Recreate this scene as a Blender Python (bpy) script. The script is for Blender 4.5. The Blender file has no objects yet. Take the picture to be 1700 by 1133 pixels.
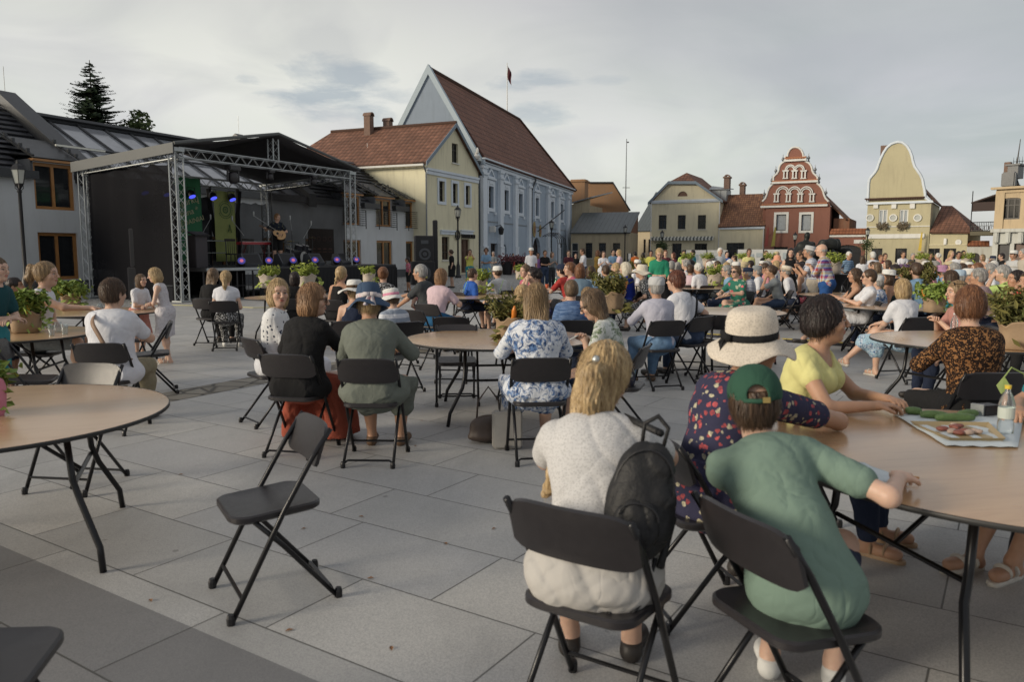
import bpy, bmesh, math, random
import numpy as np
from mathutils import Vector, Matrix
from mathutils.geometry import tessellate_polygon
R = math.radians
SC = bpy.context.scene
COL = SC.collection
# ---------------------------------------------------------------- camera, sky, sun, exposure
EYE = 1.58; FPX = 1280.0; PITCH = math.atan((566.5 - 420.0) / FPX)
cam_data = bpy.data.cameras.new("camera"); cam = bpy.data.objects.new("camera", cam_data); COL.objects.link(cam)
cam.location = (0, 0, EYE); cam.rotation_euler = (R(90) - PITCH, 0, 0)
cam_data.sensor_width = 36; cam_data.lens = 36 * FPX / 1700
cam_data.clip_start = 0.05; cam_data.clip_end = 3000
cam_data.dof.use_dof = True; cam_data.dof.focus_distance = 16.0; cam_data.dof.aperture_fstop = 4.0
SC.camera = cam
SUN_AZ = R(205)      # direction the light comes from, measured from +X counter clockwise
SUN_EL = R(16)
sl = bpy.data.lights.new("sun", 'SUN'); sl.energy = 1.3; sl.angle = R(16); sl.color = (1.0, 0.88, 0.70)
so = bpy.data.objects.new("sun", sl); COL.objects.link(so)
sd = Vector((math.cos(SUN_AZ) * math.cos(SUN_EL), math.sin(SUN_AZ) * math.cos(SUN_EL), math.sin(SUN_EL)))
so.rotation_euler = sd.to_track_quat('Z', 'Y').to_euler()
SC.view_settings.view_transform = 'Standard'; SC.view_settings.look = 'None'
SC.view_settings.gamma = 1; SC.view_settings.exposure = 1.32
def pix_dir(u, v):
 x = (u - 850) / FPX; y = (566.5 - v) / FPX
 return Vector((x, math.cos(PITCH) + y * math.sin(PITCH), -math.sin(PITCH) + y * math.cos(PITCH)))
W = bpy.data.worlds.new("World"); SC.world = W; W.use_nodes = True
nt = W.node_tree; N = nt.nodes; L = nt.links
for n in list(N): N.remove(n)
def wn(t, **k):
 n = N.new(t)
 for a, b in k.items(): setattr(n, a, b)
 return n
def wmath(op, a, b=None, c=None, clamp=False):
 n = wn('ShaderNodeMath', operation=op, use_clamp=clamp)
 for i, q in enumerate((a, b, c)):
  if q is None: continue
  if isinstance(q, (int, float)): n.inputs[i].default_value = q
  else: L.new(q, n.inputs[i])
 return n.outputs[0]
out = wn('ShaderNodeOutputWorld'); bg = wn('ShaderNodeBackground'); L.new(bg.outputs[0], out.inputs[0])
sky = wn('ShaderNodeTexSky'); sky.sky_type = 'NISHITA'; sky.sun_disc = False
sky.sun_elevation = SUN_EL; sky.sun_rotation = R(90) - SUN_AZ
tc = wn('ShaderNodeTexCoord'); sx = wn('ShaderNodeSeparateXYZ'); L.new(tc.outputs['Generated'], sx.inputs[0])
den = wmath('ADD', wmath('MAXIMUM', sx.outputs[2], 0.0), 0.16)
cx = wmath('DIVIDE', sx.outputs[0], den); cy = wmath('DIVIDE', sx.outputs[1], den)
cv = wn('ShaderNodeCombineXYZ'); L.new(cx, cv.inputs[0]); L.new(cy, cv.inputs[1])
n1 = wn('ShaderNodeTexNoise'); n1.inputs['Scale'].default_value = 0.55; n1.inputs['Detail'].default_value = 6; n1.inputs['Roughness'].default_value = .55; n1.inputs['Distortion'].default_value = .6
L.new(cv.outputs[0], n1.inputs['Vector'])
n2 = wn('ShaderNodeTexNoise'); n2.inputs['Scale'].default_value = 3.2; n2.inputs['Detail'].default_value = 8; n2.inputs['Roughness'].default_value = .62; n2.inputs['Distortion'].default_value = .3
L.new(cv.outputs[0], n2.inputs['Vector'])
def blob(u, v, ru, rv):
 """an elliptic patch of sky (a cloud in a given direction), 1 in the middle"""
 d = pix_dir(u, v).normalized(); az = math.atan2(d.x, d.y); el = math.asin(d.z)
 A = wmath('ARCTAN2', sx.outputs[0], sx.outputs[1]); E = wmath('ARCSINE', sx.outputs[2])
 a = wmath('DIVIDE', wmath('SUBTRACT', A, az), ru / FPX); e = wmath('DIVIDE', wmath('SUBTRACT', E, el), rv / FPX)
 q = wmath('ADD', wmath('MULTIPLY', a, a), wmath('MULTIPLY', e, e))
 return wmath('SUBTRACT', 1.0, q, clamp=False)
def patch(u, v, ru, rv, gain=1.0):
 b = blob(u, v, ru, rv)
 s = wmath('ADD', b, wmath('MULTIPLY', wmath('SUBTRACT', n2.outputs['Fac'], .5), 5.0))
 return wmath('MULTIPLY', wmath('MULTIPLY', s, 0.9, clamp=True), gain)
dark = patch(555, 150, 110, 50, 0.9)
for a in ((860, 135, 95, 18, .75), (905, 190, 60, 22, .6), (415, 133, 26, 10, .8), (640, 160, 60, 18, .6), (1010, 133, 40, 8, .35)):
 dark = wmath('MAXIMUM', dark, patch(*a))
bright = wmath('MAXIMUM', wmath('MULTIPLY', blob(420, 60, 620, 230), 1.0, clamp=True), 0.0)
bright2 = wmath('MULTIPLY', blob(880, 260, 500, 180), .55, clamp=True)
bright = wmath('MAXIMUM', bright, bright2)
def wmix(f, a, b):
 n = wn('ShaderNodeMix', data_type='RGBA'); n.clamp_factor = True
 if isinstance(f, (int, float)): n.inputs[0].default_value = f
 else: L.new(f, n.inputs[0])
 for i, q in ((6, a), (7, b)):
  if isinstance(q, tuple): n.inputs[i].default_value = q + (1,)
  else: L.new(q, n.inputs[i])
 return n.outputs[2]
base = wmix(bright, (.165, .178, .176), (.36, .362, .315))
streak = wmath('MULTIPLY', wmath('SUBTRACT', n1.outputs['Fac'], .40), 3.4, clamp=True)
base = wmix(wmath('MULTIPLY', streak, .5), base, (.37, .35, .345))
n3 = wn('ShaderNodeTexNoise'); n3.inputs['Scale'].default_value = 1.3; n3.inputs['Detail'].default_value = 5; n3.inputs['Roughness'].default_value = .5; n3.inputs['Distortion'].default_value = 1.0; L.new(cv.outputs[0], n3.inputs['Vector'])
base = wmix(wmath('MULTIPLY', wmath('MULTIPLY', wmath('SUBTRACT', n3.outputs['Fac'], .46), 4.5, clamp=True), .42), base, (.165, .168, .178))
n4 = wn('ShaderNodeTexNoise'); n4.inputs['Scale'].default_value = .9; n4.inputs['Detail'].default_value = 3; L.new(cv.outputs[0], n4.inputs['Vector'])
base = wmix(wmath('MULTIPLY', wmath('SUBTRACT', n4.outputs['Fac'], .45), 2.2, clamp=True), base, wmix(.5, base, (.30, .275, .31)))
base = wmix(wmath('MULTIPLY', dark, .85), base, (.14, .165, .185))
base = wmix(wmath('MULTIPLY', wmath('MULTIPLY', wmath('SUBTRACT', sx.outputs[2], .13), 4.2, clamp=True), .68), base, (.158, .156, .160))
gnd = wmath('MULTIPLY', sx.outputs[2], -8.0, clamp=True)
skym = wn('ShaderNodeMix', data_type='RGBA'); skym.blend_type = 'ADD'; skym.inputs[0].default_value = .006
L.new(base, skym.inputs[6]); L.new(sky.outputs[0], skym.inputs[7])
fin = wmix(gnd, skym.outputs[2], (.12, .12, .11))
L.new(fin, bg.inputs[0]); bg.inputs[1].default_value = 1.0
# ---------------------------------------------------------------- helpers
def G(u, v, z=0.0):
 """point of the level z that the photo shows at (u, v)"""
 d = pix_dir(u, v); t = (z - EYE) / d.z
 return Vector((d.x * t, d.y * t, z))
def tag(o, label=None, cat=None, group=None, kind=None):
 if label: o['label'] = ' '.join(label.split()[:16])
 if cat: o['category'] = cat
 if group: o['group'] = group
 if kind: o['kind'] = kind
 return o
def empty(name, loc=(0, 0, 0), rz=0.0, label=None, cat=None, group=None, parent=None):
 o = bpy.data.objects.new(name, None); COL.objects.link(o)
 o.empty_display_size = .1; o.location = loc; o.rotation_euler = (0, 0, rz); o.parent = parent
 return tag(o, label, cat, group)
def link(name, me, m=None, parent=None, smooth=False):
 o = bpy.data.objects.new(name, me); COL.objects.link(o); o.parent = parent
 if m is not None: me.materials.append(m)
 if smooth: me.shade_smooth()
 return o
def copy_tree(o, parent=None):
 c = o.copy(); COL.objects.link(c); c.parent = parent
 for ch in list(o.children): copy_tree(ch, c)
 return c
class MB:
 """collects boxes, tubes, lathes and prisms for ONE mesh"""
 def __init__(s): s.v = []; s.f = []; s.uv = {}
 def add(s, vs, fs):
  b = len(s.v); s.v += [tuple(p) for p in vs]; s.f += [tuple(b + i for i in f) for f in fs]; return s
 def box(s, c, d, rot=None, bev=0):
  x, y, z = [q / 2 for q in d]
  if bev:
   bm = bmesh.new(); bmesh.ops.create_cube(bm, size=1)
   for q in bm.verts: q.co = Vector((q.co.x * d[0], q.co.y * d[1], q.co.z * d[2]))
   bmesh.ops.bevel(bm, geom=bm.edges[:], offset=bev, segments=2, affect='EDGES')
   bm.verts.index_update(); vs = [q.co.copy() for q in bm.verts]; fs = [[q.index for q in f.verts] for f in bm.faces]; bm.free()
  else:
   vs = [Vector((i, j, k)) for i in (-x, x) for j in (-y, y) for k in (-z, z)]
   fs = [(0, 1, 3, 2), (4, 6, 7, 5), (0, 4, 5, 1), (2, 3, 7, 6), (0, 2, 6, 4), (1, 5, 7, 3)]
  if rot is not None:
   M = rot if isinstance(rot, Matrix) else Matrix.Rotation(rot, 3, 'Z')
   vs = [M @ q for q in vs]
  return s.add([q + Vector(c) for q in vs], fs)
 def tube(s, pts, r, n=8, cap=True, closed=False):
  pts = [Vector(p) for p in pts]; k = len(pts)
  rs = r if isinstance(r, (list, tuple)) else [r] * k
  vs = []; fs = []; ref = None
  for i, p in enumerate(pts):
   if closed: t = pts[(i + 1) % k] - pts[i - 1]
   else: t = (pts[min(i + 1, k - 1)] - pts[max(i - 1, 0)])
   t.normalize()
   if ref is None: ref = Vector((0, 0, 1)) if abs(t.z) < .9 else Vector((1, 0, 0))
   a = ref - t * ref.dot(t)
   if a.length < 1e-4: a = t.orthogonal()
   a.normalize(); ref = a; b = t.cross(a)
   for j in range(n):
    q = 2 * math.pi * j / n; vs.append(p + (a * math.cos(q) + b * math.sin(q)) * rs[i])
  m = k if closed else k - 1
  for i in range(m):
   for j in range(n):
    i2 = (i + 1) % k; j2 = (j + 1) % n
    fs.append((i * n + j, i * n + j2, i2 * n + j2, i2 * n + j))
  if cap and not closed:
   fs.append(tuple(range(n - 1, -1, -1))); fs.append(tuple((k - 1) * n + j for j in range(n)))
  return s.add(vs, fs)
 def lathe(s, prof, n=20, c=(0, 0, 0), cap=True, sx=1, sy=1):
  vs = []; fs = []
  for (r, z) in prof:
   for j in range(n):
    a = 2 * math.pi * j / n; vs.append((c[0] + r * math.cos(a) * sx, c[1] + r * math.sin(a) * sy, c[2] + z))
  for i in range(len(prof) - 1):
   for j in range(n):
    j2 = (j + 1) % n; fs.append((i * n + j, i * n + j2, (i + 1) * n + j2, (i + 1) * n + j))
  if cap: fs.append(tuple(range(n - 1, -1, -1))); fs.append(tuple((len(prof) - 1) * n + j for j in range(n)))
  return s.add(vs, fs)
 def prism(s, poly, y0, y1, holes=()):
  """outline in (x, z) extruded from y0 (front) to y1, with holes"""
  loops = [[Vector((p[0], p[1], 0)) for p in l] for l in [poly, *holes]]
  tri = tessellate_polygon(loops); flat = [p for l in loops for p in l]; k = len(flat)
  vs = [(p.x, y0, p.y) for p in flat] + [(p.x, y1, p.y) for p in flat]
  fs = [tuple(t) for t in tri] + [tuple(i + k for i in reversed(t)) for t in tri]
  b = 0
  for l in loops:
   m = len(l)
   for i in range(m):
    j = (i + 1) % m; fs.append((b + i, b + j, b + j + k, b + i + k))
   b += m
  return s.add(vs, fs)
 def slab(s, p0, p1, p2, p3, t=.12):
  """a roof plane p0 p1 (eave) p2 p3 (ridge), with UVs in metres on its top"""
  P = [Vector(p) for p in (p0, p1, p2, p3)]
  n = (P[1] - P[0]).cross(P[3] - P[0]).normalized()
  if n.z < 0: n = -n
  eu = (P[1] - P[0]).normalized(); ev = n.cross(eu)
  if ev.z < 0: ev = -ev
  lo = [p - n * t for p in P]; b = len(s.f)
  s.add(P + lo, [(0, 1, 2, 3), (7, 6, 5, 4), (0, 4, 5, 1), (1, 5, 6, 2), (2, 6, 7, 3), (3, 7, 4, 0)])
  s.uv[b] = [((p - P[0]).dot(eu), (p - P[0]).dot(ev)) for p in P]
  return s
 def arc(s, c, r, w, a0, a1, y0, y1, n=10, rz=1.0):
  """an arch band in the (x,z) plane"""
  o = [(c[0] + (r + w) * math.cos(R(a0 + (a1 - a0) * i / n)), c[1] + (r + w) * rz * math.sin(R(a0 + (a1 - a0) * i / n))) for i in range(n + 1)]
  q = [(c[0] + r * math.cos(R(a0 + (a1 - a0) * i / n)), c[1] + r * rz * math.sin(R(a0 + (a1 - a0) * i / n))) for i in range(n + 1)]
  return s.prism(o + q[::-1], y0, y1)
 def build(s, name, m=None, parent=None, smooth=False, fix=True):
  me = bpy.data.meshes.new(name); me.from_pydata(s.v, [], s.f); me.update()
  if s.uv:
   ul = me.uv_layers.new(name="UVMap")
   for fi, uvs in s.uv.items():
    for k, li in enumerate(me.polygons[fi].loop_indices): ul.data[li].uv = uvs[k]
  if fix:
   bm = bmesh.new(); bm.from_mesh(me); bmesh.ops.recalc_face_normals(bm, faces=bm.faces); bm.to_mesh(me); bm.free()
  o = link(name, me, m, parent)
  if smooth:
   me.shade_smooth()
   if smooth == 'auto':
    me.set_sharp_from_angle(angle=R(40))
  return o
def rrect(w, h, r, n=5, cx=0, cy=0, top_only=False):
 pts = []
 for (sx_, sy_, a0) in ((1, 1, 0), (-1, 1, 90), (-1, -1, 180), (1, -1, 270)):
  rr = r if not (top_only and sy_ < 0) else min(r, .02)
  for i in range(n + 1):
   a = R(a0 + 90 * i / n); pts.append((cx + sx_ * (w / 2 - rr) + rr * math.cos(a), cy + sy_ * (h / 2 - rr) + rr * math.sin(a)))
 return pts
def rect(x0, z0, x1, z1): return [(x0, z0), (x1, z0), (x1, z1), (x0, z1)]
def archrect(x0, z0, x1, z1, n=8, rise=None):
 """rectangle with a round top that ends at z1"""
 r = (x1 - x0) / 2; rise = rise or r; c = (x0 + x1) / 2
 return [(x0, z0), (x1, z0)] + [(c + r * math.cos(math.pi * i / n), z1 - rise + rise * math.sin(math.pi * i / n)) for i in range(n + 1)]
# ---------------------------------------------------------------- materials
MATS = {}
class NT:
 def __init__(s, name):
  s.m = bpy.data.materials.new(name); s.m.use_nodes = True; s.t = s.m.node_tree; s.N = s.t.nodes; s.L = s.t.links
  s.b = s.N['Principled BSDF']
 def n(s, t, **k):
  q = s.N.new(t)
  for a, b in k.items():
   if a.startswith('i_'):
    key = a[2:].replace('_', ' '); q.inputs[key].default_value = b
   else: setattr(q, a, b)
  return q
 def put(s, sock, v):
  if isinstance(v, bpy.types.NodeSocket): s.L.new(v, sock)
  elif isinstance(v, tuple) and len(v) == 3 and sock.type == 'RGBA': sock.default_value = v + (1,)
  else: sock.default_value = v
 def math(s, op, a, b=None, c=None, clamp=False):
  q = s.n('ShaderNodeMath', operation=op, use_clamp=clamp)
  for i, x in enumerate((a, b, c)):
   if x is not None: s.put(q.inputs[i], x)
  return q.outputs[0]
 def mix(s, f, a, b, mode='MIX'):
  q = s.n('ShaderNodeMix', data_type='RGBA', blend_type=mode); q.clamp_factor = True
  s.put(q.inputs[0], f); s.put(q.inputs[6], a); s.put(q.inputs[7], b); return q.outputs[2]
 def coord(s, kind='Object', scale=(1, 1, 1), rot=(0, 0, 0), loc=(0, 0, 0)):
  t = s.n('ShaderNodeTexCoord'); mp = s.n('ShaderNodeMapping'); s.L.new(t.outputs[kind], mp.inputs[0])
  mp.inputs['Scale'].default_value = scale; mp.inputs['Rotation'].default_value = rot; mp.inputs['Location'].default_value = loc
  return mp.outputs[0]
 def noise(s, co, scale, detail=4, rough=.55, dist=0):
  q = s.n('ShaderNodeTexNoise'); s.L.new(co, q.inputs['Vector']); q.inputs['Scale'].default_value = scale
  q.inputs['Detail'].default_value = detail; q.inputs['Roughness'].default_value = rough; q.inputs['Distortion'].default_value = dist
  return q.outputs['Fac']
 def vor(s, co, scale, feat='F1', out='Distance', rnd=1):
  q = s.n('ShaderNodeTexVoronoi', feature=feat); s.L.new(co, q.inputs['Vector']); q.inputs['Scale'].default_value = scale
  q.inputs['Randomness'].default_value = rnd
  return q.outputs[out]
 def ramp(s, v, stops, interp='LINEAR'):
  q = s.n('ShaderNodeValToRGB'); s.L.new(v, q.inputs[0]); e = q.color_ramp; e.interpolation = interp
  while len(e.elements) < len(stops): e.elements.new(.5)
  for el, (p, c) in zip(e.elements, stops): el.position = p; el.color = (c + (1,)) if isinstance(c, tuple) else (c, c, c, 1)
  return q.outputs[0]
 def bump(s, h, strength=.3, dist=.01):
  q = s.n('ShaderNodeBump'); q.inputs['Strength'].default_value = strength; q.inputs['Distance'].default_value = dist
  s.L.new(h, q.inputs['Height']); s.L.new(q.outputs[0], s.b.inputs['Normal'])
 def done(s, color, rough=.7, metal=0, spec=.5):
  s.put(s.b.inputs['Base Color'], color); s.put(s.b.inputs['Roughness'], rough); s.put(s.b.inputs['Metallic'], metal)
  s.b.inputs['Specular IOR Level'].default_value = spec
  return s.m
def sc(c, k): return tuple(min(1, x * k) for x in c)
def plain(name, c, rough=.6, metal=0, var=.12, scale=6, bump=0, spec=.5, bscale=40):
 if name in MATS: return MATS[name]
 t = NT(name); co = t.coord()
 nz = t.noise(co, scale, 5, .6)
 col = t.mix(nz, sc(c, 1 - var), sc(c, 1 + var))
 if bump: t.bump(t.noise(co, bscale, 4), bump, .01)
 MATS[name] = t.done(col, t.ramp(nz, [(0, max(.02, rough - .08)), (1, min(1, rough + .08))]), metal, spec)
 return MATS[name]
def render_wall(name, c, dirt=(.2, .17, .13), amt=.35, rough=.9):
 """lime render with rain streaks, patches and a fine grain"""
 if name in MATS: return MATS[name]
 t = NT(name); co = t.coord(); st = t.coord(scale=(1.2, 1.2, .18))
 a = t.noise(co, .5, 6, .65, .3); b = t.noise(st, 2.2, 5, .65); g = t.noise(co, 25, 3)
 col = t.mix(a, sc(c, .86), sc(c, 1.1)); col = t.mix(t.math('MULTIPLY', t.ramp(b, [(.5, 0.0), (.78, 1.0)]), amt), col, dirt)
 sx_ = t.n('ShaderNodeSeparateXYZ'); t.L.new(co, sx_.inputs[0])
 low = t.math('MULTIPLY', t.math('SUBTRACT', 1.0, t.math('MULTIPLY', sx_.outputs[2], 1.4, clamp=True)), t.noise(co, 3, 4), clamp=True)
 col = t.mix(t.math('MULTIPLY', low, .6), col, sc(dirt, .9))
 t.bump(t.math('ADD', g, t.math('MULTIPLY', a, 2.0)), .35, .01)
 MATS[name] = t.done(col, rough); return MATS[name]
def tiles(name, c1, c2, cw=.24, rh=.34, rough=.8):
 """clay roof tiles laid out on the roof's UVs (metres)"""
 if name in MATS: return MATS[name]
 t = NT(name); uv = t.n('ShaderNodeTexCoord'); s = t.n('ShaderNodeSeparateXYZ'); t.L.new(uv.outputs['UV'], s.inputs[0])
 v = t.math('DIVIDE', s.outputs[1], rh); fv = t.math('FRACT', v); u = t.math('DIVIDE', s.outputs[0], cw); fu = t.math('FRACT', u)
 cc = t.n('ShaderNodeCombineXYZ'); t.L.new(t.math('FLOOR', u), cc.inputs[0]); t.L.new(t.math('FLOOR', v), cc.inputs[1])
 wn_ = t.n('ShaderNodeTexWhiteNoise'); t.L.new(cc.outputs[0], wn_.inputs['Vector'])
 hump = t.math('SINE', t.math('MULTIPLY', fu, math.pi)); row = t.math('SUBTRACT', 1.0, fv)
 h = t.math('ADD', t.math('MULTIPLY', hump, .7), row)
 big = t.noise(t.coord(), .35, 5, .6)
 col = t.mix(wn_.outputs[0], c1, c2); col = t.mix(t.ramp(big, [(.35, 0.0), (.75, 1.0)]), col, sc(c1, .75))
 gap = t.math('MULTIPLY', t.math('LESS_THAN', fv, .15), .8); col = t.mix(gap, col, sc(c1, .25))
 gap2 = t.math('MULTIPLY', t.math('LESS_THAN', fu, .18), .6); col = t.mix(gap2, col, sc(c1, .3))
 t.bump(h, 1.0, .05); MATS[name] = t.done(col, rough); return MATS[name]
def glassy(name, c, rough=.08):
 if name in MATS: return MATS[name]
 t = NT(name); co = t.coord(); nz = t.noise(co, 1.3, 3)
 t.bump(t.noise(co, .9, 2), .05, .05)
 MATS[name] = t.done(t.mix(nz, sc(c, .6), sc(c, 1.5)), rough, 0, .8); return MATS[name]
def emit(name, c, s=3):
 if name in MATS: return MATS[name]
 t = NT(name); t.b.inputs['Emission Color'].default_value = c + (1,); t.b.inputs['Emission Strength'].default_value = s
 MATS[name] = t.done(c, .4); return MATS[name]
# ---------------------------------------------------------------- signed distance fields to mesh (surface nets)
class Grid:
 def __init__(s, lo, hi, v):
  s.v = v; s.lo = np.array(lo, float) - 3 * v; n = np.ceil((np.array(hi, float) + 3 * v - s.lo) / v).astype(int) + 1
  s.ax = [s.lo[i] + v * np.arange(n[i]) for i in range(3)]; s.F = np.full(n, 1.0, np.float32)
 def sl(s, lo, hi, m):
  r = []
  for i in range(3):
   a = int(max(0, math.floor((lo[i] - m - s.lo[i]) / s.v))); b = int(min(len(s.ax[i]), math.ceil((hi[i] + m - s.lo[i]) / s.v) + 1)); r.append(slice(a, max(a, b)))
  return tuple(r), (s.ax[0][r[0]][:, None, None], s.ax[1][r[1]][None, :, None], s.ax[2][r[2]][None, None, :])
 def put(s, fn, lo, hi, k=.02, mode='u'):
  q, (X, Y, Z) = s.sl(lo, hi, k + 4 * s.v)
  if min(X.size, Y.size, Z.size) == 0: return s
  d = fn(X, Y, Z).astype(np.float32); f = s.F[q]
  if mode == 'u':
   h = np.maximum(k - np.abs(f - d), 0) / max(k, 1e-6); s.F[q] = np.minimum(f, d) - h * h * k * .25
  elif mode == 's':
   d = -d; h = np.maximum(k - np.abs(f - d), 0) / max(k, 1e-6); s.F[q] = np.maximum(f, d) + h * h * k * .25
  return s
 def cap(s, a, b, ra, rb=None, k=.02, mode='u'):
  a = np.array(a, float); b = np.array(b, float); rb = ra if rb is None else rb; m = max(ra, rb); ab = b - a; L2 = max(1e-9, ab @ ab)
  def fn(X, Y, Z):
   t = np.clip(((X - a[0]) * ab[0] + (Y - a[1]) * ab[1] + (Z - a[2]) * ab[2]) / L2, 0, 1)
   return np.sqrt((X - a[0] - t * ab[0]) ** 2 + (Y - a[1] - t * ab[1]) ** 2 + (Z - a[2] - t * ab[2]) ** 2) - (ra + (rb - ra) * t)
  return s.put(fn, np.minimum(a, b) - m, np.maximum(a, b) + m, k, mode)
 def ell(s, c, r, M=None, k=.03, mode='u'):
  c = np.array(c, float); r = np.array(r, float); M = np.eye(3) if M is None else np.array(M); m = r.max()
  if mode == 'u' or True:
   ext = np.sqrt(((M * r) ** 2).sum(1))
  def fn(X, Y, Z):
   x, y, z = X - c[0], Y - c[1], Z - c[2]
   p = [(x * M[0, i] + y * M[1, i] + z * M[2, i]) for i in range(3)]
   k0 = np.sqrt((p[0] / r[0]) ** 2 + (p[1] / r[1]) ** 2 + (p[2] / r[2]) ** 2); k1 = np.sqrt((p[0] / r[0] ** 2) ** 2 + (p[1] / r[1] ** 2) ** 2 + (p[2] / r[2] ** 2) ** 2)
   return k0 * (k0 - 1) / np.maximum(k1, 1e-6)
  return s.put(fn, c - ext, c + ext, k, mode)
 def plane(s, p, n, k=.0):
  """keep the side that n points away from"""
  p = np.array(p, float); n = np.array(n, float); n = n / np.linalg.norm(n); X, Y, Z = s.ax[0][:, None, None], s.ax[1][None, :, None], s.ax[2][None, None, :]
  d = ((X - p[0]) * n[0] + (Y - p[1]) * n[1] + (Z - p[2]) * n[2]).astype(np.float32)
  if k > 0:
   h = np.maximum(k - np.abs(s.F - d), 0) / k; s.F = np.maximum(s.F, d) + h * h * k * .25
  else: s.F = np.maximum(s.F, d)
  return s
 def disp(s, fn):
  X, Y, Z = s.ax[0][:, None, None], s.ax[1][None, :, None], s.ax[2][None, None, :]
  s.F = (s.F + fn(X, Y, Z)).astype(np.float32); return s
 def mesh(s):
  F = s.F; F[0] = F[-1] = 1; F[:, 0] = F[:, -1] = 1; F[:, :, 0] = F[:, :, -1] = 1
  S = F < 0; n = F.shape
  c = np.zeros((n[0] - 1, n[1] - 1, n[2] - 1), np.int8)
  for i in (0, 1):
   for j in (0, 1):
    for k in (0, 1): c += S[i:n[0] - 1 + i, j:n[1] - 1 + j, k:n[2] - 1 + k]
  act = (c > 0) & (c < 8); idx = np.argwhere(act)
  if len(idx) == 0: return np.zeros((0, 3)), np.zeros((0, 4), int)
  ids = np.full(act.shape, -1, np.int64); ids[act] = np.arange(len(idx))
  acc = np.zeros((len(idx), 3)); cnt = np.zeros(len(idx)); i0, j0, k0 = idx.T
  for a in range(3):
   o1, o2 = [b for b in range(3) if b != a]
   for p in (0, 1):
    for q in (0, 1):
     d = [0, 0, 0]; d[o1] = p; d[o2] = q
     f0 = F[i0 + d[0], j0 + d[1], k0 + d[2]]; e = list(d); e[a] = 1; f1 = F[i0 + e[0], j0 + e[1], k0 + e[2]]
     m = (f0 < 0) != (f1 < 0); t = np.where(m, f0 / np.where(m, f0 - f1, 1), 0)
     pt = np.tile(np.array(d, float), (len(idx), 1)); pt[:, a] = t
     acc += pt * m[:, None]; cnt += m
  V = (idx + acc / cnt[:, None]) * s.v + s.lo
  faces = []
  for a in range(3):
   o1, o2 = [(1, 2), (2, 0), (0, 1)][a]
   A = [slice(None)] * 3; B = [slice(None)] * 3; A[a] = slice(0, -1); B[a] = slice(1, None)
   s0 = S[tuple(A)]; s1 = S[tuple(B)]; ch = s0 != s1
   e = np.argwhere(ch); fl = s0[ch]
   ok = (e[:, o1] > 0) & (e[:, o2] > 0); e = e[ok]; fl = fl[ok]
   def cid(d1, d2):
    g = e.copy(); g[:, o1] += d1; g[:, o2] += d2
    g = np.minimum(g, np.array(act.shape) - 1); return ids[g[:, 0], g[:, 1], g[:, 2]]
   q = np.stack([cid(-1, -1), cid(0, -1), cid(0, 0), cid(-1, 0)], 1)
   q[~fl] = q[~fl][:, ::-1]; faces.append(q)
  Q = np.concatenate(faces); Q = Q[(Q >= 0).all(1)]
  return V, Q
def mesh_of(name, pieces, colors=None):
 vs = []; fs = []; b = 0
 for V, Q in pieces:
  vs.append(V); fs.append(Q + b); b += len(V)
 V = np.concatenate(vs); Q = np.concatenate(fs)
 me = bpy.data.meshes.new(name); me.vertices.add(len(V)); me.vertices.foreach_set('co', V.astype(np.float32).ravel())
 me.loops.add(Q.size); me.loops.foreach_set('vertex_index', Q.astype(np.int32).ravel())
 me.polygons.add(len(Q)); me.polygons.foreach_set('loop_start', (np.arange(len(Q)) * 4).astype(np.int32))
 me.update(calc_edges=True)
 me.polygons.foreach_set('use_smooth', np.ones(len(Q), bool))
 if colors is not None:
  at = me.color_attributes.new('tint', 'FLOAT_COLOR', 'POINT'); at.data.foreach_set('color', colors.astype(np.float32).ravel())
 return me
def wob(X, Y, Z, f, seed, n=4):
 """cheap smooth noise, about -1..1"""
 r = np.random.RandomState(seed); o = 0
 for i in range(n):
  d = r.normal(size=3); d /= np.linalg.norm(d); p = r.rand() * 6.28; g = f * (.7 + .8 * r.rand())
  o = o + np.sin((X * d[0] + Y * d[1] + Z * d[2]) * g + p + 1.3 * np.sin((X * d[1] + Y * d[2] + Z * d[0]) * g * .7 + p))
 return o / n
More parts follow.
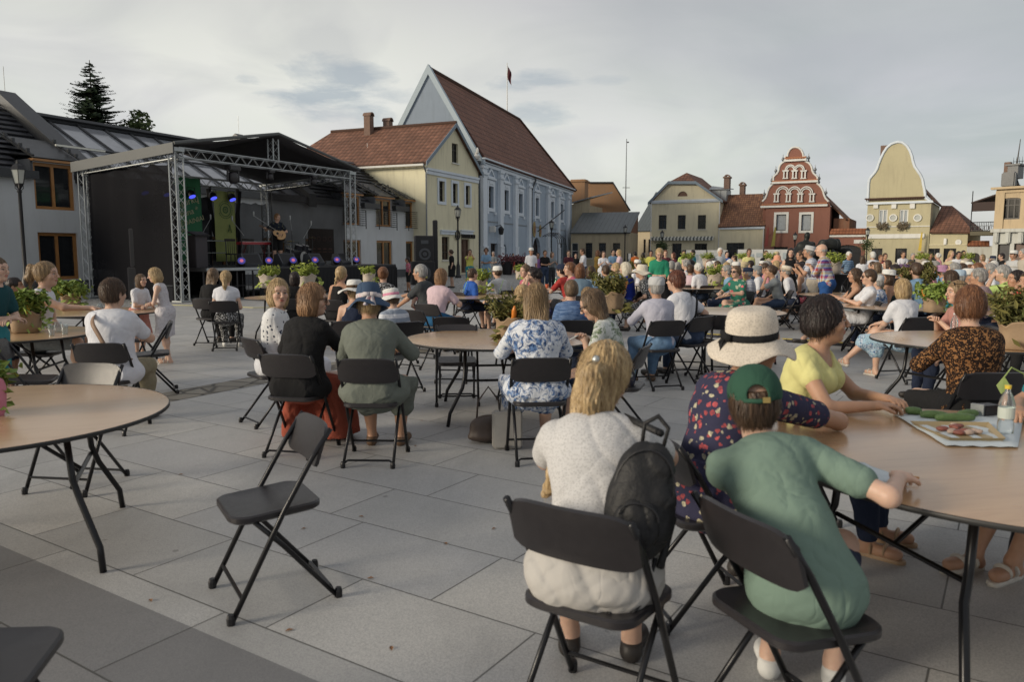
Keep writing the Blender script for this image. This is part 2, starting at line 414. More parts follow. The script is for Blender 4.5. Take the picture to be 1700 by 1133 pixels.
# ================================================================ THE SETTING
def mk_paving():
 t = NT('granite_paving'); co = t.coord(rot=(0, 0, R(33)), loc=(.18, .31, 0))
 b = t.n('ShaderNodeTexBrick'); t.L.new(co, b.inputs['Vector'])
 b.offset = .43; b.offset_frequency = 2; b.squash = 1.35; b.squash_frequency = 3
 for k, v in (('Scale', 1.0), ('Mortar Size', .0045), ('Mortar Smooth', .1), ('Bias', 0.0), ('Brick Width', .98), ('Row Height', .585)): b.inputs[k].default_value = v
 b.inputs['Color1'].default_value = (0, 0, 0, 1); b.inputs['Color2'].default_value = (1, 1, 1, 1); b.inputs['Mortar'].default_value = (.5, .5, .5, 1)
 c0 = t.coord(); fine = t.noise(c0, 160, 3, .7); sp = t.vor(c0, 210); big = t.noise(c0, .33, 5, .6); med = t.noise(c0, 2.1, 5, .65)
 tone = t.ramp(b.outputs['Color'], [(0, (.37, .37, .36)), (.35, (.46, .46, .45)), (.6, (.54, .53, .50)), (1, (.41, .415, .42))])
 tone = t.mix(t.math('MULTIPLY', t.ramp(med, [(.35, 0.), (.8, 1.)]), .35), tone, (.27, .27, .26))
 tone = t.mix(t.ramp(big, [(.4, 0.), (.7, .3)]), tone, (.50, .48, .44))
 tone = t.mix(t.ramp(fine, [(.40, .55), (.58, 0.)]), tone, (.20, .20, .21)); tone = t.mix(t.ramp(sp, [(.0, .4), (.35, 0.)]), tone, (.6, .6, .58))
 spot = t.vor(c0, 1.9); spn = t.noise(c0, 30, 2); tone = t.mix(t.math('MULTIPLY', t.math('LESS_THAN', t.math('ADD', spot, t.math('MULTIPLY', spn, .05)), .055), .55), tone, (.12, .115, .11)); st_ = t.noise(t.coord(scale=(1, .35, 1)), 1.1, 6, .7, 1.2); tone = t.mix(t.ramp(st_, [(.52, 0.), (.72, .38)]), tone, (.22, .22, .215))
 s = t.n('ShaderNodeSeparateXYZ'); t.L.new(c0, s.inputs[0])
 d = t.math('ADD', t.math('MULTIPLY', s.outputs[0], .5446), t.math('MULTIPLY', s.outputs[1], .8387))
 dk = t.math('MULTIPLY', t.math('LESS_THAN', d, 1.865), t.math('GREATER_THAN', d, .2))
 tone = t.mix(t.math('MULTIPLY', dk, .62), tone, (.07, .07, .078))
 mort = t.math('MULTIPLY', b.outputs['Fac'], .8); tone = t.mix(mort, tone, (.035, .035, .03))
 t.bump(t.math('ADD', t.math('MULTIPLY', fine, .25), t.math('MULTIPLY', b.outputs['Fac'], -2.0)), .5, .004)
 return t.done(tone, t.ramp(med, [(0, .42), (1, .68)]), 0, .5)
def mk_cobble(name, c, k=7.0):
 t = NT(name); co = t.coord(); v = t.vor(co, k, 'DISTANCE_TO_EDGE'); cl = t.vor(co, k, 'F1', 'Color'); sx_ = t.n('ShaderNodeSeparateColor'); t.L.new(cl, sx_.inputs[0])
 col = t.mix(sx_.outputs[0], sc(c, .7), sc(c, 1.25)); e = t.ramp(v, [(.02, 0.), (.09, 1.)])
 col = t.mix(e, sc(c, .3), col); t.bump(e, .8, .02); return t.done(col, .7)
def sheet(name, pts, z, m, kind='structure'):
 me = bpy.data.meshes.new(name); me.from_pydata([(p[0], p[1], z) for p in pts], [], [tuple(range(len(pts)))]); me.update()
 bm = bmesh.new(); bm.from_mesh(me)
 for f in bm.faces:
  if f.normal.z < 0: f.normal_flip()
 bm.to_mesh(me); bm.free()
 o = link(name, me, m); o['kind'] = kind; return o
COB = mk_cobble('cobbles', (.33, .33, .32), 6)
sheet('ground', [(-400, -60), (400, -60), (400, 900), (-400, 900)], 0, COB)
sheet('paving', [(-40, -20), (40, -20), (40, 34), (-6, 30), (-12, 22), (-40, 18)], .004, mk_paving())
a, b = G(238, 668), G(452, 628); dv = (b - a).normalized(); nv = Vector((-dv.y, dv.x, 0)) * .26
p0 = a - dv * 4.0; p1 = b + dv * 3.3
sheet('sett_strip', [p0 - nv, p1 - nv, p1 + nv, p0 + nv], .008, mk_cobble('rough_setts', (.22, .2, .165), 3.1))
M_YEL = render_wall('yellow_render', (.68, .64, .46)); M_YEL2 = render_wall('pale_yellow_render', (.66, .60, .43)); M_OCH = render_wall('ochre_render', (.46, .36, .23), amt=.6)
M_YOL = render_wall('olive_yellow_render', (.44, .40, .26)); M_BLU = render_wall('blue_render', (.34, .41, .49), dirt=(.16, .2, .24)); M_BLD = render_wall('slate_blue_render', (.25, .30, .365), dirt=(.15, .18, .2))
M_WHT = render_wall('white_render', (.52, .54, .55), amt=.2); M_TRIM = render_wall('white_trim', (.62, .68, .74), amt=.2); M_TRW = render_wall('plain_white_trim', (.66, .66, .63), amt=.25)
M_RED = render_wall('red_render', (.235, .105, .075), dirt=(.14, .06, .045)); M_TAN = render_wall('tan_render', (.40, .34, .235), amt=.6); M_BRN = render_wall('brown_render', (.30, .175, .095), amt=.6)
M_BRD = render_wall('dark_brick_render', (.21, .10, .06), amt=.4); M_GRW = render_wall('grey_white_render', (.46, .47, .44), amt=.6)
M_PLI = plain('dark_plinth', (.065, .07, .078), .7); M_BRONZE = plain('dark_bronze', (.02, .022, .02), .5, .5, .4, 3, .5)
T_OR = tiles('orange_pantiles', (.165, .075, .045), (.285, .135, .085), .36, .46); T_RD = tiles('red_roof_tiles', (.18, .080, .052), (.245, .11, .072), .20, .62)
T_BR = tiles('old_brown_tiles', (.16, .075, .045), (.32, .16, .085), .24, .34); T_DK = tiles('dark_flat_tiles', (.035, .037, .045), (.055, .057, .068), .6, .38, .45)
def seam(name, c, w=.5, rough=.45):
 t = NT(name); uv = t.n('ShaderNodeTexCoord'); s = t.n('ShaderNodeSeparateXYZ'); t.L.new(uv.outputs['UV'], s.inputs[0])
 f = t.math('FRACT', t.math('DIVIDE', s.outputs[0], w)); e = t.math('LESS_THAN', f, .1)
 nz = t.noise(t.coord(), .8, 5, .6); col = t.mix(nz, sc(c, .75), sc(c, 1.3)); col = t.mix(t.math('MULTIPLY', e, .55), col, sc(c, .4)); t.bump(e, 1, .03)
 return t.done(col, rough, .3)
S_GR = seam('grey_seam_metal', (.10, .115, .12)); S_LT = seam('light_seam_metal', (.30, .32, .33), .6); S_DK = plain('dark_sheet_metal', (.045, .048, .052), .4, .4)
M_GLASS = glassy('dark_window_glass', (.018, .02, .022)); M_FRD = plain('dark_frame', (.03, .026, .022), .5); M_WOOD = plain('varnished_pine', (.36, .17, .055), .45, 0, .3, 5)
M_WDK = plain('brown_louvre', (.13, .07, .045), .6, 0, .3, 8); M_CURT = plain('net_curtain', (.32, .35, .37), .8, 0, .35, 9); M_PIPE = plain('zinc_pipe', (.22, .23, .235), .4, .6)
M_IRON = plain('black_iron', (.012, .012, .014), .45, .2); M_BRICK = tiles('chimney_brick', (.17, .07, .04), (.28, .12, .07), .25, .085)
M_BRK = plain('old_brick', (.17, .11, .085), .9, 0, .45, 6, .5); M_DOOR = plain('brown_door', (.085, .045, .03), .5, 0, .3, 6)
class House:
 def __init__(s, name, P, Q, label, cat='house', group=None):
  s.O = Vector((P[0], P[1], 0)); a = Vector((Q[0], Q[1], 0)) - s.O; s.W = a.length; s.a = a.normalized(); s.n = Vector((-s.a.y, s.a.x, 0))
  s.root = empty(name, s.O, math.atan2(s.a.y, s.a.x), label, cat, group)
  s.holes = []; s.solid = MB()
 def F(s, u, v, off=0.0):
  """(distance along the facade, height) of what the photo shows at (u, v)"""
  d = pix_dir(u, v); o = Vector((0, 0, EYE)) - (s.O + s.n * off); t = -o.dot(s.n) / d.dot(s.n); p = Vector((0, 0, EYE)) + d * t
  return (p - s.O).dot(s.a), p.z
 def win(s, x0, z0, x1, z1, frame=M_FRD, pane=M_GLASS, depth=.14, arch=False, cols=2, rows=1, trim=None, tw=.14, fw=.06, sill=True, name='window', label=None, arise=None):
  hole = archrect(x0, z0, x1, z1, rise=arise) if arch else rect(x0, z0, x1, z1); s.holes.append(hole)
  m = MB(); cxm, czm = (x0 + x1) / 2, (z0 + z1) / 2
  inner = [(cxm + (p[0] - cxm) * (1 - 2 * fw / (x1 - x0)), czm + (p[1] - czm) * (1 - 2 * fw / (z1 - z0))) for p in hole]
  m.prism(hole, depth, depth + .06, [inner])
  for i in range(1, cols):
   x = x0 + (x1 - x0) * i / cols; m.box((x, depth + .03, czm), (fw * .9, .056, z1 - z0 - fw * 2))
  for i in range(1, rows + 1):
   if rows < 1: break
   z = z0 + (z1 - z0) * (i / (rows + 1) if rows > 1 else .66); m.box((cxm, depth + .031, z), (x1 - x0 - fw * 2, .05, fw * .8))
  w = m.build(name, frame, s.root)
  if label: w['label'] = label
  MB().prism([(cxm + (p[0] - cxm) * 1.02, czm + (p[1] - czm) * 1.01) for p in hole], depth + .065, depth + .1).build('pane', pane, w)
  if trim is not None:
   t_ = MB()
   if arch: t_.prism([(cxm + (p[0] - cxm) * (1 + 2 * tw / (x1 - x0)), czm + (p[1] - czm) * (1 + 2 * tw / (z1 - z0))) for p in hole], -.06, -.002, [hole])
   else: t_.prism(rect(x0 - tw, z0 - tw, x1 + tw, z1 + tw), -.06, -.002, [hole])
   t_.build('frame', trim, w)
  elif sill: MB().box((cxm, -.05, z0 - .05), (x1 - x0 + .16, .12, .07)).build('sill', M_TRW, w)
  return w
 def part(s, name, mb, m, smooth=False): return mb.build(name, m, s.root, smooth)
 def walls(s, outline, m, depth, side_h=None, th=.3, name='wall', back=True):
  """front wall with its openings, side walls and a back wall"""
  w = MB(); w.prism(outline, 0, th, s.holes)
  xs = [p[0] for p in outline]; x0, x1 = min(xs), max(xs); h = side_h or max(p[1] for p in outline)
  if depth > th + .1:
   w.box((x0 + th / 2, (depth + th) / 2, h / 2), (th, depth - th, h)); w.box((x1 - th / 2, (depth + th) / 2, h / 2), (th, depth - th, h))
   if back: w.box(((x0 + x1) / 2, depth - .2, h / 2), (x1 - x0 - 2 * th, .3, h))
  return w.build(name, m, s.root)
# ---------------------------------------------------------------- the white annex behind the stage
ax0 = (-16.95, 31.0); ax1 = (-5.86, 54.0)
dA = Vector((ax1[0] - ax0[0], ax1[1] - ax0[1])).normalized(); Pst = (ax0[0] - dA.x * 9.5, ax0[1] - dA.y * 9.5)
H1 = House('annex_building', Pst, ax1, 'long white modern building with dark tiled roof behind the stage', 'building')
EV = 4.42; RD = 7.75; DP = 4.75; X1 = 9.5            # eave, ridge, depth to ridge, position of the first parapet
wins = []
def dorm(u0, u1, vt_up, vb_up, vt_lo, vb_lo, rail):
 x0, zt = H1.F(u0, vt_up); x1, zt2 = H1.F(u1, vt_up)
 return x0, x1
bays = []
x0, zz = H1.F(55, 283); x1, _ = H1.F(123, 300); bays.append((x0, x1, False))
for u0, u1 in ((624, 650), (673, 694), (597, 604)): bays.append((H1.F(u0, 345)[0], H1.F(u1, 345)[0], True))
XB = sorted([b[:2] for b in bays[1:]]); st = XB[1][0] - XB[0][0] if len(XB) > 1 else 3.6
wd = XB[1][1] - XB[1][0]
x = XB[1][0]
bay_all = [bays[0]]
k = x - 3.9
xs_ = [XB[2][0], XB[1][0]]; stp = XB[2][0] - XB[1][0]; k = XB[1][0] - stp
while k > X1 + 1.5: xs_.append(k); k -= stp
for k in xs_: bay_all.append((k, k + wd, True))
wallbays = []; XGE = H1.F(468, 300, DP * .3)[0] + .3
for (x0, x1, rail) in bay_all:
 H1.win(x0, .55 if not rail else .42, x1, 2.35, frame=M_WOOD, cols=2, rows=0, fw=.12, depth=.1, sill=False)
 if X1 + .6 < x0 < XGE: continue
 H1.win(x0, 3.22, x1, 4.95, frame=M_WOOD, cols=2, rows=0, fw=.12, depth=.1, sill=False, name='window', label='tall upper window in a varnished wooden frame')
 m = MB()
 for i in range(5): m.box(((x0 + x1) / 2, .06, 2.45 + i * .15), (x1 - x0, .1, .11))
 H1.part('louvre', m, M_WDK)
 if rail:
  m = MB(); y = -.32
  for z in [3.22 + .13 * i for i in range(9)]: m.tube([(x0 - .12, .0, z), (x0 - .12, y, z), (x1 + .12, y, z), (x1 + .12, 0, z)], .012 if 0 < (z - 3.23) < 1 else .02, 5)
  for xx in (x0 - .12, x1 + .12): m.box((xx, y, 3.57), (.04, .04, 1.1))
  H1.part('balcony_rail', m, M_IRON)
 m = MB(); m.box(((x0 + x1) / 2, -.05, 5.03), (x1 - x0 + .2, .3, .08)); H1.part('dormer_head', m, M_WOOD)
 m = MB(); m.slab((x0 - .1, -.2, 5.12), (x1 + .1, -.2, 5.12), (x1 + .1, 1.6, 6.0), (x0 - .1, 1.6, 6.0), .05)
 for xx in (x0 - .15, x1 + .15):
  m.tube([(xx, -.3, 5.15), (xx, .7, 5.65), (xx, 1.7, 6.15)], .045, 5)
  for q in range(4): m.box((xx, -.0 + q * .42, 5.36 + q * .21), (.11, .08, .13))
 H1.part('canopy', m, S_DK)
bay_all = [b for b in bay_all if not (X1 + .6 < b[0] < XGE)]
W1 = H1.W; out = [(0, .5), (W1, .5), (W1, EV)]
ev = sorted(bay_all, key=lambda b: -b[0])
for (x0, x1, r) in ev: out += [(x1 + .001, EV), (x1 + .001, 5.0), (x0 - .001, 5.0), (x0 - .001, EV)]
out += [(0, EV)]
H1.walls(out, M_WHT, 9.5, EV)
H1.part('plinth', MB().box((W1 / 2, .13, .255), (W1, .34, .5)), M_PLI)
for (x0, x1, r) in bay_all:
 for xx in (x0 - .06, x1 + .06): m = MB(); m.add([(xx - .05, 0, EV), (xx - .05, .0, 5.05), (xx - .05, .95, 5.05), (xx + .05, 0, EV), (xx + .05, 0, 5.05), (xx + .05, .95, 5.05)], [(0, 1, 2), (3, 5, 4), (0, 3, 4, 1), (1, 4, 5, 2), (2, 5, 3, 0)]); H1.part('dormer_cheek', m, M_PLI)
sl_ = (RD - EV) / DP
def roof_rows(x0, x1, zt, name, mat):
 """rows of big flat tiles, each a thin board overlapping the one below, cut around the dormers"""
 m = MB(); n = int(DP / .3); cuts = [(b[0] - .2, b[1] + .2) for b in bay_all if b[0] > x0 - 1 and b[1] < x1 + 1]
 for i in range(n):
  y0 = -.3 + i * (DP + .3) / n; y1 = y0 + (DP + .3) / n + .05; segs = [(x0, x1)]
  if y0 < 1.0:
   segs = []; c = x0
   for (q0, q1) in sorted(cuts):
    if q0 > c: segs.append((c, q0))
    c = q1
   if c < x1: segs.append((c, x1))
  for (q0, q1) in segs:
   z0 = EV + y0 * sl_ + .09; z1 = EV + y1 * sl_ + .02
   m.slab((q0, y0, z0 + .05), (q1, y0, z0 + .05), (q1, y1, z1 + .02), (q0, y1, z1 + .02), .05)
 return H1.part(name, m, mat)
XG0, XG1 = X1 + .55, H1.F(468, 300, DP * .3)[0]
roof_rows(0, X1 - .3, 0, 'roof', T_DK)
xr0 = XG1 + .6
roof_rows(xr0, W1 - .5, 0, 'roof', T_DK)
H1.part('roof', MB().slab((0, 2 * DP + .3, EV - .2), (W1, 2 * DP + .3, EV - .2), (W1, DP, RD - .1), (0, DP, RD - .1), .15), S_DK)
for (xa, xb) in ((X1 - .3, X1 + .55), (XG1, XG1 + .6), (W1 - .5, W1)):
 m = MB(); th = .55
 m.add([(x_, y, z) for x_ in (xa, xb) for (y, z) in ((-.45, EV - .35), (-.45, EV + .35), (DP, RD + th), (2 * DP + .4, EV + .3), (2 * DP + .4, EV - .4), (DP, RD - .3))],
          [(0, 1, 2, 5), (5, 2, 3, 4), (6, 11, 8, 7), (11, 10, 9, 8), (0, 6, 7, 1), (1, 7, 8, 2), (2, 8, 9, 3), (3, 9, 10, 4), (4, 10, 11, 5), (5, 11, 6, 0)])
 H1.part('parapet', m, S_DK)
 m = MB(); m.tube([((xa + xb) / 2, DP, RD + th), ((xa + xb) / 2, DP, RD + th + 1.0)], .012, 5); H1.part('lightning_rod', m, M_PIPE)
M_ROOFGL = glassy('roof_glazing', (.25, .26, .28), .12)
m = MB(); zr = RD - .45; m.slab((XG0, -.1, EV + .12), (XG1, -.1, EV + .12), (XG1, DP, zr), (XG0, DP, zr), .06); H1.part('glazed_roof', m, M_ROOFGL)
m = MB(); nb = 9
for i in range(nb + 1):
 x_ = XG0 + (XG1 - XG0) * i / nb; m.tube([(x_, -.15, EV + .17), (x_, DP, zr + .06)], .055, 4)
for q in (0, .5, 1): m.tube([(XG0, -.1 + (DP + .1) * q, EV + .19 + (zr - EV - .1) * q), (XG1, -.1 + (DP + .1) * q, EV + .19 + (zr - EV - .1) * q)], .06, 4)
H1.part('glazing_bar', m, S_DK)
m = MB(); c_ = 0
for (b0, b1, r_) in sorted(bay_all) + [(W1, W1, 0)]:
 H1.part('fascia', MB().box(((c_ + b0) / 2, -.2, EV + .02), (b0 - c_, .28, .3)), S_DK); c_ = b1
for x_ in [X1 - 5 + i * 1.15 for i in range(24)]:
 if XG0 - 1 < x_ < XG1 + 1: continue
 y = 1.9; z = EV + y * sl_ + .2
 H1.part('snow_hook', MB().box((x_, y, z), (.16, .16, .2)).box((x_, y - .1, z + .06), (.3, .03, .05)), S_DK)
m = MB(); x_, z_ = H1.F(104, 258, 1.2); m.box((x_ + .2, .35, 5.72), (2.1, .08, .07)); H1.part('awning_tube', m, plain('pale_tube', (.7, .7, .62), .4))
x_, z_ = H1.F(149, 331); H1.part('junction_box', MB().box((x_, -.08, z_), (.28, .15, .42), bev=.02), M_TRW)
# ---------------------------------------------------------------- yellow gabled house
yl = (-5.73, 52.0); yr = (-2.55, 59.3)
H2 = House('gabled_house', yl, yr, 'yellow house with white trimmed gable and long orange tiled roof', 'house')
W2 = H2.W; pk = H2.F(755, 205); EV2 = 7.8; PK2 = 11.0; xm = W2 / 2
EV2 = H2.F(711, 267)[1]; PK2 = H2.F(755, 208)[1]
def pxr(h, u0, v0, u1, v1):
 a_ = h.F(u0, v0); b_ = h.F(u1, v1); return a_[0], b_[1], b_[0], a_[1]
Z = 700 / 1.0
def r1(x, y): return 700 + x / 6.538, 330 + y / 6.538          # first detail crop
def r2(x, y): return 700 + x / 6.538, 180 + y / 6.538
H2.win(*[H2.F(*r2(185, 1008))[0], H2.F(*r2(185, 1008))[1], H2.F(*r2(245, 800))[0], H2.F(*r2(185, 785))[1]], cols=2, rows=2, trim=M_TRIM, tw=.2)
zt, zb = H2.F(*r2(185, 785))[1], H2.F(*r2(185, 1008))[1]
for xx in (332, 472):
 a_ = H2.F(*r2(xx, 900))[0]; b_ = H2.F(*r2(xx + (55 if xx == 332 else 50), 900))[0]
 H2.win(a_, zb, b_, zt, cols=2, rows=2, trim=M_TRIM, tw=.2)
a_ = H2.F(*r2(330, 585)); b_ = H2.F(*r2(395, 390)); H2.win(a_[0], a_[1], b_[0], b_[1], cols=2, rows=1, sill=True)
a_ = H2.F(*r1(222, 665)); b_ = H2.F(*r1(300, 415)); H2.win(a_[0], a_[1], b_[0], b_[1], cols=2, rows=2, pane=glassy('warm_glass', (.05, .03, .02)))
a_ = H2.F(*r1(430, 700)); b_ = H2.F(*r1(520, 440)); H2.win(a_[0], .12, b_[0], b_[1], frame=M_DOOR, pane=M_DOOR, cols=2, rows=1, sill=False, name='door', fw=.1)
H2.walls([(0, 0), (W2, 0), (W2, EV2), (xm, PK2), (0, EV2)], M_YEL, 13, EV2)
H2.part('cornice', MB().box((xm, -.07, H2.F(*r2(100, 665))[1]), (W2 - .1, .16, .16)).box((xm, -.04, H2.F(*r2(100, 700))[1]), (W2 - .1, .1, .22)), M_TRIM)
for (xx, xx2) in ((195, 350), (415, 550)):
 q = H2.F(*r1(xx, 345)); q2 = H2.F(*r1(xx2, 365)); H2.part('door_hood', MB().box(((q[0] + q2[0]) / 2, -.09, q[1]), (q2[0] - q[0], .2, .1)).box(((q[0] + q2[0]) / 2, -.05, q[1] - .16), (q2[0] - q[0] - .1, .12, .2)), M_TRIM)
m = MB(); oh = .35; dz = (PK2 - EV2) / xm
L2 = 12.6
def roofpair(h, W_, EVh, PKh, L, m_, y0=-.25, oh=.35, th=.14, hip=0, name='roof'):
 xm_ = W_ / 2; dz_ = (PKh - EVh) / xm_; m = MB()
 m.slab((-oh, L, EVh - oh * dz_ + .1), (-oh, y0, EVh - oh * dz_ + .1), (xm_, y0, PKh + .1), (xm_, L - hip, PKh + .1), th)
 m.slab((W_ + oh, y0, EVh - oh * dz_ + .1), (W_ + oh, L, EVh - oh * dz_ + .1), (xm_, L - hip, PKh + .1), (xm_, y0, PKh + .1), th)
 if hip: m.slab((W_ + oh, L, EVh - oh * dz_ + .1), (-oh, L, EVh - oh * dz_ + .1), (xm_, L - hip, PKh + .1), (xm_ - .01, L - hip, PKh + .1), th)
 return h.part(name, m, m_)
roofpair(H2, W2, EV2, PK2, L2, T_OR, hip=2.2)
H2.part('ridge_cap', MB().tube([(xm, -.27, PK2 + .14), (xm, L2 - 2.2, PK2 + .14)], .13, 8), T_OR)
m = MB()
for s_ in (0, 1):
 xa = -oh if s_ == 0 else W2 + oh
 m.add([(xa, -.3, EV2 - oh * dz + .13), (xm, -.3, PK2 + .13), (xm, -.3, PK2 - .16), (xa, -.3, EV2 - oh * dz - .16), (xa, -.252, EV2 - oh * dz + .13), (xm, -.252, PK2 + .13), (xm, -.252, PK2 - .16), (xa, -.252, EV2 - oh * dz - .16)],
          [(0, 1, 2, 3), (7, 6, 5, 4), (0, 4, 5, 1), (3, 2, 6, 7), (0, 3, 7, 4), (1, 5, 6, 2)])
H2.part('bargeboard', m, plain('blue_grey_board', (.17, .22, .27), .6))
m = MB(); m.box((-.42, 6.2, EV2 - .33), (.16, 12.6, .13)); H2.part('gutter', m, M_TRW)
m = MB(); m.tube([(-.4, -.1, EV2 - .4), (-.1, -.1, EV2 - .8), (-.1, -.1, .2)], .055, 8); H2.part('downpipe', m, M_PIPE)
for (u, v0, hh, w_) in ((607, 238, 1.15, .5), (628, 215, .75, .5)):
 y = 6.7 if u == 607 else 5.7; xx = xm - .5 if u == 607 else xm + .5
 m = MB(); m.box((xx, y, PK2 + .1), (w_, w_ * 1.1, hh * 1.5), bev=.02); m.arc((xx, PK2 + .1 + hh * .75), .18, .1, 0, 180, y - .33, y + .33); c_ = H2.part('chimney', m, M_BRK)
 if u == 607: MB().box((xx - .15, y, PK2 - .62), (1.0, .9, .08), Matrix.Rotation(R(-36), 3, 'Y')).build('flashing', M_PIPE, c_)
def text(body, size, m_, parent, loc, rot, name='lettering', ext=.01, align='CENTER'):
 cu = bpy.data.curves.new(name, 'FONT'); cu.body = body; cu.size = size; cu.extrude = ext; cu.align_x = align; cu.align_y = 'CENTER'; cu.materials.append(m_)
 o = bpy.data.objects.new(name, cu); COL.objects.link(o); bpy.context.view_layer.update(); me = bpy.data.meshes.new_from_object(o); bpy.data.objects.remove(o); bpy.data.curves.remove(cu); o = bpy.data.objects.new(name, me); COL.objects.link(o); o.parent = parent; o.location = loc; o.rotation_euler = rot; return o
q = H2.F(*r1(376, 395)); m = MB(); m.arc((q[0], q[1]), .28, .08, 0, 359, -.14, -.08, 20); m.box((q[0], -.11, q[1]), (.1, .05, .36), Matrix.Rotation(R(35), 3, 'Y')); m.box((q[0] + .05, -.112, q[1] - .05), (.3, .05, .07)); lg = H2.part('round_emblem', m, M_IRON)
q = H2.F(*r1(492, 410)); r_ = random.Random(8); m = MB()
for i in range(15):
 x_ = q[0] - 1.05 + i * .15; m.box((x_, -.1, q[1]), (.03, .05, .3)); m.box((x_ + .045, -.1, q[1] + r_.choice((-.13, 0, .13))), (.06, .046, .035)); (m.box((x_ + .085, -.1, q[1] + .02), (.025, .044, .26)) if r_.random() < .6 else None)
H2.part('lettering', m, M_IRON)
# ---------------------------------------------------------------- blue town hall
H3 = House('town_hall', (-2.4, 61.0), (6.97, 91.0), 'tall pale blue hall with white pilasters and very steep red tiled roof', 'building')
W3 = H3.W; EV3 = H3.F(800, 264)[1]; D3 = 8.6; PK3 = 15.8; dzz = (PK3 - EV3) / (D3 / 2)
pil = [660, 843, 1005, 1152, 1358, 1472, 1578]                         # pilaster centres in the first detail crop
px = [H3.F(*r1(p, 300))[0] for p in pil]
wl = [(718, 778, 845, 1100), (892, 940, 895, 1180), (1048, 1092, 935, 1210), (1228, 1272, 975, 1240), (1396, 1436, 1015, 1280), (1502, 1536, 1045, 1300)]
tz = H3.F(*r2(745, 850))[1]; bz = H3.F(*r1(745, 98))[1]
for (x0, x1, _, _) in wl:
 a_ = H3.F(*r2(x0, 1000))[0]; b_ = H3.F(*r2(x1, 1000))[0]
 a_, b_ = (a_ + b_) / 2 - .58, (a_ + b_) / 2 + .58
 H3.win(a_, bz, b_, tz, cols=2, rows=3, depth=.2, sill=False, fw=.05)
ctr = [(H3.F(*r2((w[0] + w[1]) / 2, 1000))[0]) for w in wl]
for i, (x0, x1, top) in enumerate(((750, 825, 485),)):
 a_ = H3.F(*r1(x0, 600))[0]; b_ = H3.F(*r1(x1, 600))[0]; H3.win(a_, .1, b_, H3.F(*r1(x0, top))[1], frame=M_DOOR, pane=M_IRON, depth=.25, sill=False, name='door', cols=2)
for (x0, x1, top, bot) in ((876, 922, 492, 668), (1022, 1056, 498, 668)):
 a_ = H3.F(*r1(x0, 600))[0]; b_ = H3.F(*r1(x1, 600))[0]; H3.win(a_, H3.F(*r1(x0, bot))[1], b_, H3.F(*r1(x0, top))[1], arch=True, frame=plain('grey_frame', (.2, .24, .27), .6), sill=False, cols=2)
a_ = H3.F(*r1(1205, 600))[0]; b_ = H3.F(*r1(1290, 600))[0]; H3.win(a_, .1, b_, H3.F(*r1(1240, 420))[1], arch=True, frame=M_DOOR, pane=M_IRON, depth=.3, sill=False, name='door', cols=2)
a_ = H3.F(*r1(1494, 600))[0]; b_ = H3.F(*r1(1532, 600))[0]; H3.win(a_, .9, b_, H3.F(*r1(1510, 482))[1], sill=False)
H3.walls(rect(0, 0, W3, EV3), M_BLU, D3, EV3)
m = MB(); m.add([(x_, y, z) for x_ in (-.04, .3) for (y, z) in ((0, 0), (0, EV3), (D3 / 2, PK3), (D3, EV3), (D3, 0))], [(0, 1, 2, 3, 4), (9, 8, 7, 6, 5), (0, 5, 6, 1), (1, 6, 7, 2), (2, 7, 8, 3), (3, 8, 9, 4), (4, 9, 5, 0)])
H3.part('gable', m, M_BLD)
m = MB()
for (ya, za, yb, zb_) in ((-.35, EV3 - .35 * dzz, D3 / 2, PK3), (D3 + .3, EV3 - .3 * dzz, D3 / 2, PK3)):
 sg = 1 if ya < 1 else -1
 m.add([(x_, y, z) for x_ in (-.18, .25) for (y, z) in ((ya, za + .1), (yb, zb_ + .42), (yb, zb_ - .35), (ya + sg * .42, za + .1))], [(0, 1, 2, 3), (7, 6, 5, 4), (0, 4, 5, 1), (1, 5, 6, 2), (2, 6, 7, 3), (3, 7, 4, 0)])
H3.part('gable_coping', m, plain('pale_blue_coping', (.36, .43, .48), .7))
m = MB(); oh3 = .3; hipx = W3 - 7.0; z0 = EV3 - oh3 * dzz * .35 + .05; pk = PK3 + .1
m.slab((.26, -oh3 - .1, z0), (W3 + .35, -oh3 - .1, z0), (hipx, D3 / 2, pk), (.26, D3 / 2, pk), .14)
m.slab((W3 + .35, D3 + oh3, z0), (.26, D3 + oh3, z0), (.26, D3 / 2, pk), (hipx, D3 / 2, pk), .14)
m.slab((W3 + .35, -oh3 - .1, z0), (W3 + .35, D3 + oh3, z0), (hipx, D3 / 2 + .01, pk), (hipx, D3 / 2, pk), .14)
H3.part('roof', m, T_RD)
H3.part('ridge_cap', MB().tube([(.1, D3 / 2, pk + .06), (hipx, D3 / 2, pk + .06), (W3 + .38, -oh3 - .1, z0 + .06)], .15, 8), T_OR)
H3.part('cornice', MB().box((W3 / 2, -.12, EV3 - .16), (W3, .3, .2)).box((W3 / 2, -.06, EV3 - .42), (W3, .2, .24)).box((W3 / 2, -.2, EV3 + .02), (W3 + .2, .42, .12)), M_TRIM)
ztri = H3.F(*r2(760, 750))[1]; zat = H3.F(*r2(760, 650))[1]; zcap = H3.F(*r2(660, 708))[1]
for i, x_ in enumerate(px):
 m = MB(); w_ = .85 if i else .95; m.box((x_, -.13, (EV3 - .5 + 2.0) / 2), (w_, .26, EV3 - .5 - 2.0)); m.box((x_, -.16, 1.0), (w_ + .1, .32, 2.0)); m.box((x_, -.18, zcap), (w_ + .16, .36, .18)); m.box((x_, -.17, EV3 - .62), (w_ + .16, .34, .2)); m.box((x_, -.17, 2.05), (w_ + .14, .34, .12))
 H3.part('pilaster', m, M_TRIM)
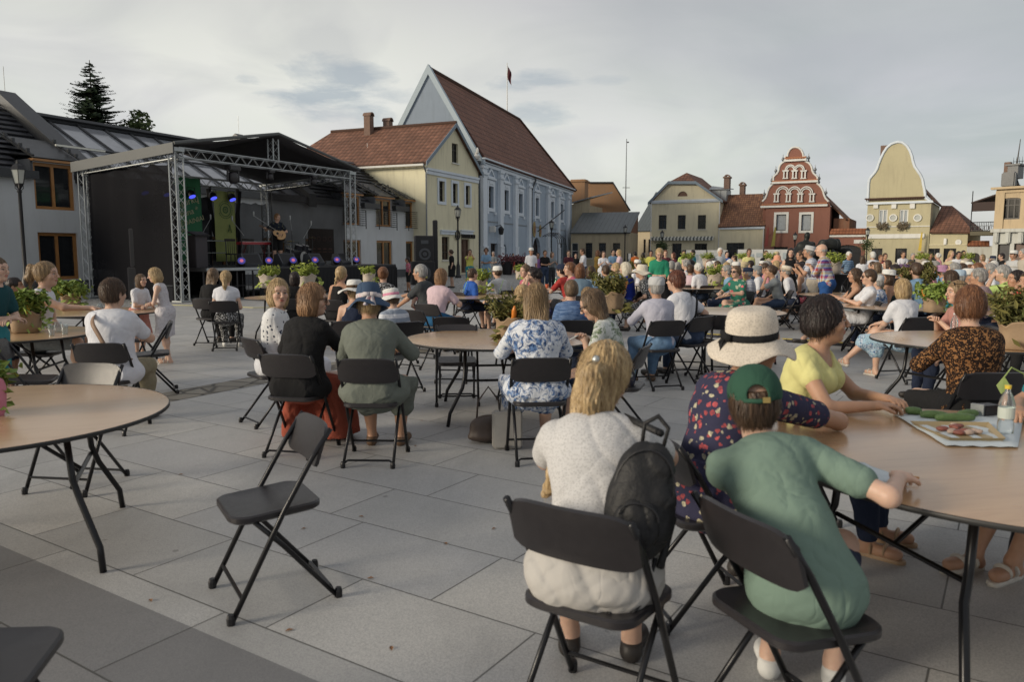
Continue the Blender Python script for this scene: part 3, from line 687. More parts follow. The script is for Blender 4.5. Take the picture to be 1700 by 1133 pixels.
for x_ in ctr:
 m = MB(); w_ = 1.05; tri = [(x_ - w_, ztri - .1), (x_ + w_, ztri - .1), (x_, zat + .1)]; q_ = [(x_ - w_ + .36, ztri + .06), (x_ + w_ - .36, ztri + .06), (x_, zat - .22)]
 m.prism(tri, -.1, -.002, [q_]); m.box((x_, -.07, ztri - .16), (2 * w_ + .3, .14, .12))
 m.prism(rect(x_ - .95, bz - .3, x_ + .95, tz + .5), -.08, -.003, [rect(x_ - .62, bz - .02, x_ + .62, tz + .04)])
 m.box((x_, -.1, tz + .62), (2.1, .2, .14)); m.box((x_ - .95, -.08, bz - .42), (.35, .14, .22)); m.box((x_ + .95, -.08, bz - .42), (.35, .14, .22)); m.box((x_, -.07, tz + .3), (1.0, .14, .2))
 H3.part('window_surround', m, M_TRIM)
H3.part('string_course', MB().box((W3 / 2, -.02, H3.F(*r1(700, 245))[1]), (W3, .05, .06)), M_PIPE)
xd = H3.F(*r1(1172, 300))[0]; m = MB(); m.tube([(xd + .5, -.42, EV3 - .1), (xd + .5, -.42, EV3 - .5), (xd, -.2, EV3 - 1.4), (xd, -.2, .1)], .09, 8); H3.part('downpipe', m, plain('black_pipe', (.03, .035, .04), .4))
H3.part('downpipe', MB().tube([(-.35, .15, EV3 - .5), (-.35, .15, .1)], .1, 8).lathe([(.1, 0), (.25, .35), (.25, .5)], 10, (-.35, .15, EV3 - .7)), plain('black_pipe', (.03, .035, .04), .4))
m = MB(); m.lathe([(.05, 0), (.22, .12), (.28, .3), (.12, .45), (.1, .6)], 10, (-.75, .1, EV3 - .2)); m.lathe([(.02, 0), (.12, .1), (.1, .35), (.03, .5)], 8, (-.8, .0, EV3 + .25)); H3.part('gutter_spout', m, M_TRW)
for (xx, yy, hh) in ((1218, 335, .75), (1282, 352, .6)):
 q = H3.F(*r1(xx, yy)); m = MB(); m.prism([(q[0] + hh * math.cos(R(t_)) * .55, q[1] + hh * math.sin(R(t_))) for t_ in range(0, 360, 30)], -.1, -.002); cr = H3.part('coat_of_arms', m, plain('faded_gold', (.34, .25, .1), .6, 0, .4, 4))
 MB().prism([(q[0] + hh * math.cos(R(t_)) * .3, q[1] + hh * math.sin(R(t_)) * .5) for t_ in range(0, 360, 45)], -.14, -.102).build('shield', plain('faded_red', (.25, .12, .07), .6), cr)
q = H3.F(*r1(1250, 355)); q2 = H3.F(*r1(1455, 155)); m = MB(); m.tube([(q[0], -.1, q[1]), (q[0] + 3.2, -2.0, q[1] + 2.2)], .05, 6); fb = H3.part('flag_bracket', m, M_IRON)
q = H3.F(*r1(1285, 440)); m = MB()
for i in range(5):
 x_ = H3.F(*r1(1300, 440))[0] + .9 * i; m.tube([(x_, -.1, 3.2), (x_, -.9, 3.6), (x_, -1.6, 3.0), (x_, -1.7, 2.5)], .035, 5)
x_ = H3.F(*r1(1300, 440))[0]; m.tube([(x_, -1.7, 2.5), (x_ + 3.6, -1.7, 2.5)], .035, 5); m.tube([(x_, -.9, 3.6), (x_ + 3.6, -.9, 3.6)], .035, 5)
m.tube([(x_, -1.7, 0), (x_, -1.7, 2.5)], .035, 5); m.tube([(x_ + 3.6, -1.7, 0), (x_ + 3.6, -1.7, 2.5)], .035, 5)
H3.part('entrance_canopy', m, M_IRON)
q = H3.F(*r1(800, 340)); m = MB(); m.lathe([(.1, 0), (.2, .1), (.25, .5), (.02, .75)], 8, (q[0], -.5, q[1] - .4)); m.tube([(q[0], 0, q[1] + .3), (q[0], -.5, q[1] + .4)], .03, 5); H3.part('wall_lamp', m, M_IRON)
q = H3.F(*r1(738, 332)); H3.part('camera_housing', MB().box((q[0], -.25, q[1]), (.3, .5, .5), bev=.04), M_TRW)
fp = H3.O + H3.a * (H3.F(842, 178, D3 / 2)[0]) + H3.n * (D3 / 2)
fl = empty('roof_flagpole', (fp.x, fp.y, PK3), 0, 'tall thin flagpole standing on the ridge of the steep red roof', 'flagpole')
ph = 5.1; MB().tube([(0, 0, -.2), (0, 0, ph)], [.06, .035], 6).build('pole', M_TRW, fl)
me = MB(); nn = 9
vs = []; fs = []
for i in range(nn):
 for j in range(7): vs.append((.05 + j * .06 + .03 * math.sin(i * .9), .08 * math.sin(j * 1.5 + i * .35), ph - .3 - i * .17 - j * .1))
for i in range(nn - 1):
 for j in range(6): a_ = i * 7 + j; fs.append((a_, a_ + 1, a_ + 8, a_ + 7))
me.add(vs, fs); f_ = me.build('flag', plain('dark_red_flag', (.08, .015, .02), .8), fl, True); sm = f_.modifiers.new('s', 'SOLIDIFY'); sm.thickness = .01
# ---------------------------------------------------------------- brown and tan buildings beyond the hall
def c4(x, y): return 930 + x / 4.356, 220 + y / 4.356
def c5(x, y): return 1240 + x / 3.696, 220 + y / 3.696
def gp(u, z): return ((u - 850) / FPX * z, z)
B1 = House('tan_outbuilding', gp(947, 86), gp(1043, 84), 'low tan building with dark grey standing seam roof', 'building'); WB = B1.W
for (x0, x1) in ((183, 232), (280, 330), (381, 433)):
 a_ = B1.F(*c4(x0, 800)); b_ = B1.F(*c4(x1, 880)); B1.win(a_[0], 1.0, b_[0], a_[1], cols=1, rows=1, depth=.15)
a_ = B1.F(*c4(82, 800)); b_ = B1.F(*c4(130, 880)); B1.win(a_[0], .1, b_[0], a_[1], frame=M_TRW, cols=1, rows=1, sill=False, name='door', depth=.08)
EVB = B1.F(*c4(280, 725))[1]; B1.walls(rect(0, 0, WB, EVB), M_TAN, 6.0, EVB)
zr = B1.F(*c4(400, 575), 5.5)[1]; m = MB(); m.slab((-.1, -.25, EVB), (WB + .15, -.25, EVB), (WB + .15, 6.1, zr), (-.1, 6.1, zr), .12); B1.part('roof', m, S_GR)
m = MB(); m.add([(WB + i * -.3 - .01, y, z) for i in (0, 1) for (y, z) in ((0, EVB), (6.0, zr - .15), (6.0, EVB))], [(0, 1, 2), (5, 4, 3), (0, 3, 4, 1), (1, 4, 5, 2), (2, 5, 3, 0)]); B1.part('gable', m, M_BRD)
B2 = House('brown_barn', gp(974, 99), gp(1041, 99), 'tall brown half gabled building with patched walls and brick chimney', 'building')
zt = B2.F(*c4(280, 368))[1]; xr = B2.F(*c4(383, 368))[0]; WB2 = B2.W; B2.walls([(0, 0), (WB2, 0), (WB2, B2.F(*c4(480, 558))[1]), (xr, zt), (0, zt)], M_BRN, 9, 5)
B2.part('roof', MB().slab((WB2 + .3, 0, B2.F(*c4(480, 558))[1] - .1), (WB2 + .3, 9, B2.F(*c4(480, 558))[1] - .1), (xr, 9, zt + .15), (xr, -.2, zt + .15), .15).box((xr / 2, 4.4, zt + .1), (xr, 9.2, .15)), S_DK)
B3 = House('tan_side_house', gp(940, 93), gp(977, 92), 'narrow tan house with light metal roof and square brown chimney', 'house')
h3 = B3.F(*c4(200, 485))[1]; h3b = B3.F(*c4(70, 530))[1]; B3.walls([(0, 0), (B3.W, 0), (B3.W, h3), (0, h3b)], M_TAN, 6, h3b)
ra = B3.F(*c4(375, 430), 6); m = MB(); m.slab((-.6, -.3, h3b + .1), (B3.W + .3, -.3, h3 + .3), (ra[0], 6, ra[1]), (.2, 6, ra[1] - 1.0), .12); B3.part('roof', m, S_LT)
ca = B3.F(*c4(83, 465), 2.5); cb = B3.F(*c4(186, 352), 2.5); m = MB(); m.box(((ca[0] + cb[0]) / 2, 2.8, (ca[1] + cb[1]) / 2 - .3), (cb[0] - ca[0], 1.6, cb[1] - ca[1] + 1)); m.box(((ca[0] + cb[0]) / 2, 2.8, cb[1] + .0), (cb[0] - ca[0] + .3, 1.9, .16)); B3.part('chimney', m, M_BRN)
B4 = House('grey_roofed_shed', gp(1064, 112), gp(1082, 111), 'small far shed with grey metal roof between two houses', 'shed')
h4 = B4.F(*c4(620, 712))[1]; B4.win(B4.W * .15, h4 - 3.2, B4.W * .35, h4 - 1.2, cols=1); B4.win(B4.W * .6, h4 - 3.2, B4.W * .8, h4 - 1.2, cols=1); B4.walls(rect(-1, 0, B4.W + 3, h4), M_TAN, 6, h4)
B4.part('roof', MB().slab((-1.3, -.3, h4), (B4.W + 3, -.3, h4), (B4.W + 3, 7, h4 + 6), (-1.3, 7, h4 + 6), .12), S_GR)
t_ = empty('radio_mast', (gp(1036, 118)[0], 118, 0), 0, 'very thin tall mast rising behind the brown half gabled building', 'mast')
zt = EYE + (420 - 236) * 118 / FPX; MB().tube([(0, 0, 0), (0, 0, zt)], [.13, .05], 6).tube([(-.5, 0, zt - 7.2), (.6, 0, zt - 7.2)], .05, 5).tube([(0, 0, zt - .5), (.35, 0, zt - .5)], .1, 5).build('pole', M_PIPE, t_)
# ---------------------------------------------------------------- yellow house with the half hipped gable
C1 = House('half_hipped_house', gp(1079.5, 88), gp(1190, 84.6), 'pale yellow house with half hipped red roof and striped shop awning', 'house'); W = C1.W
for (x0, x1) in ((710, 770), (848, 908), (993, 1055)):
 a_ = C1.F(*c4(x0, 700)); b_ = C1.F(*c4(x1, 597)); C1.win(a_[0], a_[1], b_[0], b_[1], cols=2, rows=1, fw=.09)
for (x0, x1, n_) in ((692, 772, 'window'), (808, 878, 'door'), (970, 1062, 'window')):
 a_ = C1.F(*c4(x0, 880)); b_ = C1.F(*c4(x1, 803)); C1.win(a_[0], .15 if n_ == 'door' else .7, b_[0], b_[1], cols=2, rows=1, fw=.09, sill=False, name=n_)
CE = C1.F(*c4(700, 503))[1]; q = C1.F(*c4(788, 368)); q2 = C1.F(*c4(985, 368)); ap = C1.F(*c4(918, 292), 1.8)
q3 = C1.F(*c4(885, 462)); hw = .55; C1.holes.append([(q3[0] - hw, q3[1]), (q3[0] + hw, q3[1])] + [(q3[0] + hw * math.cos(R(t)), q3[1] + .55 * math.sin(R(t))) for t in range(20, 180, 20)])
MB().prism([(q3[0] - hw, q3[1]), (q3[0] + hw, q3[1])] + [(q3[0] + hw * math.cos(R(t)), q3[1] + .55 * math.sin(R(t))) for t in range(20, 180, 20)], .12, .16).build('window', M_WDK, C1.root)
C1.walls([(0, 0), (W, 0), (W, CE), (q2[0], q2[1]), (q[0], q[1]), (0, CE)], M_YEL2, 9, CE)
C1.part('cornice', MB().box((W / 2, -.1, CE + .05), (W + .3, .22, .22)).box((W / 2, -.06, CE - .12), (W, .14, .14)), M_TRIM)
m = MB(); xc = W / 2; py = 9
m.slab((-.35, py, CE - .1), (-.35, -.3, CE - .1), (q[0], -.3, q[1] + .12), (q[0], py, q[1] + .12), .13)
m.slab((W + .35, -.3, CE - .1), (W + .35, py, CE - .1), (q2[0], py, q2[1] + .12), (q2[0], -.3, q2[1] + .12), .13)
m.slab((q[0], py, q[1] + .1), (q[0], -.3, q[1] + .1), (ap[0], 1.6, ap[1]), (ap[0], py, ap[1]), .12)
m.slab((q2[0], -.3, q2[1] + .1), (q2[0], py, q2[1] + .1), (ap[0], py, ap[1]), (ap[0], 1.6, ap[1]), .12)
m.slab((q[0], -.3, q[1] + .1), (q2[0], -.3, q2[1] + .1), (ap[0] + .01, 1.6, ap[1]), (ap[0], 1.6, ap[1]), .12)
C1.part('roof', m, T_OR)
m = MB()
for (pa, pb) in (((-.4, CE - .12), (q[0], q[1] + .12)), ((q[0], q[1] + .12), (q2[0], q2[1] + .12)), ((q2[0], q2[1] + .12), (W + .4, CE - .12))):
 m.add([(pa[0], y, pa[1] + .1) for y in (-.38, -.32)] + [(pa[0], y, pa[1] - .22) for y in (-.38, -.32)] + [(pb[0], y, pb[1] + .1) for y in (-.38, -.32)] + [(pb[0], y, pb[1] - .22) for y in (-.38, -.32)], [(0, 2, 6, 4), (1, 5, 7, 3), (0, 4, 5, 1), (2, 3, 7, 6), (0, 1, 3, 2), (4, 6, 7, 5)])
C1.part('bargeboard', m, plain('blue_grey_board', (.17, .22, .27), .6))
a_ = C1.F(*c4(1060, 395)); m = MB(); m.box((W - .6, 3.4, a_[1] - .9), (1.7, 2.5, 1.5)); m.slab((W - 1.7, 2.0, a_[1] - .1), (W + .5, 2.0, a_[1] - .1), (W + .5, 4.8, a_[1] + .1), (W - 1.9, 4.8, a_[1] + .5), .1); C1.part('dormer', m, S_LT)
a_ = C1.F(*c4(700, 765))[1]; x0 = C1.F(*c4(660, 765))[0]; x1 = C1.F(*c4(1115, 765))[0]
ma = NT('striped_awning'); u_ = ma.n('ShaderNodeSeparateXYZ'); ma.L.new(ma.coord(), u_.inputs[0]); ma.done(ma.mix(ma.math('LESS_THAN', ma.math('FRACT', ma.math('MULTIPLY', u_.outputs[0], 2.6)), .5), (.12, .13, .12), (.6, .6, .55)), .8)
m = MB(); k_ = 52
for i in range(k_): xx = x0 + (x1 - x0) * i / k_; m.box((xx + (x1 - x0) / k_ / 2, -.5, a_ - .16 + .04 * (i % 2)), ((x1 - x0) / k_ * .98, .03, .3))
m.slab((x0, -.5, a_), (x1, -.5, a_), (x1, -.02, a_ + .16), (x0, -.02, a_ + .16), .03); C1.part('awning', m, ma.m)
for x_ in (-.05, W + .05): C1.part('downpipe', MB().tube([(x_, -.12, CE), (x_, -.12, .1)], .06, 6), M_TRW)
# ---------------------------------------------------------------- low tiled house between
C2 = House('low_tiled_house', gp(1191, 84.4), gp(1265.5, 82.2), 'low cream house with old brown tiled roof beside the red house', 'house'); W = C2.W
a_ = C2.F(*c4(1200, 880)); b_ = C2.F(*c4(1332, 798)); C2.win(a_[0], .15, b_[0], b_[1], cols=3, rows=1, sill=False, fw=.09, name='shop_window')
E = C2.F(*c4(1300, 682))[1]; C2.walls(rect(0, 0, W, E), M_YEL2, 7, E)
T = C2.F(*c4(1300, 448), 3.5)[1]; C2.part('roof', MB().slab((-.1, -.35, E), (W + .05, -.35, E + .1), (W + .05, 3.5, T), (-.1, 3.5, T), .14).slab((W, 7.3, E), (-.1, 7.3, E), (-.1, 3.5, T), (W, 3.5, T), .14), T_BR)
C2.part('cornice', MB().box((W / 2, -.1, E - .14), (W, .22, .24)), M_TRIM)
C2.part('downpipe', MB().tube([(W - .1, -.12, E), (W - .1, -.12, .1)], .06, 6), M_TRW)
for (x0, x1, y0, y1) in ((1185, 1228, 325, 450), (1300, 1336, 380, 450)):
 a_ = C2.F(*c4(x0, y1), 4.2); b_ = C2.F(*c4(x1, y0), 4.2); m = MB(); m.box(((a_[0] + b_[0]) / 2, 4.3, (a_[1] + b_[1]) / 2 - .6), (b_[0] - a_[0], .8, b_[1] - a_[1] + 1.2)); m.box(((a_[0] + b_[0]) / 2, 4.3, b_[1]), (b_[0] - a_[0] + .2, 1, .16)); m.arc(((a_[0] + b_[0]) / 2, b_[1]), .22, .12, 0, 180, 4.0, 4.6, 8); C2.part('chimney', m, M_BRK)
# ---------------------------------------------------------------- red house with the arcaded Dutch gable
D1 = House('red_gabled_house', gp(1266, 82), gp(1371.5, 79), 'red house with stepped scrolled gable and white blind arcades', 'house'); W = D1.W
Fq = lambda x, y, o=0: D1.F(*c5(x, y), o)
for (x0, x1) in ((178, 242), (332, 395)):
 a_ = Fq(x0, 603); b_ = Fq(x1, 503); D1.win(a_[0], a_[1], b_[0], b_[1], cols=1, rows=0, trim=M_TRW, tw=.24, pane=M_CURT, depth=.12)
for (x0, x1) in ((165, 248), (330, 395)):
 a_ = Fq(x0, 703); b_ = Fq(x1, 760); D1.win(a_[0], .9, b_[0], a_[1], cols=2, rows=0, sill=False)
half = [(395 if False else 0, 0)]
Lp = [(95, 455), (95, 424), (113, 405), (122, 385), (128, 362), (138, 340), (150, 325), (163, 315), (163, 276), (170, 266), (186, 252), (195, 235), (198, 215), (206, 198), (218, 186), (236, 178), (236, 146)]
top = [(250, 146), (252, 128), (262, 108), (278, 94), (298, 90)]
mid = 298
Rp = [(2 * mid - x, y) for (x, y) in (top[::-1][1:] + Lp[::-1])]
outl = [(0, 0)] + [Fq(x, y) for (x, y) in Lp + top + Rp]
outl = [(0, 0), (W, 0)] + [Fq(x, y) for (x, y) in (Lp + top + Rp)[::-1]]
outl[2] = (W, outl[2][1]); outl[-1] = (0, outl[-1][1])
CW = Fq(290, 458)[1]
D1.walls(outl, M_RED, 9, CW, th=.45)
edge = [Fq(x, y) for (x, y) in Lp + top + Rp][1:-1]
D1.part('coping', MB().tube([(p[0], -.02, p[1]) for p in edge], .1, 6).tube([(p[0], .44, p[1]) for p in edge], .08, 6), M_TRW)
def dentils(h, x0, x1, z, n, mm=T_OR, dh=.32):
 m = MB(); m.box(((x0 + x1) / 2, -.05, z + dh), (x1 - x0 + .2, .28, .12))
 for i in range(n): m.box((x0 + (x1 - x0) * (i + .5) / n, -.08, z + dh / 2), ((x1 - x0) / n * .55, .2, dh))
 return h.part('dentil_band', m, mm)
M_TC = plain('terracotta', (.34, .14, .07), .8, 0, .3, 4)
for (xa, xb, yt, yb, n) in ((95, 487, 432, 455, 40), (163, 428, 288, 308, 26), (238, 358, 150, 172, 12)):
 a_ = Fq(xa, yb); b_ = Fq(xb, yt); dentils(D1, a_[0], b_[0], a_[1] + .08, n, M_TC, b_[1] - a_[1] - .1); D1.part('cornice', MB().box(((a_[0] + b_[0]) / 2, -.12, a_[1] - .04), (b_[0] - a_[0] + .3, .32, .2)), M_TRW)
def arcade(xs, ybase, yspr, ws):
 m = MB(); rr = []
 for i, x in enumerate(xs):
  a_ = Fq(x, ybase); b_ = Fq(x, yspr); wq = .16
  for d in (-.16, .16): m.box((a_[0] + d, -.09, (a_[1] + b_[1]) / 2), (.13, .17, b_[1] - a_[1]))
  m.box((a_[0], -.1, b_[1]), (.62, .2, .14)); m.box((a_[0], -.1, a_[1] + .05), (.56, .2, .1)); rr.append((a_[0], b_[1]))
 for (p, q_) in zip(rr, rr[1:]):
  c = ((p[0] + q_[0]) / 2, p[1] + .07); r = (q_[0] - p[0]) / 2
  m.arc(c, r * .98, .1, 0, 180, -.15, -.003, 12, 1.05); m.arc(c, r * .68, .09, 0, 180, -.12, -.003, 12, 1.05)
 D1.part('blind_arcade', m, M_TRW)
arcade([181, 254, 326, 398], 428, 378, 0); arcade([237, 292, 347], 285, 236, 0)
for (x, y) in ((103, 405), (150, 320), (174, 262), (218, 190), (376, 183), (416, 255), (440, 310), (482, 398)):
 a_ = Fq(x, y); m = MB(); m.lathe([(.04, -.1), (.14, .1), (.05, .28), (.16, .42), (.13, .55), (.04, .65), (.02, .95)], 8, (a_[0], .2, a_[1])); D1.part('finial', m, M_PIPE)
PKr = Fq(298, 250)[1]
m = MB(); xr = W + 1.5
m.slab((-.1, 9.2, CW + .3), (-.1, .46, CW + .3), (W / 2, .46, PKr), (W / 2, 9.2, PKr), .15); m.slab((xr, .9, CW - 1.3), (xr, 9.2, CW - 1.3), (W / 2, 9.2, PKr), (W / 2, .9, PKr), .15); D1.part('roof', m, T_BR)
D1.part('wall', MB().box((xr - .5, 5.2, (CW - 1.2) / 2), (1.5, 8, CW - 1.2)), M_BRD)
for x_ in (.35, 1.05): D1.part('wall_flag', MB().tube([(x_, 0, 3.2), (x_ + .1, -.9, 4.3)], .025, 5).prism([(x_ - .25, 2.2), (x_ + .15, 2.3), (x_ + .2, 4.2), (x_ + .05, 4.2)], -.86, -.83), plain('faded_flag_' + ('a' if x_ < .5 else 'b'), (.22, .05, .04) if x_ < .5 else (.25, .22, .05), .8))
# ---------------------------------------------------------------- linking wall and gate
E1 = House('gate_wall', gp(1372.5, 78.9), gp(1432, 77.2), 'low red wall with orange tile coping and an arched gate', 'wall'); W = E1.W
a_ = E1.F(*c5(590, 690)); E1.win(a_[0] - .8, .05, a_[0] + 1.7, a_[1], arch=True, frame=M_IRON, pane=M_IRON, sill=False, name='gate', arise=.6, cols=2)
a_ = E1.F(*c5(590, 628))[1]; b_ = E1.F(*c5(590, 640))[1]; c_ = E1.F(*c5(590, 590), .5)[1]
E1.walls(rect(0, 0, W, b_), M_RED, .4, b_, th=.4); E1.part('cornice', MB().box((W / 2, .18, (a_ + b_) / 2), (W - .02, .6, a_ - b_ + .05)), M_TRW); E1.part('coping', MB().slab((0, -.2, a_ + .04), (W, -.2, a_ + .04), (W, .45, c_), (0, .45, c_), .1), tiles('bright_pantiles', (.28, .10, .045), (.42, .17, .085), .3, .5))
q = E1.F(*c5(690, 670)); E1.part('street_sign', MB().box((W - .5, -.05, q[1]), (1.1, .05, .36)), M_TRW)
# ---------------------------------------------------------------- yellow house with the bell shaped gable
F1 = House('bell_gabled_house', gp(1432.5, 77), gp(1536.5, 74), 'yellow house with tall bell shaped blank gable and small round plaques', 'house'); W = F1.W
Fq = lambda x, y, o=0: F1.F(*c5(x, y), o)
for (x0, x1) in ((805, 865), (932, 992)):
 a_ = Fq(x0, 572); b_ = Fq(x1, 472); F1.win(a_[0], a_[1], b_[0], b_[1], frame=M_TRW, cols=2, rows=0, pane=M_CURT, fw=.1, depth=.08)
 m = MB(); rr = random.Random(int(x0))
 for i in range(70):
  x_ = rr.uniform(a_[0] - .1, b_[0] + .1); z_ = a_[1] + rr.gauss(-.05, .16); y_ = rr.uniform(-.4, -.1); s_ = .09; m.add([(x_ - s_, y_, z_), (x_, y_ - .05, z_ - s_), (x_ + s_, y_, z_), (x_, y_ + .04, z_ + s_)], [(0, 1, 2, 3)])
 m.box(((a_[0] + b_[0]) / 2, -.2, a_[1] - .15), (b_[0] - a_[0], .22, .2)); F1.part('flower_box', m, plain('window_flowers', (.09, .07, .04), .8, 0, .8, 9))
for (x0, x1, n_) in ((765, 830, 'window'), (912, 980, 'door')):
 a_ = Fq(x0, 712); b_ = Fq(x1, 760); F1.win(a_[0], .15 if n_ == 'door' else .8, b_[0], a_[1], cols=2, rows=0, sill=False, name=n_)
Lb = [(718, 428), (720, 395), (728, 370), (741, 345), (744, 315), (752, 287), (768, 266), (786, 246), (800, 222), (808, 195), (819, 165), (838, 125), (860, 92), (885, 72), (910, 62), (930, 58)]
Rb = [(955, 62), (980, 80), (1000, 110), (1013, 145), (1020, 180), (1030, 210), (1048, 235), (1066, 262), (1078, 290), (1083, 318), (1088, 340), (1093, 370), (1094, 398), (1095, 428)]
pts = [Fq(x, y) for (x, y) in Lb + Rb]; pts[0] = (0, pts[0][1]); pts[-1] = (W, pts[-1][1]); pts = [(min(max(p[0], 0), W), p[1]) for p in pts]
F1.walls([(0, 0), (W, 0)] + pts[::-1], M_YOL, 10, Fq(900, 430)[1], th=.45)
F1.part('coping', MB().tube([(p[0], -.02, p[1]) for p in pts], .13, 6).tube([(p[0], .44, p[1]) for p in pts], .1, 6), M_TRIM)
a_ = Fq(730, 425); b_ = Fq(1085, 400); dentils(F1, a_[0], b_[0], a_[1] + .05, 34, T_BR, b_[1] - a_[1])
F1.part('cornice', MB().box((W / 2, -.12, Fq(900, 432)[1]), (W + .3, .3, .2)), M_TRIM); F1.part('string_course', MB().box((W / 2, -.05, Fq(900, 578)[1]), (W, .1, .08)).box((W / 2 - .1, -.06, Fq(900, 637)[1]), (W - .6, .12, .42)), M_TRW)
for x in (792, 903, 1016): a_ = Fq(x, 447); F1.part('corbel', MB().box((a_[0], -.08, a_[1]), (.42, .18, .6)), M_TRW)
for x in (755, 898, 1047):
 a_ = Fq(x, 524); m = MB().arc(a_, .26, .1, 0, 359, -.12, -.003, 18); pl = F1.part('round_plaque', m, M_TRW); MB().prism([(a_[0] + .26 * math.cos(R(t)), a_[1] + .26 * math.sin(R(t))) for t in range(0, 360, 24)], -.06, -.003).build('disc', plain('plaque_face', (.38, .40, .38), .6), pl)
PB = Fq(930, 100)[1]
m = MB(); m.slab((-.3, 10, Fq(720, 430)[1] - .1), (-.3, .47, Fq(720, 430)[1] - .1), (W / 2, .47, PB - 1.6), (W / 2, 10, PB - 1.6), .15); m.slab((W + .3, .47, Fq(720, 430)[1] - .1), (W + .3, 10, Fq(720, 430)[1] - .1), (W / 2, 10, PB - 1.6), (W / 2, .47, PB - 1.6), .15); F1.part('roof', m, T_BR)
a_ = F1.F(*c5(843, 100), 3); F1.part('chimney', MB().box((a_[0], 3, a_[1] - 1.0), (.6, .6, 2.6)), M_BRK)
a_ = Fq(1070, 650); F1.part('wall_flag', MB().tube([(a_[0], 0, a_[1] - .2), (a_[0] + .1, -.8, a_[1] + .6)], .025, 5).prism([(a_[0] - .15, a_[1] - 1.2), (a_[0] + .12, a_[1] - 1.2), (a_[0] + .15, a_[1] + .5), (a_[0] + .02, a_[1] + .5)], -.72, -.69), plain('yellow_cloth', (.5, .36, .06), .8))
# ---------------------------------------------------------------- its low tiled wing
F2 = House('tiled_wing', gp(1537.5, 74), gp(1600, 72), 'low yellow wing under a sloping orange tiled roof', 'house'); W = F2.W
Fq = lambda x, y, o=0: F2.F(*c5(x, y), o)
for (x0, x1) in ((1118, 1182), (1208, 1282)): a_ = Fq(x0, 712); b_ = Fq(x1, 760); F2.win(a_[0], .7, b_[0], a_[1], cols=2, rows=0, sill=False)
E = Fq(1200, 612)[1]; F2.walls(rect(0, 0, W, E), M_YOL, 7, E)
F2.part('roof', MB().slab((0, -.35, E), (W + .5, -.35, E - .05), (.9, 4.6, F2.F(*c5(1108, 455), 4.6)[1]), (0, 4.6, F2.F(*c5(1100, 452), 4.6)[1]), .14).slab((W + .5, -.35, E - .05), (W + .5, 7.2, E), (.9, 4.7, F2.F(*c5(1108, 455), 4.6)[1]), (.9, 4.6, F2.F(*c5(1108, 455), 4.6)[1]), .14), T_OR)
F2.part('string_course', MB().box((W / 2, -.05, Fq(1200, 690)[1]), (W, .1, .06)), M_YEL2)
a_ = Fq(1218, 670); F2.part('lamp_box', MB().box((a_[0], -.1, a_[1]), (.25, .2, .6), bev=.04), M_TRW); a_ = Fq(1298, 674); F2.part('round_sign', MB().arc(a_, .02, .24, 0, 359, -.08, -.003, 14), M_TRW)
# ---------------------------------------------------------------- white courtyard wall
Gw = House('courtyard_wall', gp(1600, 72), gp(1643, 71), 'low whitewashed wall with tile coping and arched doorway', 'wall'); W = Gw.W
Fq = lambda x, y, o=0: Gw.F(*c5(x, y), o)
a_ = Fq(1365, 780); b_ = Fq(1430, 740); Gw.win(a_[0], .05, b_[0], b_[1], arch=True, arise=.3, frame=M_FRD, pane=M_FRD, name='gate', sill=False)
E = Fq(1400, 697)[1]; Gw.walls(rect(0, 0, W, E), M_GRW, .5, E, th=.5); Gw.part('coping', MB().slab((0, -.15, E + .03), (W - .3, -.15, E + .03), (W - .3, .5, Fq(1400, 665, .5)[1]), (0, .5, Fq(1400, 665, .5)[1]), .1), MATS['bright_pantiles'])
# ---------------------------------------------------------------- ochre corner building with turret
I1 = House('turreted_building', gp(1642, 69), gp(1742, 65.5), 'weathered ochre corner building with dark turret roof and hanging balcony', 'building'); W = I1.W
def c6(x, y): return 1600 + x / 5.15, 220 + y / 5.15
Fq = lambda x, y, o=0: I1.F(*c6(x, y), o)
a_ = Fq(318, 745); b_ = Fq(490, 555); I1.win(a_[0], a_[1], b_[0], b_[1], arch=True, arise=.12, cols=3, rows=1, fw=.13, sill=False, depth=.1)
a_ = Fq(295, 955); b_ = Fq(398, 955); I1.win(a_[0], .1, b_[0], a_[1], frame=M_FRD, pane=M_IRON, name='door', sill=False, cols=1, rows=0); a_ = Fq(435, 950); I1.win(a_[0], .1, a_[0] + 1.6, a_[1], frame=M_FRD, pane=M_DOOR, name='door', sill=False, cols=2, rows=0)
sg_z = Fq(320, 845)[1]; E = Fq(300, 485)[1]
I1.walls(rect(0, 0, W, E), M_OCH, 9, E)
I1.part('ground_storey', MB().prism(rect(0, 0, W, sg_z), -.08, -.002, [h for h in I1.holes[1:]]), M_GRW)
m = MB(); m.box((W / 2, -.25, sg_z + .05), (W + .2, .5, .3))
for x in (285, 385, 495): a_ = Fq(x, 890); m.box((a_[0], -.25, a_[1]), (.4, .35, 1.2), bev=.08)
I1.part('cornice', m, M_GRW); I1.part('eaves', MB().box((W / 2 - .1, -.15, E + .06), (W + .5, .5, .2)).box((W / 2, -.05, E - .25), (W, .15, .2)), M_OCH)
a_ = Fq(270, 660); I1.part('corner_pilaster', MB().box((.35, -.06, (E + sg_z) / 2), (.7, .12, E - sg_z - .4)), M_OCH)
cxT = Fq(425, 400, 2)[0]
prof = []
for (x, y) in ((215, 490), (290, 465), (335, 430), (350, 395), (358, 370)): q = Fq(x, y, .0); prof.append((q[0], q[1]))
m = MB(); rw = [(cxT - p[0], p[1]) for p in prof]; vs = []; fs = []
for (r, z) in rw: vs += [(cxT - r, 3.0 - r * .75, z), (cxT + r, 3.0 - r * .75, z), (cxT + r, 3.0 + r * .75, z), (cxT - r, 3.0 + r * .75, z)]
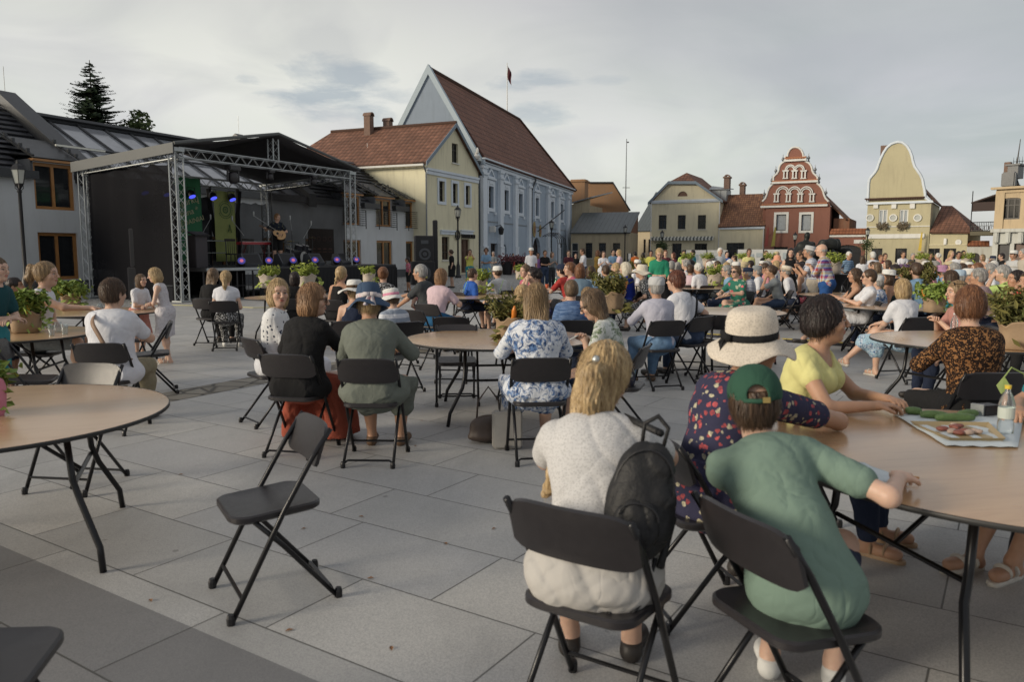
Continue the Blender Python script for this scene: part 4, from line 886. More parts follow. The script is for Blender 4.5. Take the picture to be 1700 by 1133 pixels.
for i in range(len(rw) - 1):
 for j in range(4): j2 = (j + 1) % 4; fs.append((i * 4 + j, i * 4 + j2, (i + 1) * 4 + j2, (i + 1) * 4 + j))
fs.append(tuple(range(4 * len(rw) - 4, 4 * len(rw)))); m.add(vs, fs); a_ = Fq(380, 350); b_ = Fq(478, 265)
m.box((cxT, 2.4, (prof[-1][1] + b_[1]) / 2), (b_[0] - a_[0], 1.5, b_[1] - prof[-1][1] + .2)); m.box((cxT, 2.4, b_[1] + .1), (b_[0] - a_[0] + .35, 1.8, .15)); m.box((cxT, .9, Fq(400, 395)[1]), (1.1, .6, 1.3), bev=.1)
tr = I1.part('roof', m, S_DK)
m = MB()
for i in range(6): x_ = a_[0] - .15 + (b_[0] - a_[0] + .3) * i / 5; m.tube([(x_, 1.6, b_[1] + .1), (x_, 1.6, b_[1] + .75)], [.03, .008], 5)
m.tube([(a_[0] - .15, 1.6, b_[1] + .35), (b_[0] + .15, 1.6, b_[1] + .35)], .02, 4); m.tube([(cxT + .05, 2.4, b_[1]), (cxT + .2, 2.4, Fq(445, 30)[1])], [.07, .03], 6); m.build('finial', M_IRON, tr)
a_ = Fq(365, 300, 3); I1.part('chimney', MB().box((a_[0], 3.4, a_[1] - .6), (.5, .5, 2.2)), M_BRK)
x0 = Fq(68, 700)[0]; x1 = -.02; zr_ = Fq(70, 598)[1]; zb = Fq(70, 850)[1]; zt = Fq(70, 770)[1]
m = MB(); m.slab((x0 - .1, -.1, zr_ + .0), (x0 - .1, 3.2, zr_), (x1, 3.2, Fq(218, 530)[1]), (x1, -.1, Fq(218, 530)[1]), .12); m.box(((x0 + x1) / 2, .0, zr_ - .42), (x1 - x0, .06, .8)); I1.part('balcony_roof', m, plain('dark_boards', (.04, .025, .022), .8))
m = MB(); m.box(((x0 + x1) / 2, 1.4, zb - .15), (x1 - x0, 3.0, .35)); I1.part('balcony', m, plain('stained_beam', (.1, .09, .06), .9))
m = MB()
for i in range(14): x_ = x0 + (x1 - x0) * i / 13; m.tube([(x_, -.05, zb), (x_, -.05, zt)], .022, 4)
for i in range(5): x_ = x0 + (x1 - x0) * (i + .5) / 5; m.arc((x_, zb + .32), .2, .04, 0, 359, -.08, -.05, 10)
m.tube([(x0, -.05, zt), (x1, -.05, zt)], .035, 5); m.tube([(x0, -.05, zb + .05), (x1, -.05, zb + .05)], .03, 5); m.tube([(x0, -.05, zb), (x0, -.05, zr_ + 1.0)], .04, 5); I1.part('balcony_rail', m, M_IRON)
# ---------------------------------------------------------------- monument, display boards
def sculpt_mesh(name, g, m_, parent=None): return link(name, mesh_of(name, [g.mesh()]), m_, parent)
zz = 52; mx = gp(1335, zz)[0]; mo = empty('bronze_monument', (mx, zz, 0), 0, 'dark bronze monument of a seated cloaked figure beside a rocky mass', 'monument')
hd = EYE + (420 - 387) * zz / FPX; g = Grid((-1.8, -1, -.1), (1.8, 1.2, hd + .2), .05)
g.ell((.05, 0, hd - .22), (.20, .22, .27)); g.cap((0, 0, hd - .4), (-.05, 0, hd - .7), .15, .17, .05); g.cap((-.42, 0, hd - .85), (.38, 0, hd - .80), .24, .22, .1); g.ell((-.1, 0, hd - 1.2), (.55, .40, .6), k=.2); g.ell((-.35, 0, hd - 1.7), (.85, .6, .7), k=.3); g.ell((-.2, 0, .8), (1.1, .8, 1.1), k=.3); g.cap((.2, -.2, hd - .9), (.9, -.5, hd - 1.5), .2, .15, .1); g.disp(lambda X, Y, Z: .05 * wob(X, Y, Z, 5, 3)); sculpt_mesh('figure', g, M_BRONZE, mo)
MB().box((0, .2, .5), (2.9, 1.9, 1.0), bev=.06).build('plinth', plain('granite_plinth', (.16, .15, .14), .8), mo)
mx2 = gp(1392, zz)[0] - mx; g = Grid((mx2 - 2.9, -1, -.1), (mx2 + 1.5, 1.8, 3.3), .06)
rr = random.Random(4)
for i in range(26): t = rr.random(); g.ell((mx2 - 2.1 + 2.9 * t, rr.uniform(-.3, .9), rr.uniform(.4, 1.75 + .55 * math.sin(t * 3.1))), (rr.uniform(.3, .5), .4, rr.uniform(.3, .5)), k=.12)
g.disp(lambda X, Y, Z: .16 * np.abs(wob(X, Y, Z, 6, 5))); sculpt_mesh('rock', g, M_BRONZE, mo)
def board(u0, u1, zz, v0, i):
 a_ = gp(u0, zz); b_ = gp(u1, zz); o = empty('display_board', ((a_[0] + b_[0]) / 2, zz, 0), 0, ['row of white exhibition boards in front of the half hipped house', 'white exhibition boards below the red gabled house', 'single white notice board beside the lamp post'][i], 'notice board', 'white exhibition boards')
 w = b_[0] - a_[0]; t = EYE + (420 - v0) * zz / FPX; n = max(1, int(w / 1.6)); 
 MB().box((0, 0, t / 2 + .2), (w, .06, t - .4)).build('panel', M_TRW, o)
 rr = random.Random(i); m = MB(); d = MB()
 for k in range(n * 3):
  x_ = -w / 2 + w * (k + .5) / (n * 3); z_ = t - .45 - rr.random() * .2; h_ = rr.uniform(.3, .6)
  (m if rr.random() < .45 else d).box((x_, -.05, z_ - h_ / 2 + .2), (w / (n * 3) * rr.uniform(.5, .85), .02, h_))
 m.build('photo', plain('dark_photo', (.06, .07, .08), .4, 0, .8, 7), o); d.build('sheet', plain('pale_sheet', (.42, .47, .48), .6, 0, .3, 9), o)
 for k in range(n + 1): x_ = -w / 2 + w * k / n; MB().box((x_, 0, t / 2), (.07, .09, t + .04)).build('post', M_IRON, o)
board(1136, 1206, 62, 415.5, 0); board(1221, 1308, 60, 414.5, 1); board(1041, 1047, 60, 421, 2)
# ---------------------------------------------------------------- trees beyond the roofs
def foliage_mat(name, a, b):
 t = NT(name); co = t.coord(); v = t.noise(co, 1.1, 3); w = t.n('ShaderNodeTexWhiteNoise'); g_ = t.n('ShaderNodeNewGeometry')
 t.L.new(g_.outputs['Random Per Island'], w.inputs['Vector']) if False else None
 col = t.mix(t.math('ADD', t.math('MULTIPLY', g_.outputs['Random Per Island'], .7), t.math('MULTIPLY', v, .5)), a, b)
 m = t.done(col, .6, 0, .3); t.b.inputs['Transmission Weight'].default_value = 0; t.b.inputs['Subsurface Weight'].default_value = 0
 return m
LF_CON = foliage_mat('fir_needles', (.008, .018, .010), (.03, .05, .022)); LF_DEC = foliage_mat('deciduous_leaves', (.015, .035, .012), (.07, .10, .03)); BARK = plain('bark', (.06, .045, .03), .9, 0, .4, 8, .6)
def conifer(x, y, H, r, label):
 o = empty('fir_tree', (x, y, 0), 0, label, 'tree'); MB().tube([(0, 0, 0), (0, 0, H)], [.28, .02], 8).build('trunk', BARK, o)
 rr = random.Random(7); m = MB(); z = H * .15
 while z < H - .1:
  k = (1 - z / H); L_ = r * k ** .85 * rr.uniform(.75, 1.15) + .12
  for i in range(11 if k > .1 else 5):
   a = rr.random() * 6.283; l = L_ * rr.uniform(.65, 1.15); n = max(4, int(l / .09)); dx, dy = math.cos(a), math.sin(a)
   for j in range(n):
    t = (j + .5) / n; px_, py_, pz = dx * l * t, dy * l * t, z - .28 * l * t + .3 * l * t * t
    for s_ in (-1, 1):
     w = .30 * (1.15 - t) * min(1, l) + .05; b0 = Vector((px_, py_, pz)); tip = b0 + Vector((-dy * s_, dx * s_, rr.uniform(-.5, .1))) * w + Vector((dx, dy, 0)) * w * .6; q_ = b0 + Vector((dx, dy, .0)) * .12 + Vector((0, 0, -.08))
     m.add([b0, q_, tip], [(0, 1, 2)])
  z += .15 + .08 * k
 m.build('crown', LF_CON, o, fix=False)
def broadleaf(x, y, H, r, label, cat='tree', n=2600, leaf=.16, mat_=None, seed=3, trunk=True):
 o = empty('leafy_tree', (x, y, 0), 0, label, cat); rr = random.Random(seed); m = MB(); tb = MB()
 tb.tube([(0, 0, 0), (.05, 0, H * .35), (0, .05, H * .7)], [.22, .16, .06], 8)
 bl = []
 for i in range(22):
  a = rr.random() * 6.283; q = rr.random() ** .5 * r * .8; z = H * rr.uniform(.42, .92); q *= math.sqrt(max(.1, 1 - ((z / H - .62) / .4) ** 2)); c = Vector((math.cos(a) * q, math.sin(a) * q, z)); bl.append((c, rr.uniform(.35, .6) * r * .6)); tb.tube([(0, 0, H * .35), c * .5 + Vector((0, 0, H * .25)), c], [.08, .05, .02], 5)
 for i in range(n):
  c, q = rr.choice(bl); d = Vector((rr.gauss(0, 1), rr.gauss(0, 1), rr.gauss(0, 1))).normalized() * q * rr.uniform(.6, 1.08); p = c + d
  a_ = Vector((rr.gauss(0, 1), rr.gauss(0, 1), rr.gauss(0, .6))).normalized() * leaf; b_ = a_.cross(Vector((rr.gauss(0, 1), rr.gauss(0, 1), 1))).normalized() * leaf * .5
  m.add([p - a_, p + b_, p + a_, p - b_], [(0, 1, 2, 3)])
 tb.build('trunk', BARK, o); m.build('crown', mat_ or LF_DEC, o, fix=False)
conifer((172 - 850) / FPX * 50, 50, 13.6, 5.2, 'dark fir tree rising behind the glazed roof')
broadleaf((240 - 850) / FPX * 52, 52, 11.3, 2.4, 'rounded green treetop beside the dark fir', n=3000)
# ================================================================ STAGE
M_ALU = plain('aluminium', (.36, .38, .385), .42, .6); M_BLK = plain('black_plastic', (.022, .02, .023), .42, 0, .25, 9); M_CLOTH = plain('black_cloth', (.010, .010, .012), .95, 0, .4, 3, .5, bscale=12)
def mesh_net(name, c, alpha, k=30):
 t = NT(name); co = t.coord(); n_ = t.noise(co, .6, 4)
 t.b.inputs['Alpha'].default_value = alpha; t.put(t.b.inputs['Alpha'], t.ramp(n_, [(.3, alpha - .04), (.7, alpha + .04)])); return t.done(c, .9, 0, .1)
NET = mesh_net('black_net', (.008, .008, .010), .975); NET2 = mesh_net('thin_black_net', (.012, .012, .015), .80)
M_TARP = plain('grey_tarpaulin', (.085, .09, .09), .6, 0, .2, 2, .4, bscale=3); M_TARD = plain('dark_tarpaulin', (.035, .032, .035), .8, 0, .3, 2, .4, bscale=3)
A_ = Vector((-10.6, 24.8, 0)); eX = Vector((3.95, 7.2, 0)).normalized(); eY = Vector((-eX.y, eX.x, 0)); LX = 8.25; LY = 4.72; HT = 4.75
stage = empty('concert_stage', A_, math.atan2(eX.y, eX.x), 'black outdoor concert stage under a tarpaulin roof on silver truss towers', 'stage')
def truss(p, q, w=.29, name='truss', n=None, parent=None, r=.025):
 """square lattice truss with four chords and diagonals"""
 p, q = Vector(p), Vector(q); t = (q - p); L_ = t.length; t.normalize(); a = Vector((0, 0, 1)) if abs(t.z) < .7 else Vector((1, 0, 0)); b = t.cross(a).normalized(); a = b.cross(t); m = MB(); n = n or int(L_ / w * 1.1)
 cs = [(a * i + b * j) * w / 2 for (i, j) in ((1, 1), (1, -1), (-1, -1), (-1, 1))]
 for c in cs: m.tube([p + c, q + c], r, 6)
 for k in range(4):
  c0, c1 = cs[k], cs[(k + 1) % 4]
  pts = [(p + t * L_ * i / n) + (c0 if i % 2 == 0 else c1) for i in range(n + 1)]
  for u_, v_ in zip(pts, pts[1:]): m.tube([u_, v_], r * .42, 4, cap=False)
 return m.build(name, M_ALU, parent or stage)
for (x, y, h) in ((0, 0, HT), (LX, 0, HT), (0, LY, HT - .3), (LX, LY, HT - .3)):
 tw_ = truss((x, y, .05), (x, y, h), .30, 'truss_tower'); MB().box((x, y, .03), (.45, .45, .04)).build('base_plate', M_ALU, tw_); MB().box((x, y, h + .06), (.38, .38, .12)).build('corner_block', M_ALU, tw_)
truss((0, 0, HT - .02), (LX, 0, HT - .02), .30, 'truss_beam'); truss((0, LY, HT - .35), (LX, LY, HT - .35), .30, 'truss_beam'); truss((0, 0, HT - .1), (0, LY, HT - .35), .24, 'truss_beam'); truss((LX, 0, HT - .1), (LX, LY, HT - .35), .24, 'truss_beam')
truss((LX / 2, 0, HT + .15), (LX / 2, 0, HT + .9), .26, 'truss_post', 3)
RH = HT + 1.05
def cloth_slab(pts, t, name, m_, sag=.12, n=8):
 p = [Vector(q) for q in pts]; vs = []; fs = []
 for i in range(n + 1):
  for j in range(n + 1):
   u, v = i / n, j / n; q = p[0] * (1 - u) * (1 - v) + p[1] * u * (1 - v) + p[2] * u * v + p[3] * (1 - u) * v
   q = q.copy(); q.z -= sag * 4 * u * (1 - u) * .5 + sag * 2 * v * (1 - v) + .012 * math.sin(i * 2.3 + j * 1.7); vs.append(q)
 k = len(vs); vs += [q - Vector((0, 0, t)) for q in vs]
 g = lambda i, j: i * (n + 1) + j
 for i in range(n):
  for j in range(n): fs.append((g(i, j), g(i + 1, j), g(i + 1, j + 1), g(i, j + 1))); fs.append((k + g(i, j + 1), k + g(i + 1, j + 1), k + g(i + 1, j), k + g(i, j)))
 for i in range(n):
  for (a, b) in ((g(i, 0), g(i + 1, 0)), (g(i + 1, n), g(i, n)), (g(0, i + 1), g(0, i)), (g(n, i), g(n, i + 1))): fs.append((a, a + k, b + k, b))
 return MB().add(vs, fs).build(name, m_, stage, True)
o_ = .28
for (xa, xb) in ((-o_, LX / 2), (LX + o_, LX / 2)):
 cloth_slab([(xa, -o_, HT + .2), (xb, -o_, RH), (xb, LY + o_, RH - .3), (xa, LY + o_, HT - .12)], .03, 'tarpaulin', M_TARD, .1)
 MB().tube([(xa, -o_ - .02, HT + .22), (xb, -o_ - .02, RH + .02)], .055, 6).build('roof_hem', M_TARP, stage)
MB().add([(-o_ - .03, -o_, HT + .24), (-o_ - .03, LY + o_, HT - .08), (-o_ - .03, LY + o_, HT - .42), (-o_ - .03, -o_, HT - .08), (-o_, -o_, HT + .24), (-o_, LY + o_, HT - .08), (-o_, LY + o_, HT - .42), (-o_, -o_, HT - .08)], [(0, 1, 2, 3), (7, 6, 5, 4), (0, 4, 5, 1), (1, 5, 6, 2), (2, 6, 7, 3), (3, 7, 4, 0)]).build('roof_valance', M_TARP, stage)
def net(p0, p1, z0, z1, name, m_, sag=.05, cut=None):
 n = 14; vs = []; fs = []; p0, p1 = Vector(p0), Vector(p1); nn_ = (p1 - p0).cross(Vector((0, 0, 1))).normalized()
 for i in range(n + 1):
  u = i / n; q = p0.lerp(p1, u); zt = z1 - sag * abs(math.sin(u * math.pi * 5)) * 2
  for j in range(7): v = j / 6; vs.append(q + nn_ * (.05 * math.sin(i * 1.9) * v) + Vector((0, 0, z0 + (zt - z0) * v)))
 for i in range(n):
  for j in range(6): a = i * 7 + j; fs.append((a, a + 7, a + 8, a + 1))
 return MB().add(vs, fs).build(name, m_, stage, True)
net((0, .2, 0), (0, LY - .1, 0), .1, HT - .3, 'side_net', NET); net((.1, LY, 0), (LX * .62, LY, 0), 1.0, HT - .9, 'back_net', NET); net((LX, LY - .1, 0), (LX, .2, 0), 1.1, HT - .25, 'side_net', NET2); net((LX * .62, LY, 0), (LX, LY, 0), 1.0, HT - 1.0, 'back_net', NET2)
m = MB(); q = [(LX * .62 + .1 * i, LY - .05, HT - .6 - 1.9 * math.sin(min(1, i / 3) * 1.57) * (1 if i < 13 else (16 - i) / 3)) for i in range(17)]; m.tube(q, .09, 6)
m.tube([(LX * .62, LY - .05, 1.0), (LX * .63, LY - .05, HT - .5)], .05, 6); m.tube([(LX * .80, LY - .05, 1.0), (LX * .80, LY - .05, HT - .5)], .07, 6); m.build('gathered_net', M_CLOTH, stage)
MB().tube([(.9, LY + .02, HT - .7), (.9, LY + .02, .5)], .02, 5).build('cable_drop', M_BLK, stage)
DK = 1.08; x0d, x1d = .75, LX * 1.33
MB().box(((x0d + x1d) / 2, LY / 2 + .1, DK - .06), (x1d - x0d, LY + .6, .12)).build('deck', plain('stage_deck', (.03, .03, .033), .6), stage)
MB().box((x0d + 1.2, -.215, DK - .05), (2.3, .05, .09)).build('deck_edge', M_ALU, stage)
m = MB(); n = 70; xs0 = x0d + 2.3
for i in range(n): xx = xs0 + (x1d - xs0) * i / n; m.add([(xx, -.22 - .035 * (i % 2), .02), (xx + (x1d - xs0) / n, -.22 - .035 * ((i + 1) % 2), .02), (xx + (x1d - xs0) / n, -.22, DK - .07), (xx, -.22, DK - .07)], [(0, 1, 2, 3)])
m.build('front_skirt', M_CLOTH, stage); MB().box((x1d, LY / 2, DK / 2 - .07), (.05, LY + .5, DK - .14)).build('side_skirt', M_CLOTH, stage); MB().box((xs0 - .0, LY / 2 + .3, DK / 2 - .07), (.05, LY - .4, DK - .14)).build('side_skirt', M_CLOTH, stage)
for i in range(4): MB().tube([(x0d + .1 + i * .7, .0, .02), (x0d + .1 + i * .7, .0, DK - .12)], .03, 6).build('deck_leg', M_BLK, stage)
m = MB()
for i in range(9): m.tube([(x0d + .15 + i * .25, -.1, .02), (x0d + .15 + i * .25, -.1, DK - .2)], .012, 4)
m.tube([(x0d, -.1, .45), (x0d + 2.3, -.1, .45)], .015, 4); m.build('under_stage_bar', M_BLK, stage)
def S(x, y, z=0): return A_ + eX * x + eY * y + Vector((0, 0, z))
SROT = math.atan2(eX.y, eX.x)
def sthing(name, x, y, z, rz, label, cat, group=None): return empty(name, S(x, y, z), SROT + rz, label, cat, group)
def banner(x, w, h, zb, col, label):
 o = sthing('stage_banner', x, LY - .25, zb, 0, label, 'banner'); vs = []; fs = []; n = 14
 for i in range(n + 1):
  for j in range(9): vs.append((-w / 2 + w * i / n, .025 * math.sin(i * .9) * (.5 + j / 9), h * j / 8))
 for i in range(n):
  for j in range(8): a = i * 9 + j; fs.append((a, a + 9, a + 10, a + 1))
 b = MB().add(vs, fs).build('cloth', plain(label[:12] + '_cloth', col, .8, 0, .2, 2), o, True); mm = b.modifiers.new('s', 'SOLIDIFY'); mm.thickness = .006; mm.offset = 1
 MB().tube([(-w / 2 - .05, .03, h), (w / 2 + .05, .03, h)], .02, 6).build('rail', M_ALU, o); return o
TXT = plain('cream_print', (.55, .55, .32), .8); TXG = plain('dark_green_print', (.06, .16, .06), .8)
def back_x(u, y=LY - .25):
 k = (u - 850) / FPX; P = A_ + eY * y; return (P.x - k * P.y) / (k * eX.y - eX.x)
b1 = banner(back_x(321), 1.15, 3.35, DK + .05, (.05, .22, .10), 'green festival banner with pale slanted lettering behind the stage tower')
for (tx, sz, z, xx) in (('Agurkų', .36, 2.42, -.12), ('diena *', .34, 2.02, -.08), ('KĖDAINIAI', .27, 1.66, 0), ('2021', .16, 1.32, -.3)): text(tx, sz, TXT, b1, (xx, -.055, z), (R(90), R(-16), 0), ext=.003)
b2 = banner(back_x(379), 1.05, 2.85, DK + .15, (.38, .43, .15), 'lime yellow festival banner with round green emblem')
m = MB(); m.arc((0, 2.1), .25, .025, 0, 359, -.05, -.045, 28); m.arc((0, 2.1), .10, .04, 0, 359, -.05, -.045, 20); m.arc((0, 2.1), .03, .02, 0, 359, -.05, -.045, 12)
for i in range(26):
 if 11 < i < 15: continue
 a = i * math.pi * 2 / 26; m.box((.345 * math.cos(a), -.047, 2.1 + .345 * math.sin(a)), (.03, .006, .05), Matrix.Rotation(-a, 3, 'Y'))
m.build('round_emblem', TXG, b2)
m = MB(); m.tube([(.1, -.06, 1.2), (.18, -.06, 1.5), (.26, -.06, 1.18)], .02, 4); m.build('print_mark', TXG, b2)
BLUE = emit('blue_lamp_glass', (.08, .10, .9), .5); RIM = emit('violet_lamp_glass', (.07, .07, .40), .10); CORE = emit('pink_lamp_core', (.6, .14, .22), .25)
def par(name, loc, rz, tilt, label, group, r=.15, core=False):
 o = empty(name, loc, rz, label, 'stage light', group); M = Matrix.Rotation(tilt, 3, 'X')
 m = MB().lathe([(r * .45, 0), (r * .8, .06), (r, .12), (r, .26), (r * .93, .27)], 14, cap=True); m.v = [tuple(M @ (Vector(q) - Vector((0, 0, .13)))) for q in m.v]; m.build('lamp_body', M_BLK, o, 'auto')
 m = MB().lathe([(r * .86, .272), (r * .86, .285)], 14); m.v = [tuple(M @ (Vector(q) - Vector((0, 0, .13)))) for q in m.v]; le = m.build('lens', RIM if core else BLUE, o)
 if core: m = MB().lathe([(r * .42, .286), (r * .38, .292)], 12); m.v = [tuple(M @ (Vector(q) - Vector((0, 0, .13)))) for q in m.v]; m.build('lens_core', CORE, le)
 m = MB().tube([(-r - .03, 0, 0), (-r - .03, 0, .22 if not core else -.12), (r + .03, 0, .22 if not core else -.12), (r + .03, 0, 0)], .014, 5); m.build('bracket', M_BLK, o); return o
for i, u in enumerate((248, 284, 325, 360, 391)):
 x = back_x(u, LY - .45); par('spotlight', S(x, LY - .45, HT - .88), SROT, R(150), ['leftmost blue spotlight behind the dark side net', 'second blue spotlight behind the dark side net', 'blue spotlight above the green banner', 'blue spotlight between the two banners', 'blue spotlight beside the lime banner top'][i], 'blue stage spotlights', .15)
for i, u in enumerate((403, 448, 488, 524, 560, 592)):
 k = (u - 850) / FPX; P = A_ + eY * -.05; x = (P.x - k * P.y) / (k * eX.y - eX.x)
 par('floor_light', S(x, -.05, DK + .16), SROT + R(-38), R(62), 'violet floor light number'.replace(' number', '') + [' left of all wedge monitors', ' between first and second wedge monitor', ' beside the second wedge monitor', ' beside the third wedge monitor', ' in front of the fourth wedge monitor', ' at the right tower foot'][i], 'floor lights along the stage edge', .15, True)
MHB = ((395, .95), (455, .97), (525, .96))
for i, (u, _) in enumerate(MHB):
 k = (u - 850) / FPX; x = (A_.x - k * A_.y) / (k * eX.y - eX.x); o = sthing('moving_head_light', x, 0, HT - .2, 0, ['large black moving light under the left half of the front truss', 'small black moving light below the truss centre post', 'dim moving light under the right half of the front truss'][i], 'stage light', 'moving lights on the front truss')
 q = 1 if i == 0 else .6; MB().box((0, 0, -.1 * q), (.5 * q, .3, .16 * q), bev=.03).build('lamp_base', M_BLK, o)
 MB().tube([(-.22 * q, 0, -.15 * q), (-.24 * q, 0, -.55 * q)], .04 * q, 6).tube([(.22 * q, 0, -.15 * q), (.24 * q, 0, -.55 * q)], .04 * q, 6).build('yoke', M_BLK, o); MB().lathe([(.1 * q, -.62 * q), (.18 * q, -.5 * q), (.18 * q, -.3 * q), (.1 * q, -.22 * q)], 12).build('lamp_head', M_BLK, o, True)
M_WG = plain('monitor_cabinet', (.055, .06, .07), .45, 0, .2, 9)
def front_x(u, y):
 k = (u - 850) / FPX; P = A_ + eY * y; return (P.x - k * P.y) / (k * eX.y - eX.x)
for i, u in enumerate((417, 476, 522, 568)):
 o = sthing('wedge_monitor', front_x(u, .35), .35, DK, R(180) + R((-12, -8, 6, 10)[i]), ['leftmost wedge monitor on the stage edge', 'wedge monitor in front of the guitarist', 'wedge monitor in front of the drum kit', 'rightmost wedge monitor by the right tower'][i], 'monitor speaker', 'wedge monitors on the stage edge')
 w = .72; m = MB(); m.add([(x_, y, z) for x_ in (-w / 2, w / 2) for (y, z) in ((-.28, 0), (.25, 0), (.28, .12), (.02, .48), (-.2, .45))], [(0, 1, 2, 3, 4), (9, 8, 7, 6, 5), (0, 5, 6, 1), (1, 6, 7, 2), (2, 7, 8, 3), (3, 8, 9, 4), (4, 9, 5, 0)]); m.build('cabinet', M_WG, o)
 MB().box((0, -.262, .3), (.22, .02, .07), Matrix.Rotation(R(-10), 3, 'X')).build('handle', M_IRON, o); MB().add([(-.31, .275, .13), (.31, .275, .13), (.31, .035, .46), (-.31, .035, .46), (-.31, .26, .12), (.31, .26, .12), (.31, .02, .45), (-.31, .02, .45)], [(0, 1, 2, 3), (0, 4, 5, 1), (1, 5, 6, 2), (2, 6, 7, 3), (3, 7, 4, 0)]).build('grille', M_IRON, o)
def speaker(loc, rz, w, d, h, label, sub=False, cat='loudspeaker'):
 o = empty('subwoofer' if sub else 'loudspeaker', loc, rz, label, cat); MB().box((0, 0, h / 2), (w, d, h), bev=.02).build('cabinet', M_BLK, o)
 g = MB().box((0, -d / 2 - .012, h / 2), (w * .9, .02, h * .92)); g.build('grille', M_IRON, o)
 m = MB(); rr_ = .38 * w; zc = h / 2 if sub else h * .28; m.arc((0, zc), rr_ * .55, rr_ * .3, 0, 359, -d / 2 - .035, -d / 2 - .023, 22); m.arc((0, zc), .02, rr_ * .25, 0, 359, -d / 2 - .04, -d / 2 - .023, 16); m.build('driver', M_WG, o)
 if not sub: MB().box((0, -d / 2 - .03, h * .75), (w * .4, .03, h * .14), bev=.01).build('horn', M_WG, o)
 for s_ in (-1, 1): MB().box((s_ * w / 2, 0, h * .55), (.02, .18, .07)).build('handle', M_IRON, o)
 return o
sp = S(2.1, .9); a_ = math.atan2(sp.y, sp.x) + R(90)
z1 = 26.3; xL = (249 - 850) / FPX * z1; rzL = R(8)
speaker((xL, z1, .0), rzL, 1.15, .7, 1.1, 'left subwoofer standing on the ground behind the side net', True, 'subwoofer'); speaker((xL, z1, 1.11), rzL, .95, .65, 1.28, 'left loudspeaker with round driver behind the side net')
z2 = 38.5; xR = (702 - 850) / FPX * z2; speaker((xR, z2, 0), R(14), 1.15, .8, 1.16, 'right subwoofer standing on the cobbles beside the yellow house', True, 'subwoofer'); speaker((xR + .08, z2, 1.17), R(14), .9, .7, 1.25, 'right loudspeaker on its subwoofer beside the yellow house')
o = empty('column_speaker', (xR + .62, z2 + .3, 0), R(14), 'slim tall black column speaker right of the loudspeaker stack', 'column speaker'); MB().box((0, 0, 1.6), (.22, .3, 3.2), bev=.03).build('cabinet', M_BLK, o); MB().box((0, -.16, 1.7), (.18, .02, 2.8)).build('grille', M_IRON, o)
o = empty('column_speaker', ((204 - 850) / FPX * 26.5, 26.5, 0), 0, 'slim black column speaker left of the stack behind the net', 'column speaker'); MB().box((0, 0, 1.55), (.14, .18, 3.1), bev=.02).build('cabinet', M_BLK, o); MB().box((0, -.1, 1.7), (.1, .02, 2.6)).build('grille', M_IRON, o)
for i in range(4):
 xa = 3.2 + i * 1.55 + (1.0 if i > 1 else 0); o = sthing('stage_railing', xa, LY - .55, DK, 0, ['railing panel behind the keyboard on stage', 'railing panel behind the guitarist', 'railing panel behind the drum kit', 'railing panel at the right rear of the stage'][i], 'railing', 'railing panels at the back of the stage')
 m = MB(); m.tube([(-.7, 0, 0), (-.7, 0, .98), (.7, 0, .98), (.7, 0, 0)], .028, 6); m.tube([(-.7, 0, .5), (.7, 0, .5)], .02, 6); m.build('frame', M_ALU, o)
o = sthing('keyboard_piano', front_x(425, 1.6), 1.6, DK, R(-6), 'red fronted keyboard on a dark stand beside the lime banner', 'keyboard'); MB().box((0, 0, .86), (1.35, .36, .1), bev=.015).build('case', plain('red_case', (.35, .03, .04), .35), o); MB().box((0, -.05, .915), (1.2, .18, .015)).build('keys', M_TRW, o)
for s_ in (-1, 1): MB().tube([(s_ * .5, -.2, 0), (s_ * .45, .18, .81)], .02, 6).tube([(s_ * .5, .2, 0), (s_ * .45, -.14, .81)], .02, 6).build('leg', plain('dark_red_stand', (.09, .02, .02), .5), o)
def micstand(x, y, h, boom, ang, label):
 o = sthing('microphone_stand', x, y, DK, ang, label, 'microphone stand'); m = MB()
 for k in range(3): a = k * 2.094; m.tube([(0, 0, .16), (.3 * math.cos(a), .3 * math.sin(a), .02)], .014, 5)
 m.tube([(0, 0, .1), (0, 0, h)], .015, 6); m.build('tripod', M_BLK, o); MB().tube([(-boom * .3, 0, h - .12), (boom, 0, h + .42)], .011, 5).build('boom', M_ALU, o); MB().lathe([(.02, 0), (.028, .06), (.034, .14), (.02, .18)], 8, (boom, 0, h + .4)).build('microphone', M_ALU, o)
micstand(front_x(455, .9), .9, 1.45, -.75, R(-10), 'microphone stand with long boom left of the guitarist'); micstand(front_x(405, 1.3), 1.3, 1.25, -.4, 0, 'microphone stand in front of the lime banner'); micstand(front_x(344, 1.8), 1.8, 1.3, .3, 0, 'microphone stand in front of the green banner'); micstand(front_x(510, .9), .9, 1.2, .35, 0, 'microphone stand between guitarist and drums'); micstand(front_x(488, .8), .8, 1.35, -.2, R(30), 'microphone stand right in front of the guitarist')
o = sthing('drum_kit', front_x(500, 2.3), 2.3, DK, R(8), 'small drum kit with cymbals behind the guitarist', 'drum kit')
M_CYM = plain('brass_cymbal', (.35, .27, .1), .3, .9); M_DRM = plain('drum_shell', (.05, .05, .06), .3); M_SKN = plain('drum_skin', (.6, .6, .58), .6)
def drum(c, r, h, ax='Z'):
 m = MB().lathe([(r, -h / 2), (r, h / 2)], 18); M = Matrix.Rotation(R(90), 3, 'X') if ax == 'Y' else Matrix.Rotation(R(18), 3, 'X'); m.v = [tuple(M @ Vector(q) + Vector(c)) for q in m.v]; d = m.build('drum', M_DRM, o, 'auto')
 m = MB().lathe([(r * .95, h / 2 + .003), (r * .94, h / 2 + .008)], 18).lathe([(r * .94, -h / 2 - .008), (r * .95, -h / 2 - .003)], 18); m.v = [tuple(M @ Vector(q) + Vector(c)) for q in m.v]; m.build('drum_skin', M_SKN, d)
